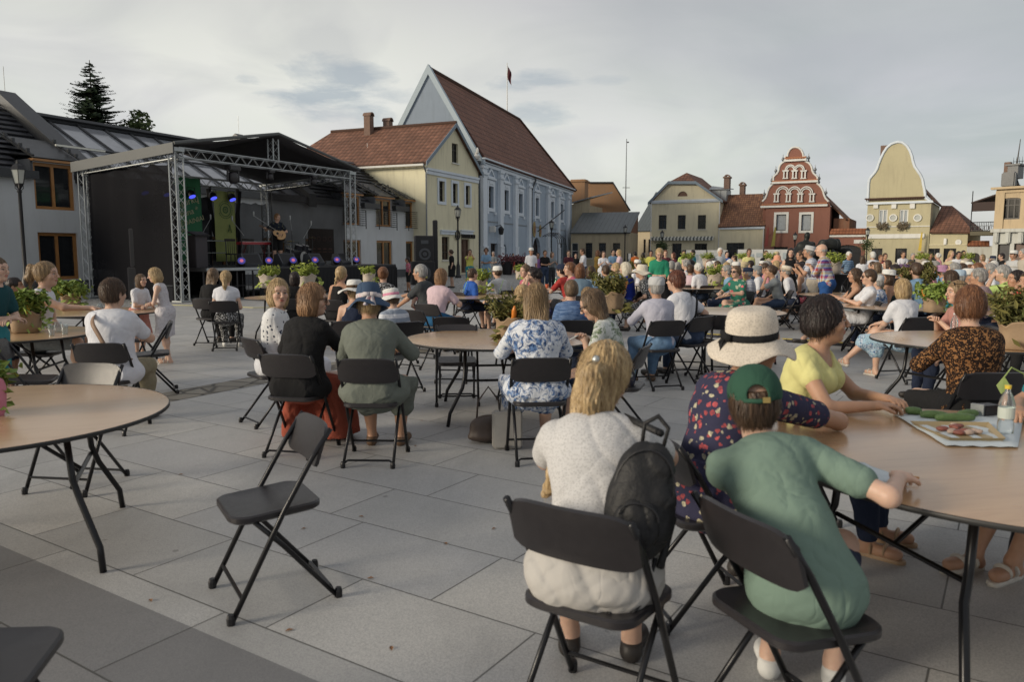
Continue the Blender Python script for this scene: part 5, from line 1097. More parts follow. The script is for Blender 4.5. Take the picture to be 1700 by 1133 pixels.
drum((0, 0, .3), .28, .42, 'Y'); drum((-.22, -.1, .72), .16, .2); drum((.22, -.1, .72), .16, .2); drum((.6, .1, .5), .2, .38); drum((-.55, .1, .6), .18, .14)
for (x, y, z) in ((-.75, -.1, .98), (.7, -.15, 1.15), (-.5, .2, .85)):
 m = MB().lathe([(.2, -.02), (.05, 0), (.02, .02)], 18, (x, y, z)); c_ = m.build('cymbal', M_CYM, o, True); MB().tube([(x, y, 0), (x, y, z)], .013, 5).tube([(x - .2, y, 0), (x, y, .35), (x + .2, y, 0)], .012, 5).build('stand', M_ALU, c_)
for i, (x, y) in enumerate(((back_x(344), 2.9), (back_x(374), 2.7), (back_x(352), 2.2))):
 o = sthing('wooden_chair', x, y, DK, R(20 * i - 15), ['dark spindle back chair in front of the green banner', 'dark spindle back chair between the banners', 'dark spindle back chair nearest the stage front'][i], 'chair', 'dark wooden chairs on the stage'); MB().box((0, 0, .45), (.42, .42, .05), bev=.01).build('seat', M_FRD, o)
 m = MB(); m.box((0, .2, 1.0), (.44, .04, .1), bev=.01)
 for k in range(5): m.tube([(-.16 + .08 * k, .2, .47), (-.17 + .085 * k, .2, .96)], .012, 5)
 m.build('backrest', M_FRD, o)
 for a in (-1, 1):
  for b in (-1, 1): MB().tube([(a * .19, b * .19, 0), (a * .17, b * .18, .44)], .018, 5).build('leg', M_FRD, o)
o = sthing('lectern', front_x(332, 1.0), 1.0, DK, 0, 'plain dark lectern beside the left truss tower', 'lectern'); MB().box((0, 0, .55), (.5, .4, 1.1), bev=.015).build('body', plain('dark_grey_panel', (.045, .04, .045), .7), o); MB().box((0, -.05, 1.15), (.62, .5, .05), Matrix.Rotation(R(15), 3, 'X')).build('top', M_IRON, o)
sgn = sthing('wall_signboard', front_x(536, LY + 1.2), LY + 1.2, DK + .1, R(0), 'wide board of painted signs behind the drum kit', 'sign'); MB().box((0, 0, .8), (1.8, .05, 1.6)).build('board', plain('signboard_brown', (.07, .05, .035), .7, 0, .5, 5), sgn)
m = MB()
for k in range(4): m.arc((-.6 + .4 * k, 1.1), .1, .02, 0, 359, -.04, -.03, 10); m.box((-.6 + .4 * k, -.035, .6), (.25, .01, .06)); m.box((-.6 + .4 * k, -.035, .45), (.3, .01, .03))
m.build('painted_signs', plain('faded_sign_paint', (.3, .16, .12), .7), sgn)
o = empty('flight_case', ((284 - 850) / FPX * 25.2, 25.2, 0), .3, 'small dark equipment case at the foot of the left tower', 'case'); MB().box((0, 0, .25), (.6, .4, .5), bev=.02).build('body', M_BLK, o); MB().tube([(-.3, -.2, 0), (-.3, -.2, .52), (.3, -.2, .52), (.3, -.2, 0)], .015, 4).build('edging', M_ALU, o)
# ================================================================ STREET LAMPS
M_LGL = glassy('lamp_glass', (.35, .36, .33), .25)
def lamp(x, y, h, label, flowers=False):
 o = empty('street_lamp', (x, y, 0), 0, label, 'street lamp', 'black lantern lamps around the square')
 MB().lathe([(.2, 0), (.2, .12), (.13, .2), (.12, .75), (.075, .9), (.055, 1.1), (.05, h - .95), (.075, h - .9), (.04, h - .84)], 12).build('post', M_IRON, o, 'auto')
 l = MB().lathe([(.13, h - .66), (.21, h - .25), (.2, h - .24)], 6); l.build('lantern_glass', M_LGL, o)
 m = MB().lathe([(.235, h - .25), (.15, h - .12), (.06, h - .06), (.05, h), (.02, h + .06)], 6); m.lathe([(.04, h - .84), (.14, h - .68), (.14, h - .655)], 6)
 for k in range(6): a = k * math.pi / 3; m.tube([(.135 * math.cos(a), .135 * math.sin(a), h - .67), (.215 * math.cos(a), .215 * math.sin(a), h - .245)], .011, 4)
 for k in (0, 2, 3, 5): a = k * math.pi / 3; m.tube([(.02, 0, h - .9), (.13 * math.cos(a), .13 * math.sin(a), h - .8), (.12 * math.cos(a), .12 * math.sin(a), h - .68)], .012, 4)
 m.build('lantern_frame', M_IRON, o)
 if flowers:
  m = MB(); r_ = random.Random(int(x * 10))
  for i in range(420):
   p = Vector((r_.gauss(0, .28), r_.gauss(0, .28), h - 1.45 + r_.gauss(0, .28) - abs(r_.gauss(0, .2)))); s_ = .09; d = Vector((r_.gauss(0, 1), r_.gauss(0, 1), r_.gauss(0, 1))).normalized() * s_; e = d.orthogonal().normalized() * s_ * .6; m.add([p - d, p + e, p + d, p - e], [(0, 1, 2, 3)])
  m.build('hanging_basket', LF_DEC, o, fix=False)
for (u, z, hh, lb, fl_) in ((45, 24.0, 4.35, 'black lantern lamp in front of the white modern building', False), (761, 49.0, 4.5, 'black lantern lamp in front of the yellow gabled house', False), (915, 66, 4.35, 'black lantern lamp before the pale blue hall', False), (1036, 76, 4.25, 'black lantern lamp before the tan outbuilding', False), (1097, 78, 3.8, 'lamp with hanging flowers before the striped awning', True), (1316, 74, 3.5, 'lantern lamp before the red house window', False), (1435, 72, 3.9, 'lamp with trailing greenery between red wall and bell gabled house', True)):
 lamp(gp(u, z)[0], z, hh, lb, fl_)
# ================================================================ CHAIRS AND TABLES
M_CH = plain('charcoal_plastic', (.020, .018, .020), .36, 0, .2, 30, .15, .5, 300); M_CHF = plain('chair_steel', (.014, .014, .016), .3, .4)
def make_chair():
 o = empty('folding_chair', (0, 0, 0)); w = .215
 prof = [(.24, .0), (.0, .46), (-.13, .68), (-.215, .80)]
 bm = MB(); pl_ = rrect(.40, .40, .075, 5); n = len(pl_); vs = []; rings = [(.80, .455), (.96, .462), (1.0, .455), (1.0, .435), (.94, .425)]
 vs.append((0, .02, .447))
 for (k, z) in rings: vs += [(p[0] * k, p[1] * k + .02 - (.012 if p[1] > 0 else 0) * 0, z + .008 * (p[1] < -.1) - .010 * (p[1] > .12)) for p in pl_]
 fs = [(0, 1 + i, 1 + (i + 1) % n) for i in range(n)]
 for r_ in range(len(rings) - 1):
  for i in range(n): a = 1 + r_ * n; fs.append((a + i, a + n + i, a + n + (i + 1) % n, a + (i + 1) % n))
 fs.append(tuple(1 + (len(rings) - 1) * n + i for i in range(n))); bm.add(vs, fs); bm.build('seat', M_CH, o, 'auto')
 W_, H_ = .45, .185; nx, nz = 16, 7; vs = []; fs = []
 def bp(i, j, side):
  u = -1 + 2 * i / nx; v = -1 + 2 * j / nz; x = u * W_ / 2; k = (1 - abs(u) ** 7 * .42) if v > 0 else (1 - abs(u) ** 9 * .3)
  z = .715 + v * H_ / 2 * k; y = -.172 - .33 * (z - .715) * 1.0 - .028 * (1 - u * u) + .004
  th = .011 * (1 - .35 * max(abs(u), abs(v)) ** 4); return (x, y + side * th, z + side * th * .4)
 for side in (1, -1):
  for i in range(nx + 1):
   for j in range(nz + 1): vs.append(bp(i, j, side))
 K = (nx + 1) * (nz + 1); g = lambda i, j: i * (nz + 1) + j
 for i in range(nx):
  for j in range(nz): fs.append((g(i, j), g(i + 1, j), g(i + 1, j + 1), g(i, j + 1))); fs.append((K + g(i, j + 1), K + g(i + 1, j + 1), K + g(i + 1, j), K + g(i, j)))
 for i in range(nx): fs += [(g(i, 0), K + g(i, 0), K + g(i + 1, 0), g(i + 1, 0)), (g(i + 1, nz), K + g(i + 1, nz), K + g(i, nz), g(i, nz))]
 for j in range(nz): fs += [(g(0, j + 1), K + g(0, j + 1), K + g(0, j), g(0, j)), (g(nx, j), K + g(nx, j), K + g(nx, j + 1), g(nx, j + 1))]
 b = MB().add(vs, fs).build('backrest', M_CH, o, 'auto')
 for s_ in (-1, 1): MB().lathe([(.008, 0), (.008, .004)], 8).add([], []).build('x', None, None) if False else None
 for s_ in (-1, 1):
  MB().tube([(s_ * w, y, z) for (y, z) in prof], .0125, 8).build('front_leg', M_CHF, o, True)
  MB().tube([(s_ * (w - .035), .13, .43), (s_ * (w - .035), .0, .29), (s_ * (w - .03), -.24, .0)], .0115, 8).build('rear_leg', M_CHF, o, True)
  MB().lathe([(.018, 0), (.019, .03), (.014, .045)], 8, (s_ * w, .24, 0)).build('foot_cap', M_IRON, o); MB().lathe([(.018, 0), (.019, .03), (.014, .045)], 8, (s_ * (w - .03), -.24, 0)).build('foot_cap', M_IRON, o)
 MB().tube([(-w, .19, .10), (w, .19, .10)], .009, 6).build('stretcher', M_CHF, o); MB().tube([(-w + .032, -.215, .03), (-w + .06, -.21, .05), (w - .06, -.21, .05), (w - .032, -.215, .03)], .009, 6).build('stretcher', M_CHF, o)
 MB().tube([(-w + .03, .13, .43), (-w + .06, .15, .432), (w - .06, .15, .432), (w - .03, .13, .43)], .009, 6).build('seat_rail', M_CHF, o)
 return o
CH0 = [None]; CHN = []
def chair(x, y, ang, label, group='black folding chairs around the tables'):
 """ang: direction the sitter faces, degrees counter clockwise from +X"""
 if CH0[0] is None: CH0[0] = make_chair(); o = CH0[0]
 else: o = copy_tree(CH0[0])
 o.location = (x, y, .005); o.rotation_euler = (0, 0, R(ang - 90)); tag(o, label, 'chair', group); CHN.append(label); return o
def wood_top():
 t = NT('table_veneer'); co = t.coord(scale=(1, 9, 1)); a = t.noise(co, 1.6, 6, .6, .8); b = t.noise(t.coord(), 1.2, 4); c = t.noise(t.coord(scale=(3, 60, 3)), 3, 3)
 col = t.ramp(a, [(.3, (.42, .255, .135)), (.55, (.50, .325, .175)), (.75, (.38, .22, .115))]); col = t.mix(t.math('MULTIPLY', b, .35), col, (.46, .29, .17)); col = t.mix(t.ramp(c, [(.55, 0.), (.75, .25)]), col, (.2, .1, .05))
 t.bump(t.noise(t.coord(), 3, 3), .04, .01)
 t.b.inputs['Coat Weight'].default_value = .5; t.b.inputs['Coat Roughness'].default_value = .18
 return t.done(col, t.ramp(b, [(0, .22), (1, .36)]), 0, .5)
M_TOP = wood_top(); M_EDGE = plain('table_rubber_edge', (.02, .02, .02), .5)
def make_table():
 o = empty('round_table', (0, 0, 0)); r = .93
 MB().lathe([(r - .006, .722), (r - .004, .741), (r - .016, .7425)], 72).build('tabletop', M_TOP, o, 'auto'); MB().lathe([(r - .004, .722), (r, .724), (r, .740), (r - .003, .7435), (r - .006, .742)], 72, cap=False).build('edging', M_EDGE, o, True)
 m = MB(); m.box((0, 0, .712), (1.0, .06, .018)); m.box((-.32, 0, .711), (.05, .9, .019)); m.box((.32, 0, .711), (.05, .9, .019)); m.build('under_frame', M_FRD, o)
 for s_ in (-1, 1):
  for q in (-1, 1):
   m = MB(); m.tube([(s_ * .46, q * .36, .705), (s_ * .48, q * .37, .44), (s_ * .51, q * .39, .34), (s_ * .60, q * .51, .12), (s_ * .61, q * .53, 0)], .0165, 8); m.build('leg', M_CHF, o, True)
  m = MB(); m.tube([(s_ * .475, -.36, .40), (s_ * .475, .36, .40)], .012, 6); m.tube([(s_ * .46, -.36, .69), (s_ * .46, .36, .69)], .014, 6); m.build('cross_bar', M_CHF, o)
  m = MB(); m.tube([(s_ * .475, 0, .40), (s_ * .28, 0, .56), (s_ * .08, 0, .70)], .011, 6); m.build('folding_brace', M_CHF, o)
 return o
TB0 = [None]; TBL = []
def table(x, y, ang, label, group='round wooden folding tables'):
 if TB0[0] is None: TB0[0] = make_table(); o = TB0[0]
 else: o = copy_tree(TB0[0])
 o.location = (x, y, .004); o.rotation_euler = (0, 0, R(ang)); tag(o, label, 'table', group); TBL.append((x, y)); return o
# ================================================================ VEGETABLE BASKETS
M_KRAFT = plain('kraft_paper', (.30, .21, .13), .85, 0, .2, 6, .6, bscale=14); M_POTP = plain('pale_paper_wrap', (.42, .36, .30), .85, 0, .2, 6, .6, bscale=14)
LF1 = foliage_mat('celery_leaves', (.10, .17, .035), (.30, .38, .09)); LF2 = foliage_mat('bronze_leaves', (.045, .055, .018), (.19, .17, .05)); LF3 = foliage_mat('bright_leaves', (.14, .20, .035), (.42, .48, .10))
M_CORN = plain('corn_cob', (.62, .38, .05), .5, 0, .3, 60); M_CARR = plain('orange_pepper', (.62, .20, .03), .35)
M_STEM = plain('green_stem', (.25, .33, .10), .6)
def make_basket(leaf, wrap, seed, big=1.0, corn=True, spiky=False, bag=True, n=700, leafsize=.034, loose=True):
 rr = random.Random(seed); o = empty('vegetable_basket', (0, 0, 0)); h = .17
 ring = 26; vs = []; fs = []; lv = [(0, .80), (.01, .96), (h * .5, 1.0), (h * .85, .98), (h + .015, 1.1), (h + .03, 1.16), (h + .005, 1.02)]
 for (z, k) in lv:
  for j in range(ring):
   a = 2 * math.pi * j / ring; c, s_ = math.cos(a), math.sin(a); sq = 1 / max(abs(c), abs(s_)) ** .45 if bag else 1
   w = .125 * k * sq * (1 + .035 * math.sin(a * 5 + seed) + .025 * math.sin(a * 11 + z * 30)); vs.append((w * c, w * s_, z + (.018 * math.sin(a * 4 + seed) + .012 * math.sin(a * 9)) * (z > h * .8)))
 for i in range(len(lv) - 1):
  for j in range(ring): j2 = (j + 1) % ring; fs.append((i * ring + j, i * ring + j2, (i + 1) * ring + j2, (i + 1) * ring + j))
 fs.append(tuple(range(ring - 1, -1, -1))); fs.append(tuple((len(lv) - 1) * ring + j for j in range(ring)))
 MB().add(vs, fs).build('paper_wrap', wrap, o, True)
 m = MB(); st = MB(); stems = 26
 for k in range(stems):
  a = rr.random() * 6.283; tl = rr.uniform(.05, .75); L_ = rr.uniform(.12, .26) * big; d = Vector((math.cos(a) * tl, math.sin(a) * tl, 1)).normalized(); b0 = Vector((math.cos(a) * .05, math.sin(a) * .05, h * .8)); b1 = b0 + d * L_ + Vector((0, 0, -.04 * tl)); st.tube([b0, (b0 + b1) / 2 + Vector((0, 0, .02)), b1], [.005, .004, .002], 4)
  for j in range(n // stems):
   if spiky: p = b0.lerp(b1, .3 + .8 * rr.random()) + Vector((rr.gauss(0, .022), rr.gauss(0, .022), rr.gauss(0, .02)))
   else: p = b1 + Vector((rr.gauss(0, .042), rr.gauss(0, .042), rr.gauss(-.005, .032)))
   s_ = leafsize * rr.uniform(.5, 1.25) * big; dd = Vector((rr.gauss(0, 1), rr.gauss(0, 1), rr.gauss(.1, .7))).normalized() * s_; e = dd.cross(Vector((rr.gauss(0, .6), rr.gauss(0, .6), 1))); e = (e.normalized() if e.length > 1e-5 else dd.orthogonal().normalized()) * s_ * (.3 if spiky else .5); up = dd.cross(e).normalized() * s_ * .18
   m.add([p - dd, p - dd * .2 + e - up, p + dd, p - dd * .2 - e - up, p - dd * .2 + up], [(0, 4, 2, 1), (0, 3, 2, 4)])
 st.build('stems', M_STEM, o); m.build('leaves', leaf, o, fix=False)
 if corn:
  for k in range(2):
   a = rr.random() * 6.28; b0 = Vector((math.cos(a) * .09, math.sin(a) * .09, h * .9)); d = Vector((math.cos(a) * .5, math.sin(a) * .5, 1)).normalized(); q = MB(); q.tube([b0, b0 + d * .05, b0 + d * .13, b0 + d * .18], [.014, .024, .022, .006], 10); q.build('corn_cob' if k == 0 else 'orange_pepper', M_CORN if k == 0 else M_CARR, o, True)
 if loose:
  m = MB()
  for k in range(26):
   a = -1.2 + rr.gauss(0, .9); p = Vector((math.cos(a) * rr.uniform(.13, .22), math.sin(a) * rr.uniform(.13, .22), .02 + abs(rr.gauss(0, .05)))); dd = Vector((rr.gauss(0, 1), rr.gauss(0, 1), rr.gauss(0, .5))).normalized() * .045; e = dd.orthogonal().normalized() * .022; m.add([p - dd, p + e, p + dd, p - e], [(0, 1, 2, 3)])
  m.build('loose_leaves', leaf, o, fix=False)
 return o
BK = {}
def basket(kind, x, y, z, rz, label, s=1.0, group='baskets of greens on the tables'):
 P = {'celery': (LF1, M_KRAFT, 1, 1.0, True), 'bronze': (LF2, M_KRAFT, 5, 1.15, True), 'bright': (LF3, M_POTP, 9, .95, False), 'bush': (LF2, M_KRAFT, 13, 1.3, False)}[kind]
 if kind not in BK: BK[kind] = make_basket(*P, spiky=kind in ('bronze', 'bush', 'bright'), bag=kind != 'bright', leafsize=.034 if kind != 'celery' else .045, n=820); o = BK[kind]
 else: o = copy_tree(BK[kind])
 o.location = (x, y, z); o.rotation_euler = (0, 0, rz); o.scale = (s, s, s); tag(o, label, 'plant basket', group); return o
# ================================================================ PEOPLE
def skin_mat(name, c):
 t = NT(name); a = t.n('ShaderNodeVertexColor'); a.layer_name = 'tint'; co = t.coord(); nz = t.noise(co, 14, 4)
 base = t.mix(nz, sc(c, .88), sc(c, 1.1)); col = t.mix(a.outputs['Alpha'], base, a.outputs['Color'])
 t.b.inputs['Subsurface Weight'].default_value = .12; t.b.inputs['Subsurface Radius'].default_value = (.02, .008, .004); t.b.inputs['Subsurface Scale'].default_value = .5
 t.bump(t.noise(co, 160, 3), .15, .002); col = t.mix(t.math('MULTIPLY', t.ramp(t.noise(co, 45, 4), [(.5, 0.), (.75, 1.)]), .22), col, sc(c, .72)); return t.done(col, .5, 0, .4)
SKIN = {k: skin_mat('skin_' + k, c) for k, c in dict(fair=(.52, .33, .24), tan=(.42, .24, .155), deep=(.33, .18, .115), child=(.55, .36, .27)).items()}
def hair_mat(name, c1, c2, streak=70):
 t = NT(name); co = t.coord(scale=(1, 1, .12)); a = t.noise(co, streak, 3, .6); b = t.noise(t.coord(), 9, 3); c = t.noise(t.coord(scale=(1, 1, .2)), 24, 3)
 col = t.mix(t.ramp(a, [(.35, 0.), (.65, 1.)]), c1, c2); col = t.mix(t.math('MULTIPLY', b, .5), col, sc(c1, .8)); t.bump(t.math('ADD', a, c), .6, .004)
 return t.done(col, .48, 0, .35)
HAIR = dict(blonde=hair_mat('blonde_hair', (.22, .145, .07), (.56, .41, .22)), darkblonde=hair_mat('dark_blonde_hair', (.13, .085, .045), (.34, .23, .12)), platinum=hair_mat('platinum_hair', (.40, .36, .28), (.70, .66, .55)),
   auburn=hair_mat('auburn_hair', (.085, .035, .018), (.24, .11, .05)), ginger=hair_mat('light_auburn_hair', (.15, .08, .04), (.36, .21, .11)), brown=hair_mat('brown_hair', (.03, .018, .012), (.10, .058, .032)), lbrown=hair_mat('light_brown_hair', (.06, .04, .025), (.20, .13, .075)),
   black=hair_mat('black_hair', (.008, .006, .006), (.035, .022, .02)), grey=hair_mat('grey_hair', (.16, .155, .15), (.42, .41, .39)), white=hair_mat('white_hair', (.45, .44, .41), (.75, .74, .70)), red=hair_mat('dark_red_hair', (.06, .02, .014), (.17, .06, .03)))
def cloth(name, c, kind='plain', c2=None, c3=None, s=1.0, rough=.9):
 if name in MATS: return MATS[name]
 t = NT(name); co = t.coord(); big = t.noise(co, 5 / s, 4, .6); fine = t.noise(co, 400, 2); col = t.mix(big, sc(c, .88), sc(c, 1.1)); hh = None
 if kind == 'floral':
  w = t.n('ShaderNodeVectorMath', operation='ADD'); nz = t.n('ShaderNodeTexNoise'); nz.inputs['Scale'].default_value = 22 / s; t.L.new(co, nz.inputs['Vector']); sca = t.n('ShaderNodeVectorMath', operation='SCALE'); t.L.new(nz.outputs['Color'], sca.inputs[0]); sca.inputs['Scale'].default_value = .05 * s; t.L.new(co, w.inputs[0]); t.L.new(sca.outputs[0], w.inputs[1])
  v = t.n('ShaderNodeTexVoronoi'); v.inputs['Scale'].default_value = 17 / s; t.L.new(w.outputs[0], v.inputs['Vector']); q = t.n('ShaderNodeSeparateColor'); t.L.new(v.outputs['Color'], q.inputs[0])
  m1 = t.math('MULTIPLY', t.math('LESS_THAN', v.outputs['Distance'], .42), t.math('GREATER_THAN', q.outputs[0], .38)); pal = t.ramp(q.outputs[1], [(0, c2), (.45, c3), (.8, sc(c2, 1.5)), (1, c3)], 'CONSTANT'); n2_ = t.ramp(t.noise(co, 60 / s, 3), [(.4, .45), (.6, 1.)]); col = t.mix(t.math('MULTIPLY', m1, n2_), col, pal)
 elif kind == 'toile':      # cloudy leafy print
  a = t.noise(co, 19 / s, 6, .75, 1.4); b = t.noise(co, 6 / s, 2); m1 = t.ramp(t.math('ADD', t.math('MULTIPLY', a, .75), t.math('MULTIPLY', b, .35)), [(.52, 0.), (.60, 1.)]); d = t.noise(co, 45 / s, 4, .7); col = t.mix(m1, col, t.mix(t.ramp(d, [(.42, 0.), (.58, 1.)]), c2, c3))
 elif kind == 'leopard':
  v = t.vor(co, 40 / s, 'F1'); d = t.noise(co, 60 / s, 3); m1 = t.math('MULTIPLY', t.math('GREATER_THAN', t.math('ADD', v, t.math('MULTIPLY', d, .35)), .42), t.math('LESS_THAN', t.math('ADD', v, t.math('MULTIPLY', d, .3)), .80)); col = t.mix(t.ramp(t.noise(co, 11, 3), [(.4, 0.), (.6, 1.)]), c, c3); col = t.mix(m1, col, c2)
 elif kind == 'hstripe' or kind == 'vstripe':
  q = t.n('ShaderNodeSeparateXYZ'); t.L.new(co, q.inputs[0]); f = t.math('FRACT', t.math('MULTIPLY', t.math('ADD', q.outputs[2 if kind == 'hstripe' else 0], t.math('MULTIPLY', big, .02)), 14 / s)); col = t.mix(t.math('GREATER_THAN', f, .5), col, c2)
 elif kind == 'plaid':
  q = t.n('ShaderNodeSeparateXYZ'); t.L.new(co, q.inputs[0]); f = t.math('FRACT', t.math('MULTIPLY', q.outputs[2], 6.2 / s)); g = t.math('FRACT', t.math('MULTIPLY', t.math('ADD', q.outputs[0], q.outputs[1]), 6.2 / s))
  a = t.ramp(f, [(0, c), (.22, c2), (.5, c3), (.62, sc(c, .9)), (.8, (.45, .42, .15))], 'CONSTANT'); b = t.ramp(g, [(0, c), (.25, c2), (.5, (.5, .5, .5)), (.7, c3)], 'CONSTANT'); col = t.mix(.5, a, b)
 elif kind == 'dots':
  v = t.n('ShaderNodeTexVoronoi'); v.inputs['Scale'].default_value = 24 / s; t.L.new(co, v.inputs['Vector']); col = t.mix(t.math('LESS_THAN', v.outputs['Distance'], .24), col, c2)
 elif kind == 'lace':
  v = t.vor(co, 95 / s, 'F1'); col = t.mix(t.ramp(v, [(.2, 0.), (.5, 1.)]), sc(c, .72), col)
 elif kind == 'heather':
  a = t.noise(t.coord(scale=(1, 1, 9)), 9, 4, .7); col = t.mix(t.ramp(a, [(.4, 0.), (.65, 1.)]), col, c2)
 elif kind == 'denim':
  col = t.mix(t.ramp(t.noise(co, 6, 3), [(.4, 0.), (.7, 1.)]), col, sc(c, 1.6))
 rc = t.coord(scale=(1, 1, .55), rot=(0, .5, .3)); r1_ = t.math('ABSOLUTE', t.math('SUBTRACT', t.noise(rc, 4.6, 2, .45, .9), .5)); r2_ = t.math('ABSOLUTE', t.math('SUBTRACT', t.noise(rc, 11, 2, .5, .6), .5)); hgt = t.math('ADD', t.math('MULTIPLY', t.math('MINIMUM', r1_, .09), 9.0), t.math('MULTIPLY', t.math('MINIMUM', r2_, .08), 2.2)); t.bump(t.math('ADD', hgt, t.math('MULTIPLY', fine, .12)), .42 if kind != 'lace' else .22, .014); t.b.inputs['Sheen Weight'].default_value = .0
 MATS[name] = t.done(col, rough, 0, .2); return MATS[name]
def V3(*a): return np.array(a, float)
def nrm(v): return v / max(1e-9, np.linalg.norm(v))
def rotm(yaw=0, pitch=0, roll=0):
 """columns: right, forward, up; pitch>0 looks down, yaw>0 turns left"""
 a = Matrix.Rotation(R(yaw), 3, 'Z') @ Matrix.Rotation(R(-pitch), 3, 'X') @ Matrix.Rotation(R(roll), 3, 'Y'); return np.array(a)
def ik(S_, T, l1, l2, pole):
 d = T - S_; L_ = np.linalg.norm(d)
 if L_ > (l1 + l2) * .985: T = S_ + d / L_ * (l1 + l2) * .985; d = T - S_; L_ = np.linalg.norm(d)
 L_ = max(L_, abs(l1 - l2) + .02); a = (l1 * l1 - l2 * l2 + L_ * L_) / (2 * L_); h = math.sqrt(max(0, l1 * l1 - a * a)); n = nrm(d); p = pole - n * (pole @ n); return S_ + n * a + nrm(p) * h, T
SKEY = {}
def skeleton(pose='sit', k=1.0, lean=6, side=0, twist=0, head=(0, 0, 0), hands='lap', curve=8, legs=None, splay=.10, hip=None, feet=None, crossed=False):
 J = {}
 if pose == 'sit':
  P = V3(0, 0, .535 if hip is None else hip); thigh = .43; kn = []
  for s in (-1, 1):
   hipj = P + V3(s * .085, .01, .0); K = V3(s * (splay + .04), .43, .52 + (.0 if not crossed or s < 0 else .10)); A = V3(s * (splay + .02), .45, .085)
   if crossed and s > 0: K = V3(-.02, .45, .60); A = V3(-.16, .62, .26)
   if legs: K, A = V3(*legs[0 if s < 0 else 1][0]), V3(*legs[0 if s < 0 else 1][1])
   J['hip', s] = hipj; J['knee', s] = K; J['ankle', s] = A
 else:
  P = V3(0, 0, .92)
  for s in (-1, 1): J['hip', s] = P + V3(s * .085, 0, .0); J['knee', s] = V3(s * .10, .02, .49); J['ankle', s] = V3(s * .11, -.02 + (.05 if s > 0 else -.04), .085)
  if legs:
   for i, s in enumerate((-1, 1)): J['knee', s], J['ankle', s] = V3(*legs[i][0]), V3(*legs[i][1])
 J['P'] = P
 def dirv(a, b): return nrm(V3(math.tan(R(b)), math.tan(R(min(75, a))), 1)) if a < 75 else nrm(V3(0, 1, .1))
 d1, d2, d3 = dirv(lean, side * .6), dirv(lean + curve * .5, side), dirv(lean + curve, side)
 J['waist'] = P + d1 * .17; J['chest'] = J['waist'] + d2 * .19; J['neck0'] = J['chest'] + d3 * .155
 up = nrm(J['neck0'] - P); tw = R(twist); rt = V3(math.cos(tw), math.sin(tw), 0); rt = nrm(rt - up * (rt @ up) * .9); fw = np.cross(up, rt)
 J['up'], J['rt'], J['fw'] = up, rt, fw; J['tR'] = np.stack([rt, fw, up], 1); SHW = .152
 for s in (-1, 1): J['sh', s] = J['neck0'] - up * .066 + rt * s * SHW - fw * .005
 hp = lean + curve
 J['hR'] = rotm(twist + head[0], head[1], head[2]); J['neck1'] = J['neck0'] + nrm(d3 * .75 + V3(0, .10, .5)) * .075; J['head'] = J['neck1'] + J['hR'] @ V3(0, .022, .095)
 for s in (-1, 1):
  h = hands if isinstance(hands, str) else hands[0 if s < 0 else 1]; SJ = J['sh', s]
  if isinstance(h, str):
   T, pole = {'lap': (J['P'] + V3(s * .07, .24, .10), V3(s * .8, -.8, -.3)), 'knee': (J['knee', s] + V3(s * .0, -.03, .10), V3(s * .6, -.8, -.2)), 'table': (J['P'] + V3(s * .12, .45, .26), V3(s * .9, -.3, -.6)),
                       'down': (SJ + V3(s * .06, .03, -.50), V3(s * .3, -1, 0)), 'chin': (J['head'] + J['hR'] @ V3(s * .03, .10, -.13), V3(s * .5, .2, -1)), 'fold': (J['P'] + V3(-s * .04, .22, .30 if pose == 'sit' else .17), V3(s * .9, -.2, -.5)), 'phone': (J['P'] + V3(s * .05, .30, .32), V3(s * .7, -.3, -.8)),
                       'hip': (J['P'] + V3(s * .16, .02, .05), V3(s, -.6, 0)), 'hold': (J['chest'] + V3(s * .04, .26, .0), V3(s * .7, -.3, -.8)), 'face': (J['head'] + J['hR'] @ V3(s * .05, .12, -.06), V3(s * .5, .3, -1))}[h]
  else: T, pole = V3(*h[0]), V3(*h[1]) if len(h) > 1 else V3(s * .7, -.5, -.5)
  E, T = ik(SJ, T, .275, .245, pole); J['el', s], J['wr', s] = E, T
 return J
def torso(g, J, w, f, e=0, bust=0, belly=0, hips=True, k=.07):
 M = J['tR']; fw, rt, up = J['fw'], J['rt'], J['up']
 if hips: g.ell(J['P'] + V3(0, -.015, .01), (.165 * w + e, .120 * w + e, .12 + e), k=k)
 g.ell(J['waist'] + fw * belly * .5, (.128 * w + e, (.095 + belly) * w + e, .14 + e), M, k=k); g.ell(J['chest'], (.150 * w + e, .105 * w + e, .155 + e), M, k=k)
 g.cap(J['sh', -1] + rt * .03, J['sh', 1] - rt * .03, .052 * (w * .5 + .5) + e, k=k); g.ell(J['neck0'] - up * .055 - fw * .01, (.12 * w + e, .07 * w + e, .07 + e), M, k=.06)
 if bust:
  for s in (-1, 1): g.ell(J['chest'] + fw * (.085 * w + .01) + rt * s * .07 + up * .02, (.062 + e + bust * .3, .055 + e + bust, .065 + e), M, k=.04)
def arm(g, J, s, w, e=0, upto=2.0, k=.03):
 S_, E, W_ = J['sh', s], J['el', s], J['wr', s]; a = .046 * (w * .6 + .4); b = .036 * (w * .5 + .5)
 if upto >= 1: g.cap(S_, E, a + e, b + e, k=k)
 else: g.cap(S_, S_ + (E - S_) * upto, a + e, (a + (b - a) * upto) + e * 1.15, k=k)
 if upto > 1: t = upto - 1; g.cap(E, E + (W_ - E) * t, b + e, (b + (.0245 - b) * t) + e, k=.02)
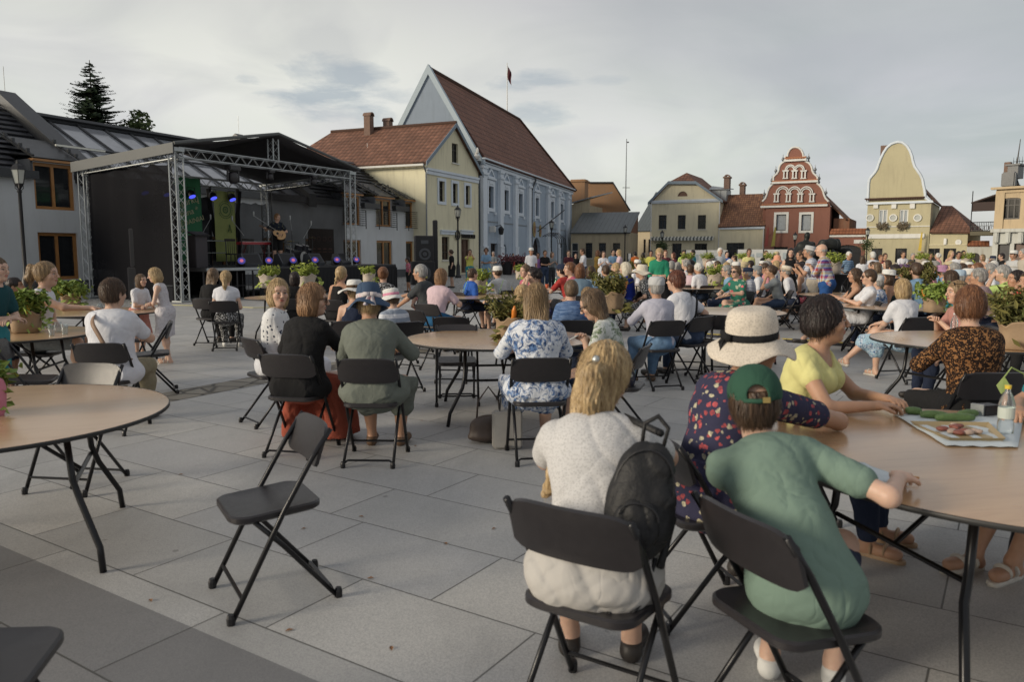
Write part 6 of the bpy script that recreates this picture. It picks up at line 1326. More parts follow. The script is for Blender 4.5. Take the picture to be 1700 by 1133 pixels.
def leg(g, J, s, w, e=0, upto=2.0, k=.03):
 H, K, A = J['hip', s], J['knee', s], J['ankle', s]; a = .086 * w; b = .058 * (w * .6 + .4); g.cap(H, H + (K - H) * min(1, upto), a + e, a + (b - a) * min(1, upto) + e, k=k)
 if upto > 1:
  t = upto - 1; c = K + (A - K) * .35 + nrm(K - H) * -.018; 
  if t < .36: g.cap(K, K + (A - K) * t, b + e, b + e, k=k)
  else: g.cap(K, c, b * .93 + e, .056 * w + e, k=k); g.cap(c, K + (A - K) * t, .055 * w + e, .033 + (.02 * (1 - t)) + e, k=k)
def foot(g, J, s, e=0, sole=False):
 A = J['ankle', s]; d = A - J['knee', s]; f = V3(-d[0] * .2, .13, 0) if True else 0; fl = J.get('toe', {}).get(s, V3(s * .025, .145, -.05)); g.cap(A, A + V3(0, -.02, -.045), .034 + e, .03 + e, k=.03); g.cap(A + V3(0, -.03, -.05), A + fl, .030 + e, .024 + e, k=.03); g.ell(A + fl * .75 + V3(0, 0, .0), (.042 + e, .06 + e, .024 + e), k=.03)
def hand_piece(J, s, v, curl=.6, grip=0):
 """a palm, four fingers of different lengths with two bends, and a thumb"""
 W_, E = J['wr', s], J['el', s]; d = nrm(W_ - E); nrmv = J.get('palm', {}).get(s, nrm(V3(0, 0, -1) - d * (-d[2])) if abs(d[2]) < .9 else V3(0, 1, 0)); nrmv = nrm(nrmv - d * (nrmv @ d)); side = np.cross(nrmv, d) * s   # towards the thumb
 g = Grid(W_ - .20, W_ + .20, v); pc = W_ + d * .045; M = np.stack([side, d, nrmv], 1); g.cap(W_ - d * .04, W_ + d * .015, .025, .024, k=.01); g.ell(pc, (.038, .050, .0155), M, k=.02)
 L_ = (.070, .078, .072, .056); r0 = .0088
 for i in range(4):
  o = side * (.0285 - .019 * i); b = pc + d * (.036 - .004 * abs(i - 1.2)) + o; c1 = curl * (.7 + .12 * i); d1 = nrm(d * math.cos(c1 * .7) + nrmv * math.sin(c1 * .7)); p1 = b + d1 * L_[i] * .45; d2 = nrm(d * math.cos(c1 * 1.7) + nrmv * math.sin(c1 * 1.7)); p2 = p1 + d2 * L_[i] * .32; d3 = nrm(d * math.cos(c1 * 2.4) + nrmv * math.sin(c1 * 2.4)); p3 = p2 + d3 * L_[i] * .26
  g.cap(b, p1, r0 + .0007, r0, k=.004); g.cap(p1, p2, r0, r0 * .92, k=.002); g.cap(p2, p3, r0 * .92, r0 * .8, k=.002)
 b = pc - d * .022 + side * .026; t1 = b + (side * .8 + d * .6 + nrmv * .35) * .034; t2 = t1 + nrm(d * .9 + side * .25 + nrmv * .55) * .032; g.cap(b, t1, .013, .0105, k=.012); g.cap(t1, t2, .0105, .0085, k=.002)
 return g.mesh()
def head_piece(J, v, child=False):
 M, H = J['hR'], J['head']; q = lambda *a: H + M @ V3(*a); g = Grid(H - V3(.17, .17, .22), H + V3(.17, .17, .19), v)
 g.ell(q(0, -.012, .022), (.076, .095, .098), M, k=.02); g.ell(q(0, .034, -.038), (.058, .060, .078), M, k=.035); g.ell(q(0, .062, -.092), (.024, .024, .02), M, k=.03); g.ell(q(0, .055, .045), (.055, .04, .04), M, k=.03)
 for s in (-1, 1):
  g.ell(q(s * .040, .062, -.022), (.024, .024, .022), M, k=.025); g.ell(q(s * .033, .102, .010), (.0185, .013, .0125), M, k=.012, mode='s'); g.ell(q(s * .032, .083, .008), (.0135, .0125, .0115), M, k=.004)
  g.cap(q(s * .016, .098, .029), q(s * .052, .082, .031), .006, .005, k=.012); g.ell(q(s * .076, -.008, -.008), (.009, .018, .030), M, k=.008); g.ell(q(s * .081, -.004, -.006), (.004, .010, .017), M, k=.006, mode='s')
 g.cap(q(0, .096, .020), q(0, .118, -.022), .007, .0115, k=.014); 
 for s in (-1, 1): g.ell(q(s * .012, .108, -.027), (.0085, .009, .007), M, k=.008)
 g.ell(q(0, .092, -.052), (.024, .012, .006), M, k=.006); g.ell(q(0, .091, -.063), (.020, .012, .007), M, k=.006); g.ell(q(0, .104, -.0575), (.022, .01, .0013), M, k=.004, mode='s')
 g.cap(J['neck1'] - (J['neck1'] - J['neck0']) * .2, q(0, -.03, -.04), .054, .056, k=.04); V, Q = g.mesh()
 L_ = (V - H) @ M; x, y, z = np.abs(L_[:, 0]), L_[:, 1], L_[:, 2]; C = np.zeros((len(V), 4)); fr = y > .055
 lip = fr & (x < .023) & (((z + .0575) / .0125) ** 2 + (x / .0235) ** 2 < 1) & (y > .08); C[lip] = (.36, .10, .085, .8)
 br = fr & (x > .012) & (x < .052) & (np.abs(z - (.036 - (x - .03) ** 2 * 6)) < .0055); C[br] = (.06, .035, .02, .75)
 ey = fr & (((x - .032) / .0135) ** 2 + ((z - .008) / .0075) ** 2 < 1); C[ey] = (.45, .42, .40, .85); ir = fr & (((x - .032) / .0062) ** 2 + ((z - .008) / .0065) ** 2 < 1); C[ir] = (.03, .04, .045, 1); ls = fr & (((x - .032) / .016) ** 2 < 1) & (np.abs(z - (.0155 - ((x - .032) / .016) ** 2 * .006)) < .0028); C[ls] = (.03, .02, .015, .9)
 ck = fr & (((x - .042) / .022) ** 2 + ((z + .022) / .018) ** 2 < 1) & (C[:, 3] == 0); C[ck] = (.5, .22, .16, .25)
 return V, Q, C
def folds(amp, f, seed):
 def fn(X, Y, Z):
  a = wob(X + .5 * Z, Y - .3 * Z, Z * .5, f, seed, 4); b = wob(X - .7 * Z, Y + .3 * Z, Z * .4, f * 1.8, seed + 7, 4)
  c = np.sin(Z * 62 + 5 * wob(X, Y, Z, 7, seed + 3)) * np.clip(.5 + wob(X, Y, Z, 5, seed + 9), 0, 1)
  return amp * .9 * (.5 - 1.2 * np.abs(a)) + amp * .8 * np.exp(-(a / .13) ** 2) + amp * .45 * np.exp(-(b / .13) ** 2) - amp * .35 * c - amp * .4
 return fn
def bounds(J, m=.3):
 P = np.array([v for k, v in J.items() if k not in ('up', 'rt', 'fw', 'tR', 'hR', 'toe', 'palm')]); return P.min(0) - m, P.max(0) + m
def hair_sdf(g, J, style, vol=1.0):
 M, H = J['hR'], J['head']; q = lambda *a: H + M @ V3(*a); dn = M[:, 2] * -1; t = .014 * vol
 if style == 'bald': g.ell(q(0, -.022, -.005), (.080, .092, .062), M, k=.01); g.ell(q(0, .03, .105), (.07, .13, .075), M, k=.02, mode='s')
 else: g.ell(q(0, -.018, .030), (.078 + t, .097 + t, .098 + t), M, k=.02)
 if style in ('short', 'pixie', 'buzz'): g.ell(q(0, -.045, -.022), (.066 + t, .064 + t * .8, .065), M, k=.03)
 if style == 'curly':
  rr = np.random.RandomState(3)
  for i in range(40): d = nrm(rr.normal(size=3)); d[2] = abs(d[2]) * 1.1 - .35; d[1] = d[1] - .25; d = nrm(d); g.ell(q(*(d * V3(.088, .098, .10) + V3(0, -.02, .022))), (.028 * vol, .028 * vol, .026 * vol), M, k=.012)
 if style in ('bob', 'longbob'):
  L_ = .07 if style == 'bob' else .12; g.ell(q(0, -.035, -.03 - L_ * .3), (.094 * vol, .082 * vol, .085 + L_ * .5), M, k=.03)
 if style in ('long', 'verylong'):
  L_ = .30 if style == 'long' else .44; g.ell(q(0, -.03, -.03), (.092, .080, .10), M, k=.03); b = q(0, -.06, -.04); e = b + V3(0, -.0, -L_) * .75 + dn * L_ * .25 - J['fw'] * .07
  for s in (-1, -.33, .33, 1): g.cap(b + M[:, 0] * s * .055, e + M[:, 0] * s * .075, .040, .022, k=.03)
 if style in ('ponytail', 'highpony', 'lowpony', 'halfup'):
  z0 = {'ponytail': -.01, 'highpony': .07, 'lowpony': -.06, 'halfup': .0}[style]; g.ell(q(0, -.05, -.02), (.07, .062, .07), M, k=.03); b = q(0, -.115, z0); e = b + V3(0, 0, -.22) - J['fw'] * (.03 if style != 'highpony' else .05)
  g.cap(b, b - M[:, 1] * .03 + V3(0, 0, -.01), .022, .034, k=.02); hp_ = 1.35 if style == 'highpony' else 1; g.cap(b - M[:, 1] * .03 + V3(0, 0, -.01), (b + e) / 2 - M[:, 1] * .03, .036 * hp_, .034 * hp_, k=.02); g.cap((b + e) / 2 - M[:, 1] * .03, e, .034, .012, k=.02)
  if style == 'halfup': g.ell(q(0, -.06, -.08), (.08, .05, .10), M, k=.03); e = J['sh', -1] + V3(.02, -.05, -.10); g.cap(q(-.02, -.06, -.12), e, .05, .03, k=.04); g.cap(e, e + V3(-.05, .02, -.10), .035, .012, k=.03)
 if style in ('bun', 'updo'):
  g.ell(q(0, -.05, -.02), (.07, .062, .07), M, k=.03); g.ell(q(0, -.115 if style == 'bun' else -.10, .06 if style == 'updo' else .02), (.045, .04, .04), M, k=.015)
 if style == 'braid':
  g.ell(q(0, -.05, -.03), (.072, .062, .08), M, k=.03); b = q(-.02, -.10, -.05)
  for i in range(9): g.ell(b + V3(-.012 * (i % 2) - .008 * i, -.012, -.028 * i), (.024 - i * .0012, .022, .020), k=.01)
 if style != 'bald':
  up_ = {'buzz': .060, 'short': .062, 'pixie': .058}.get(style, .066)
  g.ell(q(0, .118, -.03), (.066 if style in ('bob', 'longbob', 'long', 'verylong', 'curly') else .084, .082, .098), M, k=.018, mode='s')
  if style in ('short', 'pixie', 'buzz', 'ponytail', 'highpony', 'bun', 'updo', 'braid', 'halfup', 'lowpony'): g.ell(q(0, .055, -.085), (.12, .08, .085), M, k=.02, mode='s')
  if style in ('short', 'buzz'):
   for s in (-1, 1): g.ell(q(s * .088, .0, -.02), (.02, .03, .04), M, k=.01, mode='s')
 X, Y, Z = g.ax[0][:, None, None], g.ax[1][None, :, None], g.ax[2][None, None, :]
 lx = (X - H[0]) * M[0, 0] + (Y - H[1]) * M[1, 0] + (Z - H[2]) * M[2, 0]; ly = (X - H[0]) * M[0, 1] + (Y - H[1]) * M[1, 1] + (Z - H[2]) * M[2, 1] + .03
 a = np.arctan2(lx, -ly); amp = .0022 if style not in ('buzz', 'bald') else .0005
 g.F = (g.F + (.006 if style not in ('buzz', 'bald') else .001) * wob(X - H[0], Y - H[1], Z - H[2], 26, int(abs(H[0] * 7919 + H[1] * 3301)) % 97) + amp * (np.sin(a * 34 + 40 * Z + 2 * np.sin(Z * 60)) + .9 * np.sin(a * 57 - 25 * Z + 1.5 * np.sin(Z * 35 + 2)) + .8 * np.sin(a * 13 + Z * 22)) + .0022 * wob(X, Y, Z, 60, 5)).astype(np.float32)
def strands(V, n, J, length, seed, m_, parent, taper=.0011):
 """loose locks that lie on the hair's surface and hang off its edge"""
 rr = np.random.RandomState(seed); H = J['head']; M = J['hR']; m = MB(); Lc = (V - H) @ M; ok = np.where((Lc[:, 1] < .035) | (Lc[:, 2] > .075))[0]; idx = ok[rr.randint(0, len(ok), n)]
 for i in idx:
  p = V[i]; o = p - (H - M[:, 1] * .02); o = nrm(o); t = V3(0, 0, -1) * .8 + rr.normal(size=3) * .12; t = nrm(t - o * (t @ o) * .95); L_ = length * rr.uniform(.4, 1.1); pts = []; q = p + o * .001
  for k in range(5): pts.append(q); t = nrm(t + V3(0, 0, -.25) + rr.normal(size=3) * .08); q = q + t * L_ / 4 + (o * .0005)
  w = nrm(np.cross(t, o)) * taper
  if ((pts[-1] - H) @ M)[1] > .06 and ((pts[-1] - H) @ M)[2] < .06: continue
  m.add([Vector(a - w * (1 - .2 * k)) for k, a in enumerate(pts)] + [Vector(a + w * (1 - .2 * k)) for k, a in enumerate(pts)], [(k, k + 1, k + 6, k + 5) for k in range(4)])
 return m.build('loose_strands', m_, parent, True, fix=False)
HATM = {}
def hat(J, style, m_, m2, v, parent, name='hat'):
 M, H = J['hR'], J['head']; Mx = Matrix([[M[i][j] for j in range(3)] for i in range(3)]); Hv = Vector(H)
 def xf(mb, tilt=0, off=(0, -.018, .0)):
  T = Mx @ Matrix.Rotation(R(tilt), 3, 'X'); mb.v = [tuple(Hv + Mx @ Vector(off) + T @ Vector(p)) for p in mb.v]; return mb
 SY = 1.2
 def crown(r, h, z0, flat=.6, n=28):
  return [(r, z0), (r * 1.0, z0 + h * .35), (r * .95, z0 + h * .7), (r * .80, z0 + h * .92), (r * flat, z0 + h), (.004, z0 + h * 1.0)]
 if style == 'cap':
  mb = MB().lathe([(.0945, .034)] + crown(.096, .092, .045, .5), 26, sy=SY, cap=False); o = xf(mb).build(name, m_, parent, 'auto')
  vs = []; fs = []
  for i in range(13):
   a = R(-62 + 124 * i / 12 + 90)
   for (k, dz) in ((1, .046), (1.0, .050)): vs.append((.095 * math.cos(a), .095 * SY * math.sin(a), dz))
   e = .075 * math.cos(R(-80 + 160 * i / 12)); vs.append((.097 * math.cos(a), .095 * SY * math.sin(a) + e, .043 - .1 * e)); vs.append((.097 * math.cos(a), .095 * SY * math.sin(a) + e, .047 - .1 * e))
  for i in range(12): b = i * 4; fs += [(b, b + 4, b + 6, b + 2), (b + 1, b + 3, b + 7, b + 5), (b + 2, b + 6, b + 7, b + 3)]
  xf(MB().add(vs, fs)).build('peak', m2 or m_, o, True); return o
 if style == 'snapback':       # worn back to front with the strap gap over the forehead side
  g = Grid(H - .2, H + .22, v); q = lambda *a: H + M @ V3(*a); g.ell(q(0, -.016, .040), (.100, .121, .108), M); g.plane(q(0, 0, .018), -M[:, 2]); g.ell(q(0, -.13, .040), (.036, .05, .040), M, k=.006, mode='s'); g.ell(q(0, -.016, .034), (.0945, .114, .102), M, k=.001, mode='s'); g.disp(lambda X, Y, Z: .0012 * wob(X, Y, Z, 50, 3)) 
  o = link(name, mesh_of(name, [g.mesh()]), m_, parent)
  mb = MB(); mb.tube([(-.046, -.118, .022), (0, -.137, .020), (.046, -.118, .022)], .009, 6); xf(mb, off=(0, 0, 0)).build('strap', m_, o, True); mb = MB().box((.030, -.136, .024), (.026, .008, .020)); xf(mb, off=(0, 0, 0)).build('buckle', plain('brass', (.45, .33, .12), .35, .8), o)
  vs = []; fs = []
  for i in range(13):
   a = R(-62 + 124 * i / 12 + 90); e = .075 * math.cos(R(-80 + 160 * i / 12)); r_ = .094
   vs += [(r_ * math.cos(a), r_ * 1.17 * math.sin(a), .040), (r_ * math.cos(a), r_ * 1.17 * math.sin(a), .046), (r_ * math.cos(a), r_ * 1.17 * math.sin(a) + e, .034 - .1 * e), (r_ * math.cos(a), r_ * 1.17 * math.sin(a) + e, .040 - .1 * e)]
  for i in range(12): b = i * 4; fs += [(b, b + 4, b + 6, b + 2), (b + 1, b + 3, b + 7, b + 5), (b + 2, b + 6, b + 7, b + 3)]
  xf(MB().add(vs, fs)).build('peak', m_, o, True); return o
 br, h, droop, wave, fl = {'sun': (.205, .105, .045, .018, .62), 'bucket': (.145, .095, .05, .006, .72), 'straw': (.155, .10, -.012, .004, .80), 'trilby': (.135, .10, -.01, .005, .82), 'floppy': (.20, .125, .055, .022, .58), 'cloche': (.165, .125, .06, .02, .55), 'ribbed': (.178, .135, .062, .020, .60)}[style]
 tilt = {'sun': -4, 'floppy': 6, 'straw': 4, 'trilby': 12, 'ribbed': 10}.get(style, 0); n = 40; vs = []; fs = []; prof = [(.003, h), (.045, h * 1.0), (.068, h * .985), (.093 * (fl + .25 if fl < .75 else 1) ** .5, h * .86), (.094, h * .55), (.0955, h * .25), (.0965, .0)]; z0 = .030
 rings = [(r, z) for r, z in prof] + [(.0965 + (br - .0965) * t, -droop * t ** 1.2) for t in (.12, .35, .6, .8, 1.0)]; nb = len(rings)
 rings += [(br - .002, -droop - .004)] + [(.0965 + (br - .0965) * t - .003, -droop * t ** 1.2 - .004) for t in (.8, .5, .2, .0)]
 for i, (r, z) in enumerate(rings):
  for j in range(n):
   a = 2 * math.pi * j / n; f = max(0, (r - .0965) / (br - .0965)); sy_ = SY * (1 - f) + 1.08 * f; zz = z + wave * f * (math.sin(3 * a + 1) + .5 * math.sin(5 * a)); vs.append((r * math.cos(a) * (1 if f == 0 else 1), r * sy_ * math.sin(a), z0 + zz))
 for i in range(len(rings) - 1):
  for j in range(n): j2 = (j + 1) % n; fs.append((i * n + j, i * n + j2, (i + 1) * n + j2, (i + 1) * n + j))
 o = xf(MB().add(vs, fs), tilt).build(name, m_, parent, True)
 if m2:
  mb = MB().lathe([(.0975, .002), (.0985, .004), (.0975, .034), (.096, .034)], 32, (0, 0, z0), sy=SY, cap=False)
  if style in ('sun', 'floppy', 'cloche', 'ribbed'): mb.box((.03, -.121, z0 + .02), (.05, .02, .03), .3); mb.box((-.02, -.121, z0 + .02), (.05, .02, .03), -.2)
  if style in ('cloche', 'floppy', 'ribbed'): 
   for q_ in (-1, 1): mb.add([(q_ * .008, -.125, z0 + .02), (q_ * .008 + .025, -.13, z0 + .015), (q_ * .03 + .02, -.175, z0 - .075), (q_ * .03 - .02, -.175, z0 - .07), (q_ * .008, -.118, z0 + .02), (q_ * .03, -.168, z0 - .075)], [(0, 1, 2, 3), (4, 3, 5), (1, 4, 5, 2)])
  xf(mb, tilt).build('hat_band', m2, o, True)
 return o
def glasses(J, parent, dark=True, top=False):
 M, H = J['hR'], J['head']; Mx = Matrix([[M[i][j] for j in range(3)] for i in range(3)]); m = MB(); dz = .095 if top else .008; dy = -.045 if top else 0
 for s in (-1, 1):
  m.arc((s * .033, dz), .0225, .004, 0, 359, .104 + dy, .109 + dy, 14, .85); m.tube([(s * .058, .104 + dy, dz + .008), (s * .080, .06 + dy, dz + .008), (s * .084, -.01 + dy, dz + .004)], .0025, 5)
 m.box((0, .107 + dy, dz + .006), (.022, .004, .005)); m.v = [tuple(Vector(H) + Mx @ Vector(p)) for p in m.v]; o = m.build('sunglasses' if dark else 'glasses', M_IRON, parent)
 m = MB()
 for s in (-1, 1): m.prism([(s * .033 + .0225 * math.cos(R(a)), dz + .019 * math.sin(R(a))) for a in range(0, 360, 30)], .105 + dy, .1075 + dy)
 m.v = [tuple(Vector(H) + Mx @ Vector(p)) for p in m.v]
 if dark: m.build('lens', M_GLASS, o)
 return o
PEOPLE = []
def person(label, cat='person', loc=(0, 0), ang=90, k=1.0, w=1.0, skin='fair', hair=('short', 'brown'), top=('tee', None), bottom=('trousers', None), lod=2, shoes='dark', hatd=None, glass=None, group=None, seed=1, bust=0, belly=0, vol=1.0, neckcut=.0, hem=None, extra=None, sk=None, z=0, strap=None, drape=None, flare=0, **kw):
 """lod 0 near .. 3 far; body is one mesh, hair and clothing are its companions"""
 v = (.0085, .0115, .017, .022)[lod]; vh = (.0042, .006, .010, .0135)[lod]; J = sk or skeleton(**kw); sit = kw.get('pose', 'sit') == 'sit'
 o = empty('person', (loc[0], loc[1], z + .004), R(ang - 90), label, cat, group); o.scale = (k, k, k); PEOPLE.append(o)
 lo, hi = bounds(J, .16); g = Grid(lo, hi, v); torso(g, J, w * .97, 0, -.004, bust, belly)
 for s in (-1, 1): arm(g, J, s, w); leg(g, J, s, w); foot(g, J, s)
 g.cap(J['neck0'] - J['up'] * .03, J['neck1'] + (J['neck1'] - J['neck0']) * .4, .058, .052, k=.045); VB, QB = g.mesh(); VH, QH, CH = head_piece(J, vh); pieces = [(VB, QB), (VH, QH)]; cols = [np.zeros((len(VB), 4)), CH]
 if lod <= 2:
  for s in (-1, 1): Vh, Qh = hand_piece(J, s, .0045 if lod < 2 else .0065, .75); pieces.append((Vh, Qh)); cols.append(np.zeros((len(Vh), 4)))
 me = mesh_of('body', pieces, np.concatenate(cols)); link('body', me, SKIN[skin], o)
 hs, hc = hair; hm = HAIR[hc] if isinstance(hc, str) else hc; H = J['head']; ext = {'long': .5, 'verylong': .62, 'halfup': .4}.get(hs, .34)
 if hs != 'none':
  g = Grid(H - V3(.26, .26, ext), H + V3(.24, .24, .19), vh * 1.05 if lod < 3 else .014); hair_sdf(g, J, hs, vol); (g.plane(H + J['hR'] @ V3(0, 0, .052 if hatd[0] in ('cap', 'snapback') else .040), J['hR'][:, 2]) if hatd else None); me = mesh_of('hair', [g.mesh()]); ho = link('hair', me, hm, o)
  if lod <= 1 and hs not in ('buzz', 'bald'):
   VV = np.empty(len(me.vertices) * 3, np.float32); me.vertices.foreach_get('co', VV); VV = VV.reshape(-1, 3).astype(float); VV = VV[((VV - H) @ J['hR'])[:, 2] < (.03 if hatd else 9)]; strands(VV, 1500 if lod == 0 else 600, J, {'short': .045, 'pixie': .05, 'curly': .05, 'bob': .08, 'longbob': .10, 'long': .16, 'verylong': .2}.get(hs, .06), seed, hm, ho, .0010 if lod == 0 else .0014)
 tk, tm = top; S_ = {'tee': .66, 'long': 1.9, 'elbow': 1.05, 'cap': .30, 'none': 0, 'vest': 0, 'strap': 0}[tk]; e = .012
 if tm is not None:
  g = Grid(lo, hi, .0068 if lod == 0 else v); torso(g, J, w, 0, e, bust, belly); up = J['up']
  if S_ > 0:
   for s in (-1, 1): arm(g, J, s, w, e * .6 + (.010 if tk in ('tee', 'elbow') else .004), S_)
  if flare: g.ell(J['P'] + V3(0, .01, -.02), (.205 * w, .165 * w, .13), k=.07); g.cap(J['P'], J['waist'], .15 * w, .125 * w, k=.08)
  hb = J['P'][2] - (.08 if sit else .12) if hem is None else hem
  if bottom[0] in ('dress', 'skirtdress'): pass
  g.plane((0, 0, hb), (0, 0, -1), .01)
  nb = J['neck0'] + up * (.012 - neckcut * .6) + J['fw'] * .01; g.ell(nb + up * .075 + J['fw'] * .035 + J['fw'] * neckcut * .5, (.078 + neckcut * .5, .09 + neckcut * .5, .082 + neckcut), J['tR'], k=.012, mode='s')
  if tk in ('vest', 'strap'):
   for s in (-1, 1): g.ell(J['sh', s] + J['rt'] * s * (.035 if tk == 'vest' else .0), (.06 if tk == 'vest' else .085, .13, .10), J['tR'], k=.015, mode='s')
  if tk == 'strap': g.ell(J['neck0'] + up * .03, (.3, .2, .085), J['tR'], k=.01, mode='s')
  if lod < 3: g.disp(folds(.0036 if lod < 2 else .004, 22, seed))
  to = link('dress_top' if bottom[0] == 'dress' else {'tee': 't_shirt', 'vest': 'sleeveless_top', 'strap': 'strappy_top'}.get(tk, 'shirt'), mesh_of('shirt', [g.mesh()]), tm, o)
  if lod == 0: to['nearby'] = 1; del to['nearby']
 bk, bm_ = bottom; w0 = w; w = w * (.84 if flare else 1)
 if bm_ is not None:
  g = Grid(lo, hi, v); e = .016; w_ = w * 1.0; g.ell(J['P'] + V3(0, -.015, .01), (.160 * w + e, .118 * w + e, .12 + e), k=.05); g.cap(J['P'], J['waist'], .13 * w, .115 * w, k=.05)
  if bk in ('trousers', 'jeans', 'shorts', 'capri'):
   U = {'trousers': 1.93, 'jeans': 1.93, 'shorts': .86, 'capri': 1.45}[bk]
   for s in (-1, 1): leg(g, J, s, w, e, U)
  elif bk in ('skirt', 'dress'):
   L_ = .72 if hem is None else .72
   if sit:
    g.ell(J['P'] + V3(0, .02, -.015), (.205 * w, .19, .085), k=.06)
    for s in (-1, 1): g.cap(J['hip', s], J['hip', s] + (J['knee', s] - J['hip', s]) * 1.02, .098 * w + e, .075 * w + e, k=.10); K = J['knee', s]; A = J['ankle', s]; g.cap(K, K + (A - K) * .42, .075 + e, .085 + e, k=.10)
    g.cap(J['hip', 1] * .5 + J['hip', -1] * .5, (J['knee', 1] + J['knee', -1]) / 2, .09, .08, k=.1)
   else:
    for s in (-1, 1): g.cap(J['hip', s], J['knee', s] + V3(s * .05, 0, .03), .10 * w + e, .12 * w + e, k=.12)
    g.cap(J['P'], (J['knee', 1] + J['knee', -1]) / 2, .12, .14, k=.12); g.plane((0, 0, .50), (0, 0, -1), .01)
  elif bk == 'longskirt':
   if sit:
    for s in (-1, 1): K, A = J['knee', s], J['ankle', s]; g.cap(J['hip', s], K, .10 * w + e, .085 * w + e, k=.1); g.cap(K, A + V3(s * .05, .0, -.02), .09 + e, .11 + e, k=.12); g.cap((K + J['hip', s]) / 2 + V3(s * .05, -.05, -.02), A + V3(s * .08, -.22, .0), .06, .09, k=.14)
   else:
    for s in (-1, 1): g.cap(J['hip', s], J['ankle', s] + V3(s * .07, 0, .0), .10 * w + e, .14 + e, k=.14)
   if sit: g.cap((J['knee', 1] + J['knee', -1]) / 2, (J['ankle', 1] + J['ankle', -1]) / 2 + V3(0, -.08, 0), .10, .14, k=.12)
   g.plane((0, 0, .06), (0, 0, -1), .01)
  for (a_, b_, r1_, r2_) in (drape or ()): g.cap(J['P'] + V3(*a_), J['P'] + V3(*b_), r1_, r2_, k=.06)
  g.plane(J['waist'] - J['up'] * .05, J['up'], .01)
  if lod < 3: g.disp(folds(.007 if bk in ('skirt', 'dress', 'longskirt') else .004, 22, seed + 3))
  link({'trousers': 'trousers', 'jeans': 'jeans', 'shorts': 'shorts', 'capri': 'trousers', 'dress': 'dress_skirt'}.get(bk, 'skirt'), mesh_of('skirt', [g.mesh()]), bm_, o)
 w = w0
 sm = {'dark': plain('dark_shoe', (.03, .025, .022), .5), 'white': plain('white_shoe', (.6, .6, .58), .6), 'sandal': plain('tan_sandal', (.30, .20, .12), .6), 'brown': plain('brown_shoe', (.12, .07, .04), .5), 'pale': plain('silver_sandal', (.5, .47, .42), .4)}.get(shoes)
 if sm and lod < 3 or (sm and not sit):
  for s in (-1, 1):
   A = J['ankle', s]; g = Grid(A - V3(.12, .14, .12), A + V3(.12, .26, .10), max(v * .6, .007)); foot(g, J, s, .007)
   if shoes in ('sandal', 'pale'):
    fl = J.get('toe', {}).get(s, V3(s * .025, .145, -.05)); g = Grid(A - V3(.12, .14, .12), A + V3(.12, .26, .10), max(v * .6, .0065)); g.cap(A + V3(0, -.035, -.078), A + fl + V3(0, .015, -.024), .030, .032, k=.01); g.plane(A + V3(0, 0, -.064), (0, 0, 1)); 
    for t in (.15, .62): c = A + fl * t + V3(0, 0, -.03 * (t < .5)); g.ell(c, (.052, .011, .040), k=.004)
   else: g.plane(A + V3(0, 0, -.008), (0, 0, 1), .01)
   V_, Q_ = g.mesh()
   if len(V_): link('sandal' if shoes in ('sandal', 'pale') else 'shoe', mesh_of('shoe', [(V_, Q_)]), sm, o)
 if hatd: hat(J, hatd[0], hatd[1], hatd[2] if len(hatd) > 2 else None, vh, o)
 if glass: glasses(J, o, glass != 'clear', glass == 'top')
 if strap is not None:
  m_, s = strap; a = J['sh', s] + J['up'] * .062 - J['rt'] * s * .03; pts = [J['chest'] + J['fw'] * (.135 * w) + J['up'] * .02, a + J['fw'] * .05, a - J['fw'] * .04, J['chest'] - J['fw'] * (.165 * w + .01) + J['up'] * .06 + J['rt'] * s * .07, J['chest'] - J['fw'] * (.172 * w + .012) - J['up'] * .05, J['waist'] - J['fw'] * (.165 * w + .016) - J['rt'] * s * .07, J['waist'] - J['rt'] * s * (.165 * w + .02) - J['up'] * .10]
  m = MB(); P_ = [Vector(p) for p in pts]; W2_ = .019
  Q_ = []
  for a_, b_ in zip(P_, P_[1:]):
   for t in (0, .25, .5, .75): Q_.append(a_.lerp(b_, t))
  for _ in range(3): Q_ = [Q_[0]] + [(Q_[i - 1] + Q_[i] * 2 + Q_[i + 1]) / 4 for i in range(1, len(Q_) - 1)] + [Q_[-1]]
  vs = []; fs = []; rtv = Vector(J['rt']); cc = Vector(J['chest'])
  for i, p in enumerate(Q_):
   t = (Q_[min(i + 1, len(Q_) - 1)] - Q_[max(0, i - 1)]).normalized(); out_ = (p - cc).normalized(); sd_ = t.cross(out_).normalized() * W2_; vs += [p - sd_ + out_ * .006, p + sd_ + out_ * .006, p + sd_ + out_ * .001, p - sd_ + out_ * .001]
  for i in range(len(Q_) - 1): b_ = i * 4; fs += [(b_, b_ + 1, b_ + 5, b_ + 4), (b_ + 1, b_ + 2, b_ + 6, b_ + 5), (b_ + 3, b_, b_ + 4, b_ + 7)]
  MB().add(vs, fs).build('shoulder_strap', m_, o, True)
 o['_J'] = 0; del o['_J']; o_J[o.name] = J; return o
o_J = {}
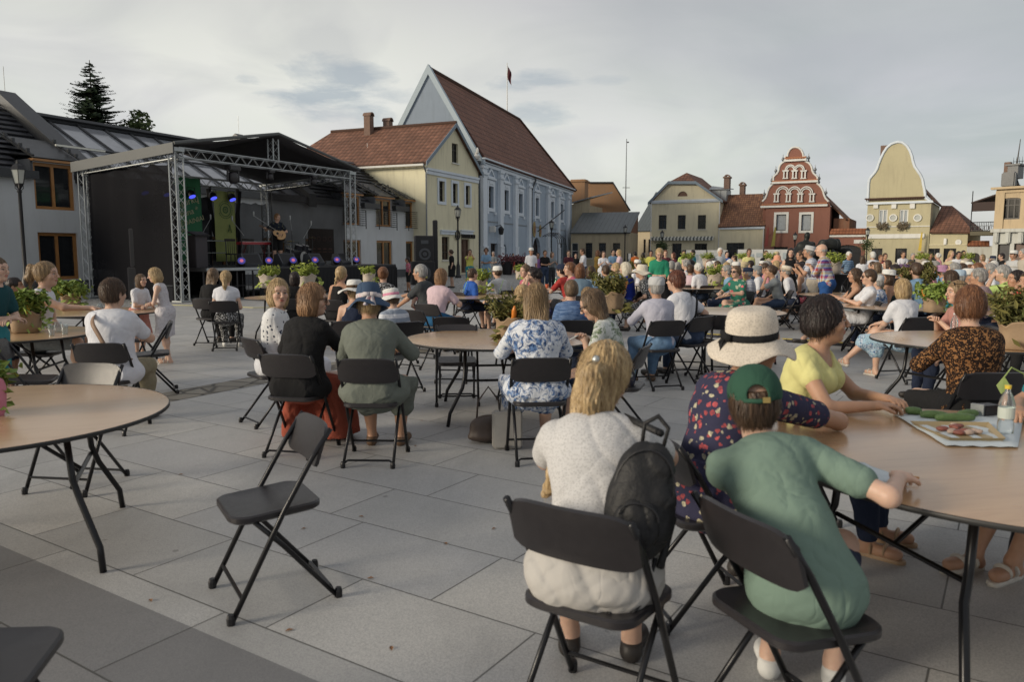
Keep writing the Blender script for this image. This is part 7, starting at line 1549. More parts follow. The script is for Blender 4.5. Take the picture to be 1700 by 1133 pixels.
# ================================================================ WHO SITS WHERE
C_ = cloth
WHT = C_('white_cotton', (.60, .61, .65)); BLK = C_('black_jersey', (.014, .014, .015)); NAVY = C_('navy_cotton', (.02, .028, .055)); JEAN = C_('blue_denim', (.10, .17, .27), 'denim'); DJEAN = C_('dark_denim', (.03, .045, .08), 'denim'); GREY = C_('grey_cotton', (.22, .24, .25)); CHAR = C_('charcoal_cotton', (.05, .055, .06)); BEIGE = C_('beige_linen', (.42, .38, .32)); KHAK = C_('khaki_cotton', (.25, .22, .15)); ZEB = C_('zebra_print', (.5, .5, .5), 'leopard', (.01, .01, .01), (.55, .55, .55), .8)
RED = C_('red_cotton', (.38, .045, .04)); PINK = C_('pink_cotton', (.55, .25, .28)); LILAC = C_('pale_pink_cotton', (.55, .42, .46)); YEL = C_('yellow_cotton', (.60, .58, .14)); LIME = C_('lime_cotton', (.42, .55, .18)); ORA = C_('orange_cotton', (.55, .14, .03)); TEAL = C_('teal_cotton', (.04, .22, .26)); LBL = C_('light_blue_cotton', (.20, .33, .48)); BLU = C_('bright_blue_cotton', (.03, .10, .38)); GRN = C_('emerald_cotton', (.025, .22, .13)); PURP = C_('purple_cotton', (.25, .12, .3)); BUR = C_('burgundy_cotton', (.07, .02, .03)); MUST = C_('mustard_cotton', (.28, .18, .05))
FLW = C_('white_floral', (.5, .5, .5), 'floral', (.45, .06, .1), (.05, .08, .25), s=1.2); FLG = C_('green_floral', (.03, .14, .10), 'floral', (.5, .1, .12), (.45, .45, .35), s=1.4); STB = C_('blue_stripes', (.05, .09, .17), 'hstripe', (.22, .33, .45), s=1.0); STW = C_('white_stripes', (.58, .58, .60), 'hstripe', (.28, .32, .42), s=.5); STG = C_('grey_stripes', (.55, .57, .62), 'hstripe', (.25, .29, .36), s=1.5); PFL = C_('pink_floral', (.40, .10, .15), 'floral', (.55, .4, .4), (.08, .05, .1), s=1.0)
H_WHT = C_('white_hat_cotton', (.62, .62, .60)); H_STR = C_('straw', (.50, .42, .27), 'lace', s=1.5); H_CRM = C_('cream_hat_canvas', (.60, .55, .46)); H_NAV = C_('navy_felt', (.045, .075, .13)); H_PAL = C_('pale_blue_hat', (.35, .45, .55)); H_GRY = C_('pale_grey_cap_cloth', (.44, .45, .46))
def at(u, v, Y): d = pix_dir(u, v); t = Y / d.y; return d.x * t, EYE + d.z * t
def worldhands(J, loc, ang, k, wh):
 a = -R(ang - 90); c, s_ = math.cos(a), math.sin(a)
 def inv(p): x, y = p[0] - loc[0], p[1] - loc[1]; return V3(x * c - y * s_, x * s_ + y * c, p[2]) / k
 for q, (E, T) in wh.items(): J['el', q], J['wr', q] = inv(E), inv(T)
_t = None
def sit(u, vt, Y, ang, label, near_chair=True, klim=(.90, 1.10), chair_label=None, cang=None, lod=None, hatlift=0, **kw):
 """someone seated: head at (u, vt top) in the photo, Y metres away, facing ang"""
 pk = {k: kw[k] for k in ('lean', 'side', 'twist', 'head', 'hands', 'curve', 'legs', 'splay', 'hip', 'crossed', 'pose') if k in kw}
 J = skeleton(**pk); x, zt = at(u, vt, Y); top = J['head'][2] + .128 + (.02 if kw.get('hatd') else 0)
 k = kw.pop('k', None) or min(klim[1], max(klim[0], zt / top)); h = J['head']; a = R(ang - 90)
 ox = (h[0] * math.cos(a) - h[1] * math.sin(a)) * k; oy = (h[0] * math.sin(a) + h[1] * math.cos(a)) * k
 if lod is None: lod = 0 if Y < 7.5 else 1 if Y < 10.5 else 2 if Y < 15 else 3
 px_, py_ = x - ox, Y - oy; wh = kw.pop('wh', None)
 if wh: worldhands(J, (px_, py_), ang, k, wh)
 o = person(label, loc=(px_, py_), ang=ang, k=k, lod=lod, sk=J, **{q: kw[q] for q in kw if q not in pk}, **({'pose': pk['pose']} if 'pose' in pk else {}))
 if near_chair and pk.get('pose', 'sit') == 'sit': ca = R(cang if cang is not None else ang); chair(px_ - .02 * math.cos(ca), py_ - .02 * math.sin(ca), cang if cang is not None else ang, chair_label or ('folding chair under the ' + ' '.join(label.split()[:10]))); 
 return o, J, k
def stand(u, vt, Y, ang, label, **kw): return sit(u, vt, Y, ang, label, pose='stand', klim=kw.pop('klim', (.5, 1.12)), **kw)
# ---- tables
_t = table(2.04, 3.12, 12, 'large near round table with food tray at the right edge'); table(-2.79, 3.93, 22, 'near empty round table at the left edge'); table(-.12, 7.55, 96, 'round table in the middle behind the two women with hats'); table(4.45, 7.35, 20, 'round table in front of the woman in leopard print'); table(-5.3, 7.9, 10, 'round table left of the white shirted woman'); table(-6.0, 11.0, 70, 'small looking table behind the ponytailed woman in white')
table(-.62, 14.9, 0, 'table with pale wrapped basket and green straws'); table(2.95, 11.0, 30, 'table hidden behind the man in the pale cap'); table(4.7, 18.6, 0, 'far table with bright basket beside the man in glasses'); table(6.05, 12.0, 15, 'table beside the young man in white with sunglasses'); table(7.3, 10.3, 50, 'table with the large kraft bag behind the blonde woman'); table(-4.1, 14.6, 0, 'table in front of the stage behind the blonde ponytail'); table(6.7, 15.4, 10, 'far table left of the bronze coloured basket'); table(.95, 17.3, 0, 'table with red cup and green bottle'); table(5.9, 6.9, 0, 'table cut by the right edge behind the leopard print'); table(2.9, 20.5, 0, 'far table behind the standing woman in green')
_t.scale = (1.05, 1.05, 1)
# ---- front: woman in lace top, boy, hat woman, woman in yellow
LACE = C_('cream_lace', (.52, .515, .515), 'lace', s=.7); LSK = C_('beige_skirt_linen', (.42, .405, .385))
JL = skeleton(lean=25, curve=15, side=-2, twist=-4, head=(-10, 20, 4)); LW = (.27, 2.44); worldhands(JL, LW, 80, 1.0, {1: ((.56, 2.72, .84), (.42, 2.98, .80)), -1: ((.13, 2.84, .80), (.24, 3.05, .76))})
oL = person('blonde woman in cream lace top leaning forward with a black backpack', loc=LW, ang=80, lod=0, sk=JL, hair=('halfup', 'blonde'), top=('tee', LACE), bottom=('skirt', LSK), w=1.04, shoes='dark', seed=11, hem=.46, vol=1.08); chair(.28, 2.44, 57, 'nearest folding chair, under the woman in cream lace')
SHIRT = C_('sage_green_cotton', (.155, .225, .185))
JB = skeleton(lean=16, curve=38, side=-30, twist=4, head=(6, 4, -4), hip=.565, legs=(((-.12, .40, .56), (-.12, .38, .10)), ((.12, .42, .56), (.11, .40, .10))))
BW = (.93, 2.34); worldhands(JB, BW, 68, .95, {1: ((1.19, 2.36, .81), (1.33, 2.58, .805)), -1: ((.74, 2.66, .84), (.95, 2.80, .80))})
oB = person('boy in green cap and sage green t-shirt at the near table', loc=BW, ang=68, k=.95, lod=0, sk=JB, hair=('short', 'brown'), top=('tee', SHIRT), bottom=('shorts', NAVY), w=.93, skin='child', shoes='white', hatd=('snapback', C_('green_cap_twill', (.03, .082, .055))), seed=5, hem=.43, flare=1); chair(.87, 2.31, 22, 'near folding chair under the boy in green')
DFL = C_('dark_floral', (.035, .035, .07), 'floral', (.36, .07, .07), (.50, .46, .32), s=.5)
oH, JH, kH = sit(1256, 514, 3.38, 40, 'woman in wide cream hat and dark floral blouse leaning on the near table', lod=0, cang=12, k=1.0, chair_label='folding chair seen edge on behind the boy in green', lean=15, curve=14, side=4, twist=-10, head=(-26, 6, 8), wh={1: ((1.53, 3.55, .79), (1.42, 3.76, .80)), -1: ((1.05, 3.72, .86), (1.30, 3.72, .80))}, hair=('pixie', 'brown'), top=('tee', DFL), bottom=('dress', DFL), w=1.25, hatd=('ribbed', C_('cream_ribbed_hat', (.60, .54, .46), 'lace', s=.8), C_('black_ribbon', (.015, .015, .016))), skin='tan', seed=21)
LEM = C_('lemon_jersey', (.60, .57, .25))
sit(1372, 508, 4.18, -38, 'woman with short dark hair in a lemon yellow blouse', lod=0, k=1.0, lean=8, curve=10, head=(28, -2, 0), hands='table', hair=('pixie', 'black'), top=('cap', LEM), bottom=('trousers', NAVY), skin='tan', shoes='sandal', w=1.14, bust=.004, neckcut=.045, vol=1.35, seed=8)
person('seated woman at the right edge whose legs and sandals show under the near table', loc=(3.0, 3.85), ang=202, lod=1, hair=('bob', 'brown'), top=('tee', TEAL), bottom=('shorts', KHAK), skin='tan', shoes='pale', w=1.05, legs=(((-.06, .44, .54), (-.02, .62, .085)), ((.14, .44, .53), (.12, .70, .085))), hands='table', seed=31); chair(3.02, 3.86, 202, 'folding chair cut off by the right edge beside the near table')
# ---- empty chairs in front
chair(-1.10, 3.43, 211, 'empty folding chair standing alone in the foreground'); chair(-1.52, 2.0, 12, 'dark chair seat cut off in the bottom left corner'); chair(-2.95, 5.12, 262, 'empty chair tucked behind the near left table'); chair(-.58, 8.05, 275, 'empty chair facing the camera under the middle table')
chair(-1.28, 10.6, 60, 'empty chair left of the middle table beside the striped child'); chair(-.72, 9.45, 85, 'empty chair behind the far edge of the middle table'); chair(2.62, 9.75, 60, 'empty folding chair right of the woman with the shoulder strap'); chair(2.35, 10.2, 75, 'dark chair behind the woman with the shoulder strap'); chair(-4.05, 8.6, 205, 'empty chair with sunlit back behind the white shirted woman'); chair(-5.0, 9.9, 85, 'empty chair in front of the girl with the ponytail'); chair(5.35, 6.5, 160, 'empty chair behind the leopard print woman'); chair(-4.35, 6.85, 20, 'chair partly hidden under the left table')
# ---- the pair and the third woman at the middle table
sit(520, 484, 6.18, 78, 'auburn haired woman in black with sunglasses turning right', lod=0, k=1.0, chair_label='folding chair under the woman in black', lean=9, curve=10, side=4, twist=-12, head=(-52, 4, 0), hands='table', hair=('bob', 'ginger'), top=('long', BLK), bottom=('longskirt', C_('rust_linen', (.27, .065, .04))), w=1.22, hem=.43, flare=1, glass='dark', seed=3, vol=1.12, skin='fair')
OLV = C_('olive_grey_linen', (.135, .15, .13))
sit(612, 488, 5.98, 88, 'woman in navy cloche hat with floral scarf and grey green dress', lod=0, k=1.0, chair_label='folding chair under the woman in the grey green dress', lean=8, curve=14, side=-7, head=(14, 12, 0), hands='table', hair=('pixie', 'blonde'), top=('elbow', OLV), bottom=('dress', OLV), w=1.26, hatd=('cloche', H_NAV, C_('floral_scarf', (.55, .50, .50), 'floral', (.45, .15, .18), (.2, .2, .3), s=.5)), seed=14, shoes='brown', skin='tan')
sit(462, 472, 7.12, 40, 'blonde woman in white bird print shirt looking back over her shoulder', lod=0, k=.99, chair_label='folding chair under the woman looking back', lean=4, curve=4, twist=-34, head=(-62, 2, 0), hands='lap', hair=('bob', 'blonde'), top=('long', C_('bird_print', (.60, .61, .62), 'dots', (.03, .04, .07), s=1.1)), bottom=('trousers', WHT), w=1.12, vol=1.08, seed=9, skin='fair')
TOI = C_('blue_toile', (.62, .65, .70), 'toile', (.02, .045, .13), (.10, .19, .38), s=1.15)
sit(890, 484, 5.98, 96, 'woman with long blonde hair in blue and white floral dress', lod=0, k=1.0, chair_label='folding chair under the blue and white floral dress', lean=5, curve=10, head=(-8, 6, 0), hands='table', hair=('long', 'darkblonde'), top=('elbow', TOI), bottom=('dress', TOI), w=1.22, shoes='sandal', seed=17, vol=1.1)
oP, JP, kP = sit(984, 486, 6.55, 160, 'girl with very long brown hair and glasses looking at her phone', lod=0, k=.97, chair_label='folding chair under the girl with the phone', lean=10, curve=16, head=(6, 26, 0), hands='phone', hair=('verylong', 'lbrown'), top=('tee', C_('leaf_print', (.55, .57, .55), 'toile', (.08, .12, .08), (.2, .25, .15))), bottom=('shorts', NAVY), glass='clear', w=.92, seed=19)
# ---- left
sit(188, 468, 6.88, 94, 'brown haired woman in white t-shirt with tan shoulder strap', lod=0, k=1.0, chair_label='folding chair under the woman with the tan strap', lean=4, curve=8, side=0, head=(-22, 2, 0), hands='table', hair=('short', 'brown'), top=('tee', WHT), bottom=('trousers', KHAK), w=1.32, flare=1, strap=(plain('tan_strap', (.22, .14, .09), .6), -1), seed=12, vol=1.25, hem=.42)
oG, JG, kG = sit(76, 436, 8.7, 8, 'blonde girl with high ponytail in white sleeveless top holding a glass', lod=1, klim=(.9, 1.14), lean=6, curve=8, head=(-4, 0, 0), hands=('lap', ((.08, .60, .86), (.6, -.2, -.9))), hair=('highpony', 'darkblonde'), top=('vest', WHT), bottom=('shorts', GREY), seed=2)
stand(-5, 429, 7.1, -8, 'boy in dark teal shirt cut by the left edge', lod=1, hair=('short', 'lbrown'), top=('tee', C_('dark_teal', (.015, .06, .07))), bottom=('shorts', TEAL), hands='fold', skin='child', seed=4); stand(24, 462, 8.6, 15, 'child in dark patterned shirt behind the boy in teal', lod=2, hair=('short', 'black'), top=('tee', FLG), bottom=('shorts', NAVY), skin='deep', hands='face')
stand(234, 456, 11.4, -20, 'little girl in white top and pink skirt', lod=1, hair=('longbob', 'lbrown'), top=('tee', WHT), bottom=('skirt', C_('coral_tulle', (.5, .22, .18))), hands='fold', skin='child', shoes='pale', seed=6, w=.95)
stand(256, 446, 10.95, 190, 'little blonde girl in pale sleeveless dress seen from the side', lod=1, hair=('bob', 'blonde'), top=('vest', C_('pale_print', (.52, .50, .52), 'dots', (.3, .25, .3), s=.6)), bottom=('dress', C_('pale_print', (.52, .50, .52))), hands='fold', skin='child', shoes='pale', seed=7, w=.95, vol=1.2, head=(0, 12, 0))
sit(375, 450, 12.7, 100, 'woman with long blonde ponytail in white blouse near the stage', lod=1, hair=('ponytail', 'blonde'), top=('cap', WHT), bottom=('trousers', ZEB), shoes='white', w=1.05, seed=8); sit(354, 446, 13.4, 80, 'woman with wavy brown hair beside the blonde ponytail', lod=2, hair=('long', 'lbrown'), top=('tee', BLK), bottom=('trousers', BLK), seed=10)
sit(588, 463, 9.0, 92, 'woman in wide white sun hat and navy strappy top', lod=1, lean=3, hair=('short', 'blonde'), top=('strap', NAVY), bottom=('dress', NAVY), hatd=('sun', H_WHT, C_('thin_brown_band', (.08, .05, .03))), head=(10, 0, 0), seed=13); sit(648, 477, 8.85, 130, 'child in white bucket hat and grey striped t-shirt', lod=1, klim=(.8, 1), lean=6, hair=('short', 'lbrown'), top=('tee', STG), bottom=('shorts', GREY), hatd=('bucket', H_WHT, C_('pink_bow', (.6, .25, .35))), skin='child', head=(10, 10, 0), glass='dark', seed=15)
sit(567, 443, 13.0, 70, 'woman with blonde braid and bare shoulders before the stage', lod=2, hair=('braid', 'blonde'), top=('strap', BLK), bottom=('skirt', BLK), skin='tan'); sit(636, 444, 13.2, 92, 'woman with auburn bun in zebra print top', lod=2, hair=('updo', 'auburn'), top=('long', ZEB), bottom=('trousers', BLK)); sit(489, 452, 13.3, 100, 'dark haired person behind the basket before the stage', lod=2, hair=('bob', 'black'), top=('tee', BLK), bottom=('trousers', BLK))
sit(697, 440, 12.7, 158, 'balding grey haired man in charcoal t-shirt leaning to the left', lod=1, lean=14, hair=('buzz', 'grey'), top=('tee', CHAR), bottom=('shorts', C_('patterned_shorts', (.05, .06, .09), 'dots', (.2, .2, .22), s=.4)), hands=(((-.1, .55, .66), (-1, -.2, -.5)), ((.1, .62, .80), (1, -.2, -.3))), w=1.2, belly=.04, skin='tan', seed=16)
sit(733, 447, 12.0, 58, 'woman with auburn bob in pale pink blouse with back bow', lod=1, hair=('bob', 'ginger'), top=('tee', LILAC), bottom=('skirt', C_('blue_skirt', (.02, .09, .19))), hands='table', w=1.15, lean=12, seed=18); sit(700, 452, 13.6, 120, 'child in yellow cap behind the man in charcoal', lod=2, klim=(.7, 1), hair=('short', 'brown'), top=('vest', PINK), bottom=('shorts', PINK), hatd=('cap', YEL), skin='child')
sit(785, 446, 15.3, 35, 'dark haired child in bright blue shirt behind the pale basket', lod=2, klim=(.8, 1.1), hair=('short', 'brown'), top=('tee', BLU), bottom=('shorts', NAVY), skin='child'); sit(825, 441, 16.3, 130, 'person in white cap and white vest with black sleeves', lod=2, lean=14, hair=('short', 'brown'), top=('tee', C_('white_grey_vest', (.5, .52, .53))), bottom=('shorts', DJEAN), hatd=('cap', H_WHT), hands='table')
sit(886, 446, 12.7, 195, 'dark curly haired woman with glasses in navy floral shirt', lod=1, lean=12, hair=('curly', 'black'), top=('tee', C_('navy_floral', (.02, .02, .05), 'floral', (.4, .3, .35), (.1, .12, .3))), bottom=('trousers', NAVY), glass='clear', w=1.15, hands='face', seed=20); sit(872, 440, 15.0, 215, 'woman with short brown hair in pink floral blouse', lod=2, hair=('short', 'lbrown'), top=('tee', PFL), bottom=('trousers', NAVY)); sit(932, 438, 16.2, 140, 'man in red t-shirt and dark cap at the far table', lod=2, lean=18, hair=('short', 'black'), top=('tee', RED), bottom=('shorts', NAVY), hatd=('cap', NAVY), hands='table')
sit(946, 436, 14.9, 190, 'woman with short auburn hair in pink patterned blouse', lod=2, hair=('pixie', 'auburn'), top=('tee', PFL), bottom=('trousers', NAVY), w=1.1); sit(963, 439, 14.2, 85, 'woman with auburn bob in grey blue blouse', lod=2, hair=('bob', 'auburn'), top=('tee', C_('grey_blue', (.13, .19, .25))), bottom=('trousers', NAVY), w=1.1); sit(981, 442, 14.9, 80, 'woman with dark brown bob in light blue blouse', lod=2, hair=('bob', 'brown'), top=('tee', LBL), bottom=('trousers', BLK))
sit(948, 466, 9.15, 96, 'balding man in blue striped t-shirt seen from behind', lod=1, hair=('buzz', 'lbrown'), top=('tee', C_('blue_heather', (.05, .10, .22), 'heather', (.16, .24, .40))), bottom=('trousers', NAVY), w=1.2, skin='fair', seed=22); sit(976, 478, 9.7, 100, 'small girl with fair ponytail beside the blue striped man', lod=1, klim=(.8, 1), hair=('ponytail', 'darkblonde'), top=('tee', LBL), bottom=('skirt', NAVY), skin='child', head=(-30, 0, 0)); sit(868, 474, 8.5, 75, 'blonde haired person half hidden behind the blonde in floral dress', lod=1, hair=('bob', 'blonde'), top=('tee', FLW), bottom=('trousers', NAVY), hands='face')
sit(1089, 458, 9.1, 105, 'man in pale grey cap, pale lilac shirt and jeans', lod=1, chair_label='folding chair under the man in jeans', lean=6, hair=('buzz', 'grey'), top=('elbow', C_('pale_lilac_shirt', (.44, .44, .52))), bottom=('jeans', JEAN), hatd=('cap', H_GRY), hands='table', w=1.12, skin='tan', shoes='brown', seed=23); sit(1122, 450, 9.65, 128, 'woman with short dark red hair in white t-shirt with black strap', lod=1, chair_label='folding chair under the woman with the black strap', lean=14, side=-4, head=(12, 0, 0), hair=('pixie', 'red'), top=('tee', WHT), bottom=('jeans', DJEAN), glass='dark', hands=('table', 'hip'), strap=(BLK, 1), w=1.1, seed=24)
sit(1498, 464, 9.55, 104, 'woman with layered blonde bob in white t-shirt crossing her legs', lod=1, chair_label='folding chair under the woman crossing her legs', hair=('bob', 'blonde'), top=('tee', WHT), bottom=('skirt', C_('blue_wave_print', (.30, .45, .55), 'toile', (.03, .09, .22), (.5, .55, .6))), shoes='pale', crossed=True, hands='knee', w=1.08, seed=25, legs=(((-.10, .44, .52), (-.08, .44, .085)), ((-.10, .46, .62), (-.42, .62, .22))), vol=1.15)
LEO = C_('leopard_print', (.27, .135, .055), 'leopard', (.018, .010, .007), (.20, .09, .035), s=.75)
sit(1612, 490, 5.28, 92, 'woman with short auburn hair in brown leopard print top', lod=0, k=1.0, chair_label='folding chair under the leopard print top', lean=6, curve=8, head=(-30, 8, 0), hands='table', hair=('pixie', 'auburn'), top=('long', LEO), bottom=('trousers', BLK), w=1.28, skin='fair', seed=26, vol=1.45, neckcut=.02)
sit(1590, 468, 8.15, 178, 'woman with streaked hair, sunglasses on her head and grey vest', lod=1, hair=('short', 'darkblonde'), top=('tee', C_('coral_and_grey', (.40, .20, .17))), bottom=('trousers', NAVY), glass='top', hands='hold', w=1.1, skin='fair', seed=27, vol=1.3)
sit(1443, 448, 12.3, 168, 'young man with cropped hair and sunglasses in white t-shirt', lod=1, lean=-14, curve=8, hair=('buzz', 'brown'), top=('tee', WHT), bottom=('shorts', WHT), glass='dark', hands='phone', seed=28, legs=(((-.12, .46, .56), (-.1, .62, .085)), ((.12, .50, .60), (.3, .85, .16)))); sit(1420, 446, 13.3, 165, 'woman with long dark hair reclining in a black top', lod=1, lean=-12, hair=('long', 'brown'), top=('strap', BLK), bottom=('shorts', GREY), hands='phone', skin='tan', seed=29); sit(1474, 446, 13.2, 170, 'woman in white straw hat and dark strappy dress', lod=2, lean=-6, hair=('longbob', 'brown'), top=('strap', C_('dark_print', (.03, .05, .05))), bottom=('dress', NAVY), hatd=('straw', H_WHT, None), skin='tan'); sit(1456, 456, 12.9, 140, 'woman in grey cap and blue floral blouse', lod=2, hair=('short', 'grey'), top=('tee', TOI), bottom=('trousers', NAVY), hatd=('cap', H_GRY))
sit(1625, 446, 11.5, 140, 'grey haired man in pink checked shirt', lod=1, hair=('short', 'grey'), top=('tee', C_('pink_check', (.25, .17, .18), 'vstripe', (.42, .33, .33), s=.5)), bottom=('trousers', NAVY), w=1.2, skin='tan', seed=30); sit(1687, 450, 11.0, 175, 'dark haired woman in red top at the right edge', lod=1, lean=0, hair=('pixie', 'black'), top=('cap', C_('brick_red', (.38, .06, .045))), bottom=('trousers', NAVY), skin='tan', seed=31, w=1.15, strap=(BLK, 1)); sit(1578, 450, 11.9, 120, 'woman with brown curly hair in turquoise top', lod=1, hair=('longbob', 'brown'), top=('tee', C_('turquoise', (.04, .25, .30))), bottom=('trousers', NAVY), vol=1.25); sit(1664, 441, 12.6, 150, 'grey haired woman in pale lime t-shirt', lod=2, lean=14, hair=('short', 'grey'), top=('tee', LIME), bottom=('trousers', BEIGE), hands='face', w=1.15); sit(1708, 452, 9.6, 200, 'person in dark top with raised bare arm at the right edge', lod=1, lean=10, hair=('short', 'brown'), top=('tee', BLK), bottom=('trousers', BLK), hands='face', skin='tan')
sit(1520, 437, 13.4, 110, 'dark haired man in light blue t-shirt behind the bush of greens', lod=2, lean=14, hair=('short', 'brown'), top=('tee', LBL), bottom=('trousers', NAVY), w=1.15)
sit(1038, 436, 15.8, 150, 'platinum haired woman in royal blue waistcoat', lod=2, hair=('longbob', 'platinum'), top=('cap', C_('royal_blue', (.015, .03, .22))), bottom=('trousers', NAVY), vol=1.15); sit(1064, 440, 15.6, 165, 'woman in cream sun hat and black and white print dress', lod=2, hair=('short', 'blonde'), top=('tee', ZEB), bottom=('dress', ZEB), hatd=('floppy', H_CRM, None), lean=12)
stand(1095, 413, 17.0, -100, 'blonde woman standing in an emerald green blouse', lod=2, hair=('short', 'blonde'), top=('elbow', GRN), bottom=('skirt', BLK), hands='fold', w=1.22, head=(0, 22, 0), belly=.03)
sit(1206, 441, 16.6, 170, 'grey haired man with glasses in blue shirt beside the bright basket', lod=2, hair=('short', 'grey'), top=('tee', LBL), bottom=('trousers', NAVY), glass='clear'); sit(1222, 442, 15.4, 215, 'woman with dark sunglasses in green floral dress', lod=2, hair=('pixie', 'lbrown'), top=('tee', FLG), bottom=('dress', FLG), glass='dark', hands='table', w=1.2, crossed=True)
sit(1280, 441, 16.0, 172, 'young woman with dark bun in grey t-shirt resting her chin on her hand', lod=2, hair=('updo', 'brown'), top=('tee', GREY), bottom=('shorts', DJEAN), hands=('chin', 'lap'), skin='tan', crossed=True, lean=14); sit(1304, 440, 16.8, 155, 'man in tan straw hat and loose white shirt', lod=2, hair=('short', 'grey'), top=('tee', WHT), bottom=('shorts', NAVY), hatd=('trilby', H_CRM, C_('beige_band', (.4, .33, .25))), glass='dark', lean=12); sit(1328, 437, 17.3, 140, 'woman with short black hair in white halter top', lod=2, hair=('pixie', 'black'), top=('strap', WHT), bottom=('shorts', PFL), skin='tan', vol=1.15, lean=10)
stand(1364, 405, 15.6, 148, 'bald man standing in colourful checked shirt and blue shorts', lod=1, klim=(.9, 1.12), hair=('bald', 'grey'), top=('elbow', C_('colourful_plaid', (.42, .44, .46), 'plaid', (.36, .05, .05), (.04, .06, .26), s=.9)), bottom=('shorts', C_('cobalt_shorts', (.02, .07, .22))), hands='hold', skin='fair', w=1.18, belly=.04, hem=.72, seed=33, shoes='brown'); stand(1343, 407, 16.7, 165, 'standing man in grey trilby and white striped t-shirt', lod=1, klim=(.9, 1.1), hair=('short', 'grey'), top=('tee', STW), bottom=('shorts', BEIGE), hatd=('trilby', H_GRY, C_('white_band', (.5, .5, .5))), hands='hold', skin='tan', seed=34, w=1.1)
mx_ = S(front_x(463, 1.1), 1.1, DK); oM = person('bearded guitarist in dark patterned shirt playing on the stage', loc=(mx_.x, mx_.y), z=mx_.z, ang=-62, pose='stand', lod=1, k=1.15, hair=('short', 'ginger'), top=('tee', C_('dark_palm_print', (.015, .02, .03), 'dots', (.2, .2, .12), s=1.6)), bottom=('shorts', BLK), skin='fair', w=1.12, head=(28, 4, 0), hands=(((-.02, .26, 1.06), (-.9, -.4, -.2)), ((.0, 0, 0), (1, 0, 0))) if False else (((-.10, .22, 1.06), (-1, -.3, -.3)), ((.42, .30, 1.24), (.8, -.4, -.9))), seed=35)
# ================================================================ THE CROWD FURTHER BACK
PROTO = {}
def crowd(u, vt, Y, ang, pose, hair, hc, top, tm, bot, bm_, label, hatk=None, hm=None, skin='fair', hands=None, w=1.05, lean=None, hairv=1.1, ch=True, k=None):
 key = (pose, hair, top, bot, hatk, hands, round(w, 1), lean)
 if key not in PROTO:
  kw = dict(pose=pose, lean=(7 if pose == 'sit' else 1) if lean is None else lean, curve=8 if pose == 'sit' else 3, hands=hands or ('lap' if pose == 'sit' else 'down')); J = skeleton(**kw)
  o = person('prototype', lod=3, sk=J, hair=(hair, hc), top=(top, tm), bottom=(bot, bm_), hatd=(hatk, hm, None) if hatk else None, w=w, skin=skin, vol=hairv, **kw); o.name = 'prototype'; PROTO[key] = (o, J, [False])
 o0, J, used = PROTO[key]; x, zt = at(u, vt, Y); top_ = J['head'][2] + .128 + (.03 if hatk else 0); kk = k or min(1.12, max(.6 if pose == 'stand' else .88, zt / top_)); h = J['head']; a = R(ang - 90)
 if not used[0]: o = o0; used[0] = True; PEOPLE.remove(o) if o in PEOPLE else None
 else: o = copy_tree(o0)
 PEOPLE.append(o); o.name = 'person'
 o.location = (x - (h[0] * math.cos(a) - h[1] * math.sin(a)) * kk, Y - (h[0] * math.sin(a) + h[1] * math.cos(a)) * kk, .004); o.rotation_euler = (0, 0, a); o.scale = (kk, kk, kk); tag(o, label, 'person', 'people watching the concert')
 for c in o.children:
  n = c.name.split('.')[0]; m_ = SKIN[skin] if n == 'body' else (HAIR[hc] if n == 'hair' else tm if n in ('t_shirt', 'shirt', 'sleeveless_top', 'strappy_top', 'dress_top') else hm if n in ('hat', 'peak') and hm else bm_ if n in ('trousers', 'jeans', 'shorts', 'skirt', 'dress_skirt') else None)
  if m_ is not None and len(c.data.materials): c.material_slots[0].link = 'OBJECT'; c.material_slots[0].material = m_
 if pose == 'sit' and ch: chair(o.location.x, o.location.y, ang, 'chair of the ' + ' '.join(label.split()[:12]), 'folding chairs further back')
 return o
st, si = 'stand', 'sit'; DN = None
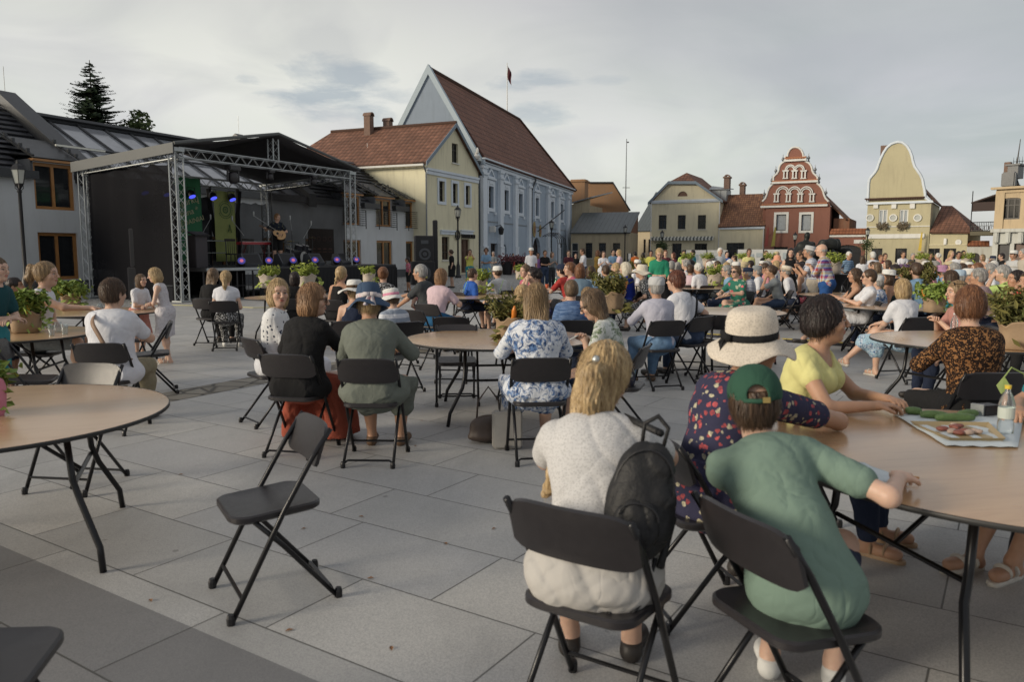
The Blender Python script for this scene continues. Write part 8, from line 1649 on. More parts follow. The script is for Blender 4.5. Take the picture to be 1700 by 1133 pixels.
ST = [
 (676, 428, 31, 200, 'short', 'black', 'tee', PFL, 'shorts', BLK, 'dark haired child in pink and black print by the right speakers', DN, DN, 'deep', 'down'),
 (748, 415, 35, 185, 'bun', 'brown', 'tee', BLK, 'skirt', BLK, 'woman in black dress with floral bag walking by the gabled house', DN, DN, 'fair', 'down'),
 (780, 414.5, 33, -80, 'updo', 'brown', 'tee', YEL, 'shorts', TEAL, 'woman in yellow t-shirt with hand at her mouth near the lamp', DN, DN, 'tan', 'face'),
 (807, 412, 34, -95, 'curly', 'brown', 'tee', LBL, 'trousers', LBL, 'dark haired person in light blue tunic and trousers', DN, DN, 'deep', 'fold'),
 (819, 418, 42, -90, 'short', 'grey', 'tee', GREY, 'trousers', GREY, 'grey clad man in the doorway of the pale blue hall', DN, DN, 'fair', 'fold'),
 (852, 421, 58, -70, 'short', 'black', 'long', BLK, 'trousers', RED, 'person in black top and red trousers beside the planters', DN, DN, 'fair', 'down'),
 (882, 410.5, 30, -85, 'short', 'brown', 'tee', WHT, 'shorts', BLK, 'man in white cap and white printed t-shirt', 'cap', H_WHT, 'tan', 'down'),
 (893, 420, 33, -80, 'short', 'black', 'tee', PURP, 'shorts', BLK, 'short person in dark blue and purple top behind the white cap', DN, DN, 'deep', 'down'),
 (905, 416, 33, -75, 'buzz', 'brown', 'tee', BLK, 'jeans', DJEAN, 'man in black t-shirt with crossed arms by the lamp post', DN, DN, 'tan', 'fold'),
 (917, 419, 34, -60, 'bob', 'lbrown', 'tee', GREY, 'trousers', CHAR, 'woman in grey top holding a small child', DN, DN, 'fair', 'hold'),
 (944, 416, 33, -90, 'buzz', 'brown', 'tee', BUR, 'trousers', BLK, 'broad man in dark burgundy t-shirt', DN, DN, 'fair', 'fold'),
 (967, 413, 32, 190, 'short', 'brown', 'tee', WHT, 'jeans', DJEAN, 'man in white t-shirt seen from the side', DN, DN, 'tan', 'fold'),
 (956, 421, 40, -90, 'short', 'black', 'tee', BLK, 'trousers', BLK, 'person in black in front of the white door', DN, DN, 'fair', 'down'),
 (993, 416, 34, 20, 'longbob', 'auburn', 'elbow', MUST, 'longskirt', MUST, 'woman in long mustard brown dress', DN, DN, 'tan', 'hold'),
 (1002, 417.5, 31, -85, 'long', 'brown', 'tee', WHT, 'longskirt', WHT, 'young woman in white crop top and long white skirt', DN, DN, 'fair', 'hold'),
 (1018, 415, 34, -80, 'short', 'black', 'tee', LBL, 'trousers', GREY, 'man in light blue shirt beside the lamp post', DN, DN, 'fair', 'fold'),
 (1027, 415, 31, 180, 'long', 'blonde', 'tee', LILAC, 'skirt', BEIGE, 'woman with long blonde hair in pale dress by the lamp post', DN, DN, 'fair', 'fold'),
 (1054, 418, 38, 100, 'short', 'black', 'tee', ORA, 'trousers', BLK, 'person in bright orange shirt', DN, DN, 'fair', 'down'),
 (1068, 420, 36, 70, 'bob', 'black', 'tee', YEL, 'trousers', BLK, 'dark haired woman in yellow top behind the sun hat', DN, DN, 'fair', 'hold'),
 (1081, 416.5, 34, -100, 'short', 'black', 'tee', YEL, 'trousers', BLK, 'dark haired person in yellow left of the green blouse', DN, DN, 'tan', 'down'),
 (1105, 416, 30, -100, 'short', 'auburn', 'tee', BUR, 'trousers', BLK, 'person in dark red right behind the green blouse', DN, DN, 'fair', 'down'),
 (1118, 420, 31, 200, 'bob', 'red', 'tee', BUR, 'trousers', BLK, 'red haired woman in dark top under the striped awning', DN, DN, 'fair', 'fold'),
 (1135, 416, 32, -90, 'short', 'black', 'elbow', LIME, 'trousers', KHAK, 'woman in lime t-shirt behind a green basket', DN, DN, 'tan', 'down'),
 (1150, 415.5, 34, 170, 'short', 'black', 'tee', TEAL, 'trousers', GREY, 'person in teal shirt before the white display boards', DN, DN, 'fair', 'face'),
 (1196, 412, 27, -85, 'buzz', 'white', 'tee', C_('pale_grey_tee', (.42, .45, .48)), 'trousers', GREY, 'white haired man in pale grey t-shirt and sunglasses', DN, DN, 'fair', 'down'),
 (1207, 418, 32, -90, 'short', 'black', 'tee', BLU, 'trousers', NAVY, 'person in blue shirt beside the pale grey t-shirt', DN, DN, 'fair', 'down'),
 (1219, 424, 29, 150, 'short', 'brown', 'tee', FLW, 'trousers', NAVY, 'short person in navy and white print before the boards', DN, DN, 'fair', 'down'),
 (1244, 413.5, 27, -95, 'short', 'brown', 'tee', C_('pale_yellow_shirt', (.55, .52, .24)), 'trousers', KHAK, 'man in pale yellow shirt with black strap', DN, DN, 'deep', 'down'),
 (1272, 416.5, 30, -80, 'short', 'lbrown', 'tee', BLK, 'skirt', BLK, 'woman in black blouse with white flowers before the boards', DN, DN, 'fair', 'down'),
 (1290, 417, 31, -90, 'short', 'grey', 'tee', LBL, 'trousers', NAVY, 'man in small straw hat and pale blue shirt', 'trilby', H_STR, 'fair', 'down'),
 (1313, 413, 20, -100, 'longbob', 'black', 'vest', BLK, 'trousers', BLK, 'woman with long black hair and sunglasses in low black top', DN, DN, 'fair', 'down'),
 (1329, 417, 19.5, 180, 'short', 'brown', 'tee', BLK, 'trousers', BLK, 'person in black t-shirt behind the trilby hat', DN, DN, 'tan', 'hold'),
 (1410, 418.5, 25, -70, 'short', 'white', 'elbow', STB, 'trousers', BLK, 'white haired woman in blue striped shirt by the bicycle', DN, DN, 'tan', 'hip'),
 (1432, 425, 24, 80, 'long', 'brown', 'tee', WHT, 'trousers', GREY, 'long haired girl in white t-shirt seen from behind', DN, DN, 'fair', 'down'),
 (1449, 418.5, 24, 90, 'short', 'white', 'tee', WHT, 'trousers', WHT, 'white haired woman in white seen from behind', DN, DN, 'fair', 'down'),
 (1463, 424, 27, -90, 'short', 'auburn', 'tee', RED, 'trousers', BLK, 'person in red t-shirt right of the white haired woman', DN, DN, 'tan', 'down'),
 (1470, 421, 28, -90, 'short', 'brown', 'tee', BUR, 'trousers', BLK, 'dark haired person in dark red behind the red t-shirt', DN, DN, 'tan', 'down'),
 (1500, 418, 30, -95, 'short', 'brown', 'tee', WHT, 'trousers', BLK, 'man in white t-shirt in front of the yellow house door', DN, DN, 'tan', 'fold'),
 (1516, 421, 32, -90, 'short', 'grey', 'tee', CHAR, 'trousers', BLK, 'grey haired person in dark checked top', DN, DN, 'fair', 'down'),
 (1531, 419, 31, -100, 'short', 'auburn', 'tee', LIME, 'trousers', BLK, 'auburn haired person behind the bright basket on the right', DN, DN, 'fair', 'down'),
 (1545, 420, 30, -90, 'short', 'black', 'tee', BLK, 'trousers', BLK, 'dark haired person in sunglasses and black waistcoat', DN, DN, 'deep', 'down'),
 (1557, 421, 29, 170, 'curly', 'white', 'tee', PINK, 'trousers', BLK, 'woman with curly white hair in pink top', DN, DN, 'fair', 'down'),
 (1580, 416.5, 28, -80, 'long', 'blonde', 'strap', BEIGE, 'skirt', BEIGE, 'young woman with long fair hair in a pale strappy top', DN, DN, 'fair', 'down'),
 (1592, 418, 27, -100, 'short', 'black', 'tee', WHT, 'trousers', NAVY, 'dark skinned man in white t-shirt with black strap', DN, DN, 'deep', 'down'),
 (1600, 416.5, 33, -90, 'short', 'black', 'tee', LBL, 'trousers', NAVY, 'man in light blue before the white courtyard wall', DN, DN, 'tan', 'down'),
 (1631, 423, 27, 190, 'bob', 'darkblonde', 'strap', BEIGE, 'skirt', BEIGE, 'blonde woman in sunglasses and pale top by the arched gate', DN, DN, 'fair', 'down'),
 (1648, 424, 26, 150, 'short', 'grey', 'tee', CHAR, 'trousers', BLK, 'man bending in grey t-shirt and dark cap', 'cap', NAVY, 'tan', 'down'),
 (1663, 421, 27, 160, 'short', 'black', 'tee', BLK, 'trousers', BLK, 'dark clad person by the turreted building', DN, DN, 'fair', 'down'),
 (1683, 414.5, 21, 200, 'short', 'brown', 'tee', C_('white_print_tee', (.45, .46, .47)), 'trousers', BLK, 'man in white cap and grey printed t-shirt at the right', 'cap', H_WHT, 'tan', 'down'),
 (1699, 413.5, 20, 180, 'buzz', 'grey', 'long', BEIGE, 'trousers', KHAK, 'man in beige shirt at the right edge', DN, DN, 'fair', 'down')]
for (u, vt, Y, ang, hr, hc, tk, tm, bk, bm_, lb, hk, hm, skn, hd) in ST: crowd(u, vt, Y, ang, st, hr, hc, tk, tm, bk, bm_, lb, hk, hm, skn, hd)
SI = [
 (1115, 434, 20.0, 75, 'buzz', 'grey', 'tee', GREY, 'grey cropped head in front of the green blouse'), (1125, 436, 20.3, 80, 'short', 'grey', 'tee', LBL, 'grey haired woman beside the green blouse'), (1138, 432.5, 22, 160, 'curly', 'grey', 'tee', FLW, 'grey curly haired woman in colourful print'), (1147, 440, 18.8, 60, 'short', 'brown', 'tee', LILAC, 'dark haired woman in pale violet shirt at the far table'),
 (1159, 437.5, 18.6, 120, 'curly', 'white', 'tee', WHT, 'woman with curly white hair in white blouse at the far table'), (1176, 433, 24, 170, 'short', 'auburn', 'tee', FLG, 'person in blue and green print behind the far table'), (1190, 434, 23, 160, 'short', 'brown', 'tee', CHAR, 'dark clad person behind the man in glasses'),
 (1241, 443, 16.9, 165, 'short', 'grey', 'tee', STW, 'man in navy cap and striped shirt in the second row'), (1256, 439.5, 17.6, 160, 'short', 'grey', 'tee', WHT, 'man in grey flat cap and white shirt in the second row'), (1269, 437.5, 19.5, 170, 'short', 'brown', 'tee', PINK, 'brown haired woman in red top in the third row'),
 (1290, 424, 24, 100, 'short', 'grey', 'tee', BEIGE, 'person in peach bucket hat seen from behind'), (1232, 437, 22, 160, 'short', 'grey', 'tee', YEL, 'elderly woman in straw hat in the fourth row'), (1222, 436, 21.5, 150, 'short', 'lbrown', 'tee', CHAR, 'brown haired person just behind the green floral dress'),
 (1485, 440, 15.2, 140, 'short', 'black', 'tee', BLK, 'dark haired man in black right of the white straw hat'), (1499, 437, 15.6, 150, 'short', 'brown', 'vest', BLK, 'person in purple cap and black tank top'), (1563, 438, 17, 160, 'short', 'grey', 'tee', LBL, 'person in pink bucket hat and pale top'),
 (1590, 446, 12.6, 150, 'short', 'grey', 'tee', WHT, 'person in light blue cap behind the curly brown hair'), (1607, 444, 13.1, 160, 'short', 'grey', 'tee', LILAC, 'person in white and blue sun cap'), (1643, 438, 15, 150, 'short', 'grey', 'tee', WHT, 'grey haired man resting his face on his hand'),
 (1584, 437, 15.5, 150, 'buzz', 'grey', 'tee', BEIGE, 'bald headed man behind the light blue cap'), (1596, 438, 17.5, 150, 'short', 'brown', 'tee', GREY, 'brown haired person behind the sun caps'), (1622, 437, 16.5, 160, 'short', 'auburn', 'tee', CHAR, 'auburn haired person behind the pink checked shirt'), (1455, 436, 19, 160, 'bob', 'lbrown', 'tee', KHAK, 'brown haired woman in khaki behind the straw hat'), (1540, 436, 17, 165, 'short', 'brown', 'tee', PINK, 'brown haired woman behind the bush of greens'), (1512, 434, 19, 165, 'bob', 'brown', 'tee', GREY, 'dark haired woman in the back row by the yellow house'), (1552, 434, 20, 170, 'short', 'grey', 'tee', LBL, 'grey haired man in the back row by the low wing'),
 (1100, 437, 21, 160, 'short', 'black', 'tee', NAVY, 'dark haired person hidden behind the green blouse'), (1058, 430, 24, 120, 'short', 'brown', 'tee', WHT, 'person in white cap behind the sun hat'), (1005, 441, 17.5, 120, 'short', 'brown', 'tee', GREY, 'brown haired person in grey left of the blue waistcoat'), (1022, 437, 18.5, 150, 'short', 'blonde', 'tee', LBL, 'blonde person in light blue behind the blue waistcoat')]
HT_ = {1241: ('cap', NAVY), 1256: ('cap', GREY), 1290: ('cloche', C_('peach_hat', (.60, .30, .20))), 1232: ('straw', H_STR), 1499: ('cap', C_('purple_cap', (.12, .07, .14))), 1563: ('bucket', C_('mauve_hat', (.40, .22, .34))), 1590: ('cap', H_PAL), 1607: ('cap', H_WHT), 1058: ('cap', H_WHT)}
for (u, vt, Y, ang, hr, hc, tk, tm, lb) in SI:
 hk, hm = HT_.get(u, (None, None)); crowd(u, vt, Y, ang, si, hr, hc, tk, tm, 'trousers', (NAVY, BLK, BEIGE, DJEAN)[int(u) % 4], lb, hk, hm, ('fair', 'tan')[int(u) % 2], ch=Y < 20)
rr = random.Random(12); hcs = [('grey', 'grey haired'), ('brown', 'brown haired'), ('blonde', 'blonde'), ('black', 'dark haired'), ('white', 'white haired'), ('auburn', 'auburn haired')]; tcs = [(WHT, 'white'), (LBL, 'light blue'), (GREY, 'grey'), (PINK, 'pink'), (RED, 'red'), (GRN, 'green'), (NAVY, 'navy'), (YEL, 'yellow'), (LILAC, 'pale pink'), (STB, 'striped'), (FLW, 'floral'), (CHAR, 'charcoal')]
seen = set(); i = 0; spots = []
for row, (Y, n) in enumerate(((20.5, 15), (22.5, 17), (25.0, 18), (28.0, 14))):
 for j in range(n): spots.append((row, Y + rr.uniform(-.5, .5), 1132 + (1690 - 1132) * (j + rr.uniform(.1, .9)) / n))
lm = lambda u: 'under the striped awning' if u < 1190 else 'before the low tiled house' if u < 1266 else 'before the red house' if u < 1372 else 'before the gate wall' if u < 1432 else 'before the bell gabled house' if u < 1537 else 'before the low yellow wing' if u < 1600 else 'near the courtyard wall' if u < 1643 else 'near the turreted building'
for (row, Y, u) in spots:
 if 1395 < u < 1440: continue
 while True:
  hc, hn = rr.choice(hcs); tm, tn = rr.choice(tcs); hk = rr.choice([None] * 5 + ['cap', 'straw', 'bucket']); lb = f"{hn} person in {tn} top{' and pale ' + {'cap': 'cap', 'straw': 'straw hat', 'bucket': 'bucket hat'}[hk] if hk else ''} seated {lm(u)}"
  if lb not in seen: break
 seen.add(lb); zt = 1.30 + rr.uniform(-.06, .07); v = 420 - (zt - EYE) / Y * FPX
 crowd(u, v, Y, rr.choice((150, 165, 175, 140)), si, rr.choice(('short', 'bob', 'buzz')) if hk is None else 'short', hc, 'tee', tm, 'trousers', rr.choice((NAVY, BLK, BEIGE, DJEAN, GREY)), lb, hk, {'cap': H_WHT, 'straw': H_STR, 'bucket': H_CRM}.get(hk), rr.choice(('fair', 'tan', 'fair')), ch=False)
# ================================================================ THINGS ON AND AROUND THE TABLES
TZ = .748
def onT(u, v, z=TZ): p = G(u, v, z); return p.x, p.y
def bk(kind, u, v, rz, label, s=1.0, z=TZ): x, y = onT(u, v, z); return basket(kind, x, y, z, rz, label, s)
bk('celery', 44, 552, 2.0, 'basket of leafy celery in kraft paper on the left table', 1.1); bk('celery', 118, 512, .5, 'basket of celery and orange pepper behind the blonde girl', 1.05); bk('bronze', 850, 566, -.6, 'bronze coloured leafy basket with corn on the middle table', 1.1)
bk('bright', 793, 488, 0, 'bright green basket in pale paper with green straws beside it', 1.45); bk('bronze', 1013, 520, 1.0, 'bronze green basket left of the man in the pale cap', 1.4); bk('bright', 1187, 475, .4, 'bright green basket beside the man in glasses', 1.5); bk('celery', 1550, 519, 1.5, 'celery in a creased kraft bag behind the blonde woman', 1.02); bk('bush', 1524, 500, .3, 'bushy dark greens behind the kraft bag', 1.45)
bk('bush', 1690, 580, .9, 'large bushy green basket at the right edge', 1.2); bk('bright', 445, 478, .2, 'bright green basket near the left half of the stage', 1.5); bk('bright', 508, 482, 1.2, 'bright green basket with tomatoes before the stage', 1.7); bk('bright', 613, 470, 2.2, 'tall green basket before the right end of the stage', 1.35); bk('bright', 865, 464, .8, 'bright basket behind the pink floral blouse', 1.3); bk('bush', 1058, 462, .1, 'greens behind the blue waistcoat', 1.4); bk('bush', 1145, 437, .4, 'dark greens above the grey heads at the far table', 1.2, 1.0)
for i, (u, Y, lb) in enumerate(((1140, 26, 'tall greens held above the crowd under the awning'), (1175, 27, 'greens above the crowd before the white boards'), (1235, 28, 'greens above the crowd left of the yellow shirt'), (1280, 28, 'greens above the crowd beside the black blouse'), (1384, 17.4, 'greens on the black draped bar table'), (1530, 26, 'greens above the crowd beside the yellow house'), (1604, 27, 'greens above the crowd beside the courtyard wall'))):
 z = 1.10; x, _ = at(u, 425, Y); 
 t = empty('bar_table', (x, Y, .004), 0, {1384: 'tall bar table wrapped in black stretch cloth beside the checked shirt'}.get(u, 'tall draped bar table under the ' + lb), 'bar table', 'draped bar tables in the crowd')
 MB().lathe([(.36, 0), (.24, .2), (.14, .55), (.20, .85), (.36, 1.085), (.37, 1.10)], 20).build('stretch_cover', M_CLOTH, t, True); MB().lathe([(.368, 1.09), (.372, 1.104)], 20).build('tabletop', M_BLK, t); basket('bright', x, Y, 1.107, i, lb, 1.35)
x, y = onT(-30, 690); basket('celery', x - .05, y, TZ, .7, 'greens with pink cloth at the left edge of the near table', .8); 
m = MB(); x, y = onT(-6, 690); o = empty('pink_napkin', (x, y, TZ), .2, 'crumpled pink cloth among the greens at the left edge', 'napkin'); g = Grid((-.09, -.08, 0), (.09, .08, .2), .009); g.ell((0, 0, .06), (.05, .045, .10), k=.03); g.ell((.02, .01, .14), (.03, .03, .06), k=.03); g.disp(lambda X, Y, Z: .010 * np.abs(wob(X, Y, Z, 70, 4))); link('cloth', mesh_of('cloth', [g.mesh()]), plain('pink_napkin_cloth', (.5, .18, .24), .9), o)
M_CLR = NT('clear_plastic'); M_CLR.b.inputs['Transmission Weight'].default_value = .92; M_CLR.b.inputs['IOR'].default_value = 1.25; M_CLR = M_CLR.done((.85, .9, .92), .06)
M_WAT = NT('water'); M_WAT.b.inputs['Transmission Weight'].default_value = .9; M_WAT.b.inputs['IOR'].default_value = 1.33; M_WAT = M_WAT.done((.8, .85, .85), .05)
M_GRB = NT('green_glass'); M_GRB.b.inputs['Transmission Weight'].default_value = .7; M_GRB = M_GRB.done((.10, .35, .18), .08)
def bottle(x, y, z, h, r, m_, cap_, label, lab=None):
 o = empty('bottle', (x, y, z), 0, label, 'bottle'); MB().lathe([(r * .8, 0), (r, .01), (r, h * .25), (r * .9, h * .3), (r, h * .36), (r, h * .62), (r * .75, h * .76), (r * .34, h * .88), (r * .34, h * .94)], 20).build('bottle_body', m_, o, 'auto'); MB().lathe([(r * .40, h * .93), (r * .42, h), (r * .36, h * 1.005)], 16).build('bottle_cap', cap_, o)
 if lab: MB().lathe([(r * 1.012, h * .34), (r * 1.012, h * .56)], 20, cap=False).build('paper_label', lab, o)
 return o
M_YC = plain('yellow_cap', (.65, .48, .05), .4); M_WC = plain('white_bottle_cap', (.6, .62, .62), .4)
x, y = onT(1668, 722); bottle(x, y, TZ, .23, .034, M_CLR, M_YC, 'clear water bottle with yellow cap at the right edge', plain('clear_label', (.5, .55, .5), .5)); x, y = onT(1583, 560); bottle(x, y, TZ, .24, .034, M_CLR, M_WC, 'clear bottle with white cap beside the leopard print'); x, y = onT(923, 478); bottle(x, y, TZ, .25, .035, M_GRB, M_WC, 'green bottle with white label at the far table', plain('bottle_paper', (.5, .55, .5), .6))
def cup(x, y, z, r, h, m_, label, straw=False, n='plastic_cup'):
 o = empty(n, (x, y, z), 0, label, 'cup'); MB().lathe([(r * .72, 0), (r * .74, .004), (r, h), (r * .97, h), (r * .72, .006), (.001, .006)], 18, cap=False).build('cup_wall', m_, o, 'auto')
 if straw: MB().tube([(0, 0, .01), (.035, .02, h * 1.2), (.08, .05, h * 2.2)], .0045, 6).build('straw', plain('lime_straw', (.35, .6, .12), .4), o)
 return o
x, y = onT(908, 480); cup(x, y, TZ, .045, .11, plain('orange_red_cup', (.45, .10, .04), .4), 'orange red cup beside the green bottle'); x, y = onT(829, 489); cup(x, y, TZ, .045, .13, M_CLR, 'clear cup with lime straw right of the pale basket', True); x, y = onT(768, 491); cup(x, y, TZ, .045, .12, M_CLR, 'clear cup with lime straw held by the pink blouse', True); x, y = onT(1212, 476); cup(x, y, TZ, .05, .14, M_CLR, 'clear cup with lime straws in front of the green floral dress', True)
for i, (u, v) in enumerate(((97, 552), (108, 556), (86, 558))): x, y = onT(u, v); cup(x, y, TZ, .034, .11, M_CLR, ['tall jar of greens left of the white shirted woman', 'right glass jar on the left table', 'front glass jar on the left table'][i], False, 'glass_jar')
J_ = JG; h = oG.matrix_basis @ Vector(J_['wr', 1]) if False else None
bpy.context.view_layer.update()
def wpt(o, p): return o.matrix_world @ Vector(p)
p = wpt(oG, JG['wr', 1] + nrm(JG['wr', 1] - JG['el', 1]) * .08); cup(p.x, p.y, TZ if p.z < .95 else p.z - .06, .034, .12, M_CLR, 'glass with a green drink in the hand of the blonde girl', False, 'drinking_glass')
PAP = plain('white_paper', (.55, .60, .62), .8, 0, .1, 4, .5, bscale=20)
a1, a2, a3, a4 = [Vector((*onT(*q), 0)) for q in ((1484, 690), (1620, 684), (1700, 690), (1690, 745))]; cN = (a1 + a4) / 2
o = empty('paper_sheet', (a1.x, a1.y, TZ), 0, 'white paper sheet under the cucumbers on the near table', 'paper'); b4 = Vector((*onT(1570, 742), 0)); n = 8; P4 = [a1, a3, a4, b4]; vs = []; fs = []
for i in range(n + 1):
 for j in range(n + 1): u, v = i / n, j / n; q = P4[0] * (1 - u) * (1 - v) + P4[1] * u * (1 - v) + P4[2] * u * v + P4[3] * (1 - u) * v - a1; q.z = .003 + .006 * abs(math.sin(i * 1.7 + j * 2.3)); vs.append(q)
for i in range(n):
 for j in range(n): a = i * (n + 1) + j; fs.append((a, a + n + 1, a + n + 2, a + 1))
o_ = MB().add(vs, fs).build('sheet', PAP, o, True); o_.modifiers.new('s', 'SOLIDIFY').thickness = .0015
M_CUC = plain('cucumber_skin', (.10, .17, .05), .45, 0, .5, 30, .4, bscale=120)
for i, (u0, v0, u1, v1) in enumerate(((1502, 690, 1530, 692), (1526, 696, 1574, 699), (1552, 702, 1618, 702), (1590, 697, 1622, 694))):
 p0 = Vector((*onT(u0, v0), .028)); p1 = Vector((*onT(u1, v1), .028)); o = empty('cucumber', ((p0.x + p1.x) / 2, (p0.y + p1.y) / 2, TZ), 0, ['short pickled cucumber at the left end of the paper', 'second cucumber from the left on the paper', 'longest cucumber in front on the paper', 'cucumber half hidden behind the longest one'][i], 'cucumber', 'cucumbers on the white paper'); c = (p0 + p1) / 2; d = (p1 - p0) / 2; c.z = 0
 MB().tube([Vector((d.x * t, d.y * t, .024 + .004 * (1 - t * t))) for t in (-1, -.93, -.6, 0, .6, .93, 1)], [.006, .014, .019, .021, .019, .014, .006], 12).build('cucumber_flesh', M_CUC, o, True)
q1, q2, q3, q4 = [Vector((*onT(*q), 0)) for q in ((1512, 707), (1640, 709), (1668, 736), (1575, 735))]; c = (q1 + q2 + q3 + q4) / 4; o = empty('food_tray', (c.x, c.y, TZ), 0, 'shallow golden tray of sliced meat in front of the cucumbers', 'tray'); M_TR = plain('golden_card', (.36, .27, .14), .45)
V4 = [p - c for p in (q1, q2, q3, q4)]; m = MB(); lo_ = [p * .93 + Vector((0, 0, .004)) for p in V4]; hi_ = [p * 1.02 + Vector((0, 0, .022)) for p in V4]; hj = [p * 1.0 + Vector((0, 0, .019)) for p in V4]; lj = [p * .90 + Vector((0, 0, .007)) for p in V4]
m.add(lo_ + hi_ + hj + lj, [(3, 2, 1, 0)] + [(i, (i + 1) % 4, 4 + (i + 1) % 4, 4 + i) for i in range(4)] + [(4 + i, 4 + (i + 1) % 4, 8 + (i + 1) % 4, 8 + i) for i in range(4)] + [(8 + i, 8 + (i + 1) % 4, 12 + (i + 1) % 4, 12 + i) for i in range(4)] + [(12, 13, 14, 15)]); m.build('tray_base', M_TR, o)
rr = random.Random(5)
for i in range(9):
 u, v = rr.uniform(.22, .7), rr.uniform(.2, .7); q = V4[0] * (1 - u) * (1 - v) + V4[1] * u * (1 - v) + V4[2] * u * v + V4[3] * (1 - u) * v; g = Grid((q.x - .05, q.y - .04, 0), (q.x + .05, q.y + .04, .05), .006); g.ell((q.x, q.y, .02), (.030, .018, .012), rotm(rr.uniform(0, 180)).tolist(), k=.0); g.disp(lambda X, Y, Z: .003 * wob(X, Y, Z, 120, i)); link('meat_slice', mesh_of('meat_slice', [g.mesh()]), plain('cured_meat' + str(i % 2), ((.22, .07, .05), (.45, .33, .26))[i % 2], .5, 0, .5, 40), o)
x, y = onT(1637, 690); o = empty('plastic_box', (x, y, TZ), .3, 'small black plastic box with foil at the right end of the paper', 'box'); MB().box((0, 0, .03), (.11, .08, .055), bev=.006).build('tub', M_BLK, o); MB().box((-.07, -.01, .035), (.02, .06, .06), .4).build('foil', M_ALU, o)
a1 = Vector((*onT(1412, 770), 0)); b1_ = Vector((*onT(1500, 806), 0)); o = empty('paper_napkin', (a1.x, a1.y, TZ), 0, 'white printed napkin with a wooden fork by the boy', 'napkin'); d = b1_ - a1; e = Vector((-d.y, d.x, 0)).normalized() * .10; n = 7; vs = []; fs = []
for i in range(n + 1):
 for j in range(5): vs.append(d * (i / n) - e * (j / 4) + e * .3 + Vector((0, 0, .003 + .010 * abs(math.sin(i * 1.3 + j * 2)))))
for i in range(n):
 for j in range(4): a = i * 5 + j; fs.append((a, a + 5, a + 6, a + 1))
o_ = MB().add(vs, fs).build('napkin_sheet', PAP, o, True); o_.modifiers.new('s', 'SOLIDIFY').thickness = .0015; MB().tube([d * .75 + Vector((0, 0, .022)), d * .98 + e * .7 + Vector((0, 0, .02))], .004, 5).build('wooden_fork', M_WOOD, o)
o = empty('plant_stem', (*onT(1690, 655), TZ), 0, 'drooping green stem beside the yellow capped bottle', 'leaf'); m = MB(); m.tube([(0.06, 0, 0), (.03, .0, .12), (-.05, 0, .16), (-.09, 0, .10)], .005, 5); m.add([(-.09, 0, .11), (-.12, .02, .05), (-.10, 0, -.0), (-.06, -.02, .05)], [(0, 1, 2, 3)]); m.build('stem', M_STEM, o)
p = (wpt(oP, JP['wr', 1]) + wpt(oP, JP['wr', -1])) / 2 + Vector((-.09, .0, .03)); o = empty('mobile_phone', p, R(70), 'pale mobile phone held by the girl with glasses', 'phone'); MB().box((0, 0, 0), (.155, .075, .009), Matrix.Rotation(R(-28), 3, 'X'), bev=.003).build('phone_case', M_WC, o); MB().box((0, .002, .0055), (.145, .068, .002), Matrix.Rotation(R(-28), 3, 'X')).build('screen', M_GLASS, o)
LEA = plain('black_leather', (.013, .013, .014), .58, 0, .3, 20, .4, .35, 60)
p = wpt(oL, JL['waist'] * .62 + JL['chest'] * .38 - JL['fw'] * .19 + JL['rt'] * .17) - Vector((0, 0, .05)); o = empty('backpack', p, oL.rotation_euler.z, 'black leather backpack hanging on the back of the woman in lace', 'backpack'); T = Matrix.Rotation(R(-16), 3, 'X') @ Matrix.Rotation(R(10), 3, 'Y') @ Matrix.Diagonal((.95, .9, 1.25))
g = Grid((-.2, -.18, -.25), (.2, .18, .25), .008); g.ell((0, 0, -.04), (.115, .062, .125), k=.01); g.ell((0, 0, .05), (.095, .055, .10), k=.05); g.disp(folds(.008, 30, 4)); V_, Q_ = g.mesh(); V_ = V_ @ np.array(T).T; link('bag_body', mesh_of('bag', [(V_, Q_)]), LEA, o)
g = Grid((-.16, -.2, -.22), (.16, 0, .1), .007); g.ell((0, -.058, -.07), (.078, .030, .065), k=.01); g.disp(folds(.006, 40, 6)); V_, Q_ = g.mesh(); V_ = V_ @ np.array(T).T; link('front_pocket', mesh_of('pocket', [(V_, Q_)]), LEA, o)
def tt(mb): mb.v = [tuple(T @ Vector(q)) for q in mb.v]; return mb
tt(MB().tube([(-.035, .02, .13), (-.04, .015, .185), (0, .01, .21), (.04, .015, .185), (.035, .02, .13)], .007, 8)).build('handle', LEA, o, True)
tt(MB().tube([(-.098 * math.cos(t), -.030 - .018 * math.sin(t), .02 + .10 * math.sin(t)) for t in [i * math.pi / 12 for i in range(13)]], .0035, 5).tube([(-.065 * math.cos(t), -.082, -.05 + .035 * math.sin(t)) for t in [i * math.pi / 10 for i in range(11)]], .003, 5)).build('zip', M_IRON, o)
sp_ = wpt(oL, JL['sh', 1] + JL['up'] * .085 - JL['rt'] * .05) - p; Rm = Matrix.Rotation(-oL.rotation_euler.z, 3, 'Z'); sp_ = Rm @ sp_; fr_ = Rm @ (wpt(oL, JL['sh', 1] + JL['up'] * .03 + JL['fw'] * .07 - JL['rt'] * .06) - p)
m = MB(); m.tube([T @ Vector((.02, .05, .17)), sp_ + Vector((0, -.03, .01)), fr_ + Vector((0, .02, .03)), fr_ + Vector((.02, .03, -.12)), Vector((.10, .10, -.10)), T @ Vector((.10, .04, -.16))], .013, 8); m.build('strap', LEA, o, True); m = MB(); m.tube([T @ Vector((-.08 * math.cos(q * math.pi / 8), .03 - .02 * math.sin(q * .5), -.14 - .17 * math.sin(q * math.pi / 8))) for q in range(9)], .008, 6); m.build('strap', LEA, o, True)
x_ = MB().box((0, 0, 0), (.001, .001, .001)) if False else None
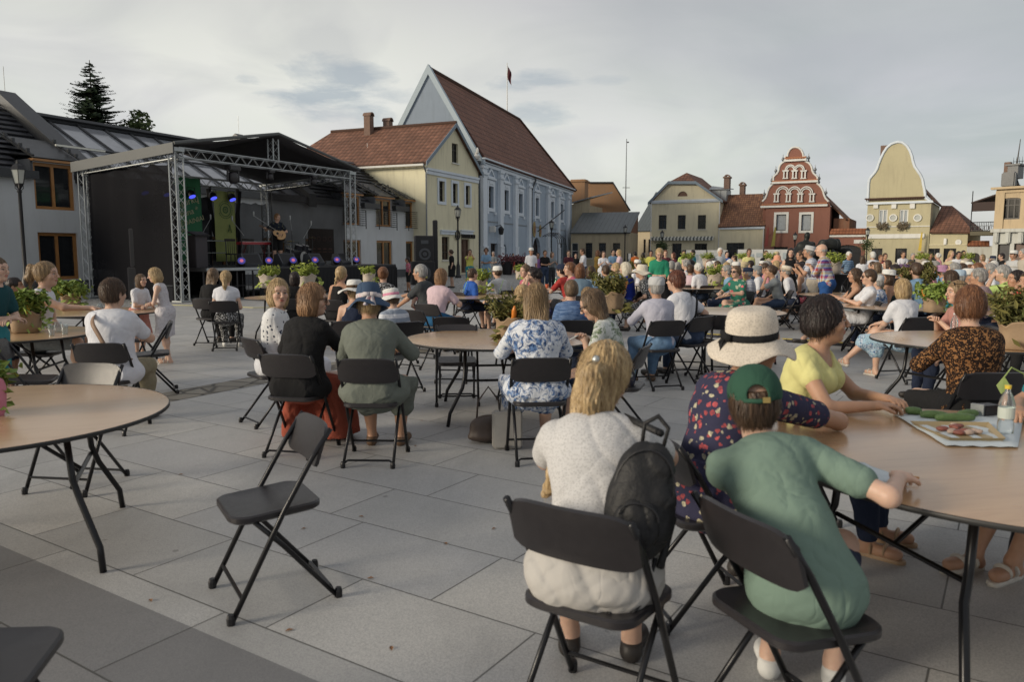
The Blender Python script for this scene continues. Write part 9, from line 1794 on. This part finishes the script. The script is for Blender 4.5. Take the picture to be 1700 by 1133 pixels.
hp = JL['head'] + JL['hR'] @ V3(0, -.128, .045); o = MB().lathe([(.004, -.004), (.016, .0), (.012, .008), (.004, .012)], 10); Th = Matrix.Rotation(R(90), 3, 'X'); o.v = [tuple(Th @ Vector(q) + Vector(hp)) for q in o.v]; o.build('hair_clip', M_ALU, oL)
x, y = G(812, 735).x, G(812, 735).y; o = empty('handbag', (x, y, .01), .3, 'slouching dark brown handbag by the floral dress chair', 'handbag'); g = Grid((-.24, -.14, 0), (.24, .14, .34), .009); g.ell((0, 0, .12), (.17, .075, .11), k=.05); g.ell((0, 0, .05), (.18, .09, .05), k=.05); g.plane((0, 0, .002), (0, 0, -1)); g.disp(lambda X, Y, Z: .006 * wob(X, Y, Z, 35, 8)); link('bag_body', mesh_of('bag', [g.mesh()]), plain('brown_leather', (.07, .05, .04), .5, 0, .3, 14), o); MB().tube([(-.1, .02, .2), (-.09, .02, .34), (.0, .02, .46), (.09, .02, .34), (.1, .02, .2)], .008, 6).build('handle', plain('brown_leather', (.07, .05, .04)), o, True)
x, y = G(842, 745).x, G(842, 745).y; o = empty('paper_bag', (x, y, .01), .1, 'pale bag standing under the floral dress chair', 'bag'); MB().box((0, 0, .15), (.24, .12, .30), bev=.015).build('bag_body', plain('pale_bag', (.38, .36, .33), .7, 0, .2, 9), o); MB().tube([(-.06, 0, .3), (-.05, 0, .42), (.05, 0, .42), (.06, 0, .3)], .006, 5).build('handle', M_BLK, o)
p0 = G(1128, 556); p1 = G(1475, 579); d = (p1 - p0); n = 9; rz = math.atan2(d.y, d.x); L_ = d.length / n
for i in range(n):
 c = p0 + d * ((i + .5) / n); o = empty('cable_ramp', (c.x, c.y, .005), rz, 'black cable ramp section with yellow lid', 'cable ramp', 'cable ramps across the square'); m = MB(); m.add([(s_ * L_ * .49, y, z) for s_ in (-1, 1) for (y, z) in ((-.16, 0), (-.07, .045), (.07, .045), (.16, 0))], [(0, 1, 2, 3), (7, 6, 5, 4), (0, 4, 5, 1), (1, 5, 6, 2), (2, 6, 7, 3), (3, 7, 4, 0)]); m.build('rubber_base', M_BLK, o); MB().box((0, 0, .048), (L_ * .97, .12, .006)).build('lid', plain('yellow_lid', (.50, .38, .05), .5), o)
q0 = G(300, 508); q1 = G(420, 512); m = MB(); o = empty('cable', (0, 0, 0), 0, 'thin pale cable lying on the paving before the stage', 'cable'); m.tube([(q0.x - 2, q0.y + 1.0, .015), (q0.x, q0.y, .015), ((q0.x + q1.x) / 2, (q0.y + q1.y) / 2 + .2, .015), (q1.x, q1.y, .015), (q1.x + 2.5, q1.y + .6, .015)], .012, 5); m.build('cable_sheath', plain('yellow_cable', (.45, .42, .2), .6), o)
for i, (u, Y) in enumerate(((842, 56), (865, 56))):
 x, _ = at(u, 440, Y); o = empty('planter', (x, Y, 0), 0, ['tall dark planter of red flowers left of the doorway figure', 'tall dark planter of red flowers right of the doorway figure'][i], 'planter', 'planters in front of the hall'); MB().lathe([(.32, 0), (.46, .95), (.44, .95), (.42, .9)], 14).build('pot', M_IRON, o); r_ = random.Random(i); m = MB()
 for k in range(260):
  pp = Vector((r_.gauss(0, .35), r_.gauss(0, .35), 1.1 + r_.gauss(0, .16))); e_ = Vector((r_.gauss(0, 1), r_.gauss(0, 1), r_.gauss(0, 1))).normalized() * .09; f_ = e_.orthogonal().normalized() * .06; m.add([pp - e_, pp + f_, pp + e_, pp - f_], [(0, 1, 2, 3)])
 m.build('flowers', plain('dark_red_flowers', (.13, .04, .045), .8, 0, .8, 12), o, fix=False)
x, _ = at(1404, 450, 24.4); o = empty('bicycle', (x, 24.4, 0), R(100), 'bicycle held by the woman in blue stripes', 'bicycle')
for s_ in (-1, 1): w_ = MB(); w_.tube([(s_ * .52 + .33 * math.cos(t), 0, .345 + .33 * math.sin(t)) for t in [i * 2 * math.pi / 28 for i in range(28)]], .02, 6, closed=True); [w_.tube([(s_ * .52, 0, .345), (s_ * .52 + .32 * math.cos(t), 0, .345 + .32 * math.sin(t))], .003, 3) for t in [i * math.pi / 8 for i in range(16)]]; w_.build('wheel', M_IRON, o)
MB().tube([(-.52, 0, .345), (-.1, 0, .33), (.42, 0, .85), (-.18, 0, .82), (-.52, 0, .345)], .018, 6).tube([(-.1, 0, .33), (-.2, 0, .95)], .018, 6).tube([(.52, 0, .345), (.40, 0, .95)], .018, 6).build('frame', M_IRON, o); MB().tube([(.36, -.28, 1.0), (.42, -.1, 1.02), (.42, .1, 1.02), (.36, .28, 1.0)], .014, 6).build('handlebar', M_ALU, o); MB().box((-.21, 0, .98), (.24, .13, .05), bev=.02).build('saddle', M_BLK, o)
for i, (u, v) in enumerate(((615, 963), (690, 742), (700, 700), (505, 880), (740, 905), (300, 790), (1060, 860), (600, 860), (820, 880), (250, 1000), (480, 1050), (650, 1080))):
 p = G(u, v); o = empty('fallen_leaf', (p.x, p.y, .007), i * 1.3, 'tiny dry brown leaf lying on the paving slabs', 'leaf', 'dry leaves scattered on the paving'); MB().add([(-.018, 0, 0), (0, -.009, .004), (.02, 0, .001), (0, .010, .005), (0, 0, .001)], [(0, 1, 4), (1, 2, 4), (2, 3, 4), (3, 0, 4)]).build('leaf_blade', plain('dry_leaf', (.22, .11, .05), .8), o)
RO = oM.matrix_world.to_3x3().normalized(); JM = o_J[oM.name]; gp_ = wpt(oM, V3(0, .215, 1.06)); o = empty('acoustic_guitar', gp_, oM.rotation_euler.z, 'natural wood acoustic guitar held by the musician', 'guitar'); RM = Matrix.Rotation(R(-24), 3, 'Y'); SPR = plain('spruce_top', (.55, .33, .15), .3)
def gt(mb): mb.v = [tuple(RM @ Vector(q)) for q in mb.v]; return mb
ol = [(-.25 + .0, 0)]; ol = []
for i in range(40):
 t = i / 40 * 2 * math.pi; x_ = -.05 + .25 * math.cos(t); base = .195 if x_ < -.05 else .145; wst = 1 - .22 * math.exp(-((x_ - .03) / .07) ** 2); ol.append((x_, base * math.sin(t) * wst if abs(math.sin(t)) > .01 else 0))
gt(MB().prism(ol, -.045, .045)).build('guitar_body', plain('guitar_side', (.22, .10, .04), .3), o, 'auto'); gt(MB().prism([(a * .98, b * .98) for a, b in ol], .046, .05)).build('soundboard', SPR, o); gt(MB().prism([(.03 + .048 * math.cos(t), .048 * math.sin(t)) for t in [i * .4 for i in range(16)]], .0505, .052)).build('sound_hole', M_IRON, o)
gt(MB().box((.40, .035, 0), (.44, .028, .05)).box((.68, .03, 0), (.14, .02, .07))).build('neck', plain('guitar_neck', (.09, .05, .03), .4), o); gt(MB().box((-.16, .055, 0), (.02, .01, .13))).build('bridge', M_IRON, o)
for c in PROTO.values():
 if not c[2][0]: print('unused prototype')
bpy.context.view_layer.update()
print('TOTAL faces', sum(len(o.data.polygons) for o in bpy.data.objects if o.type == 'MESH'), 'people', len(PEOPLE))
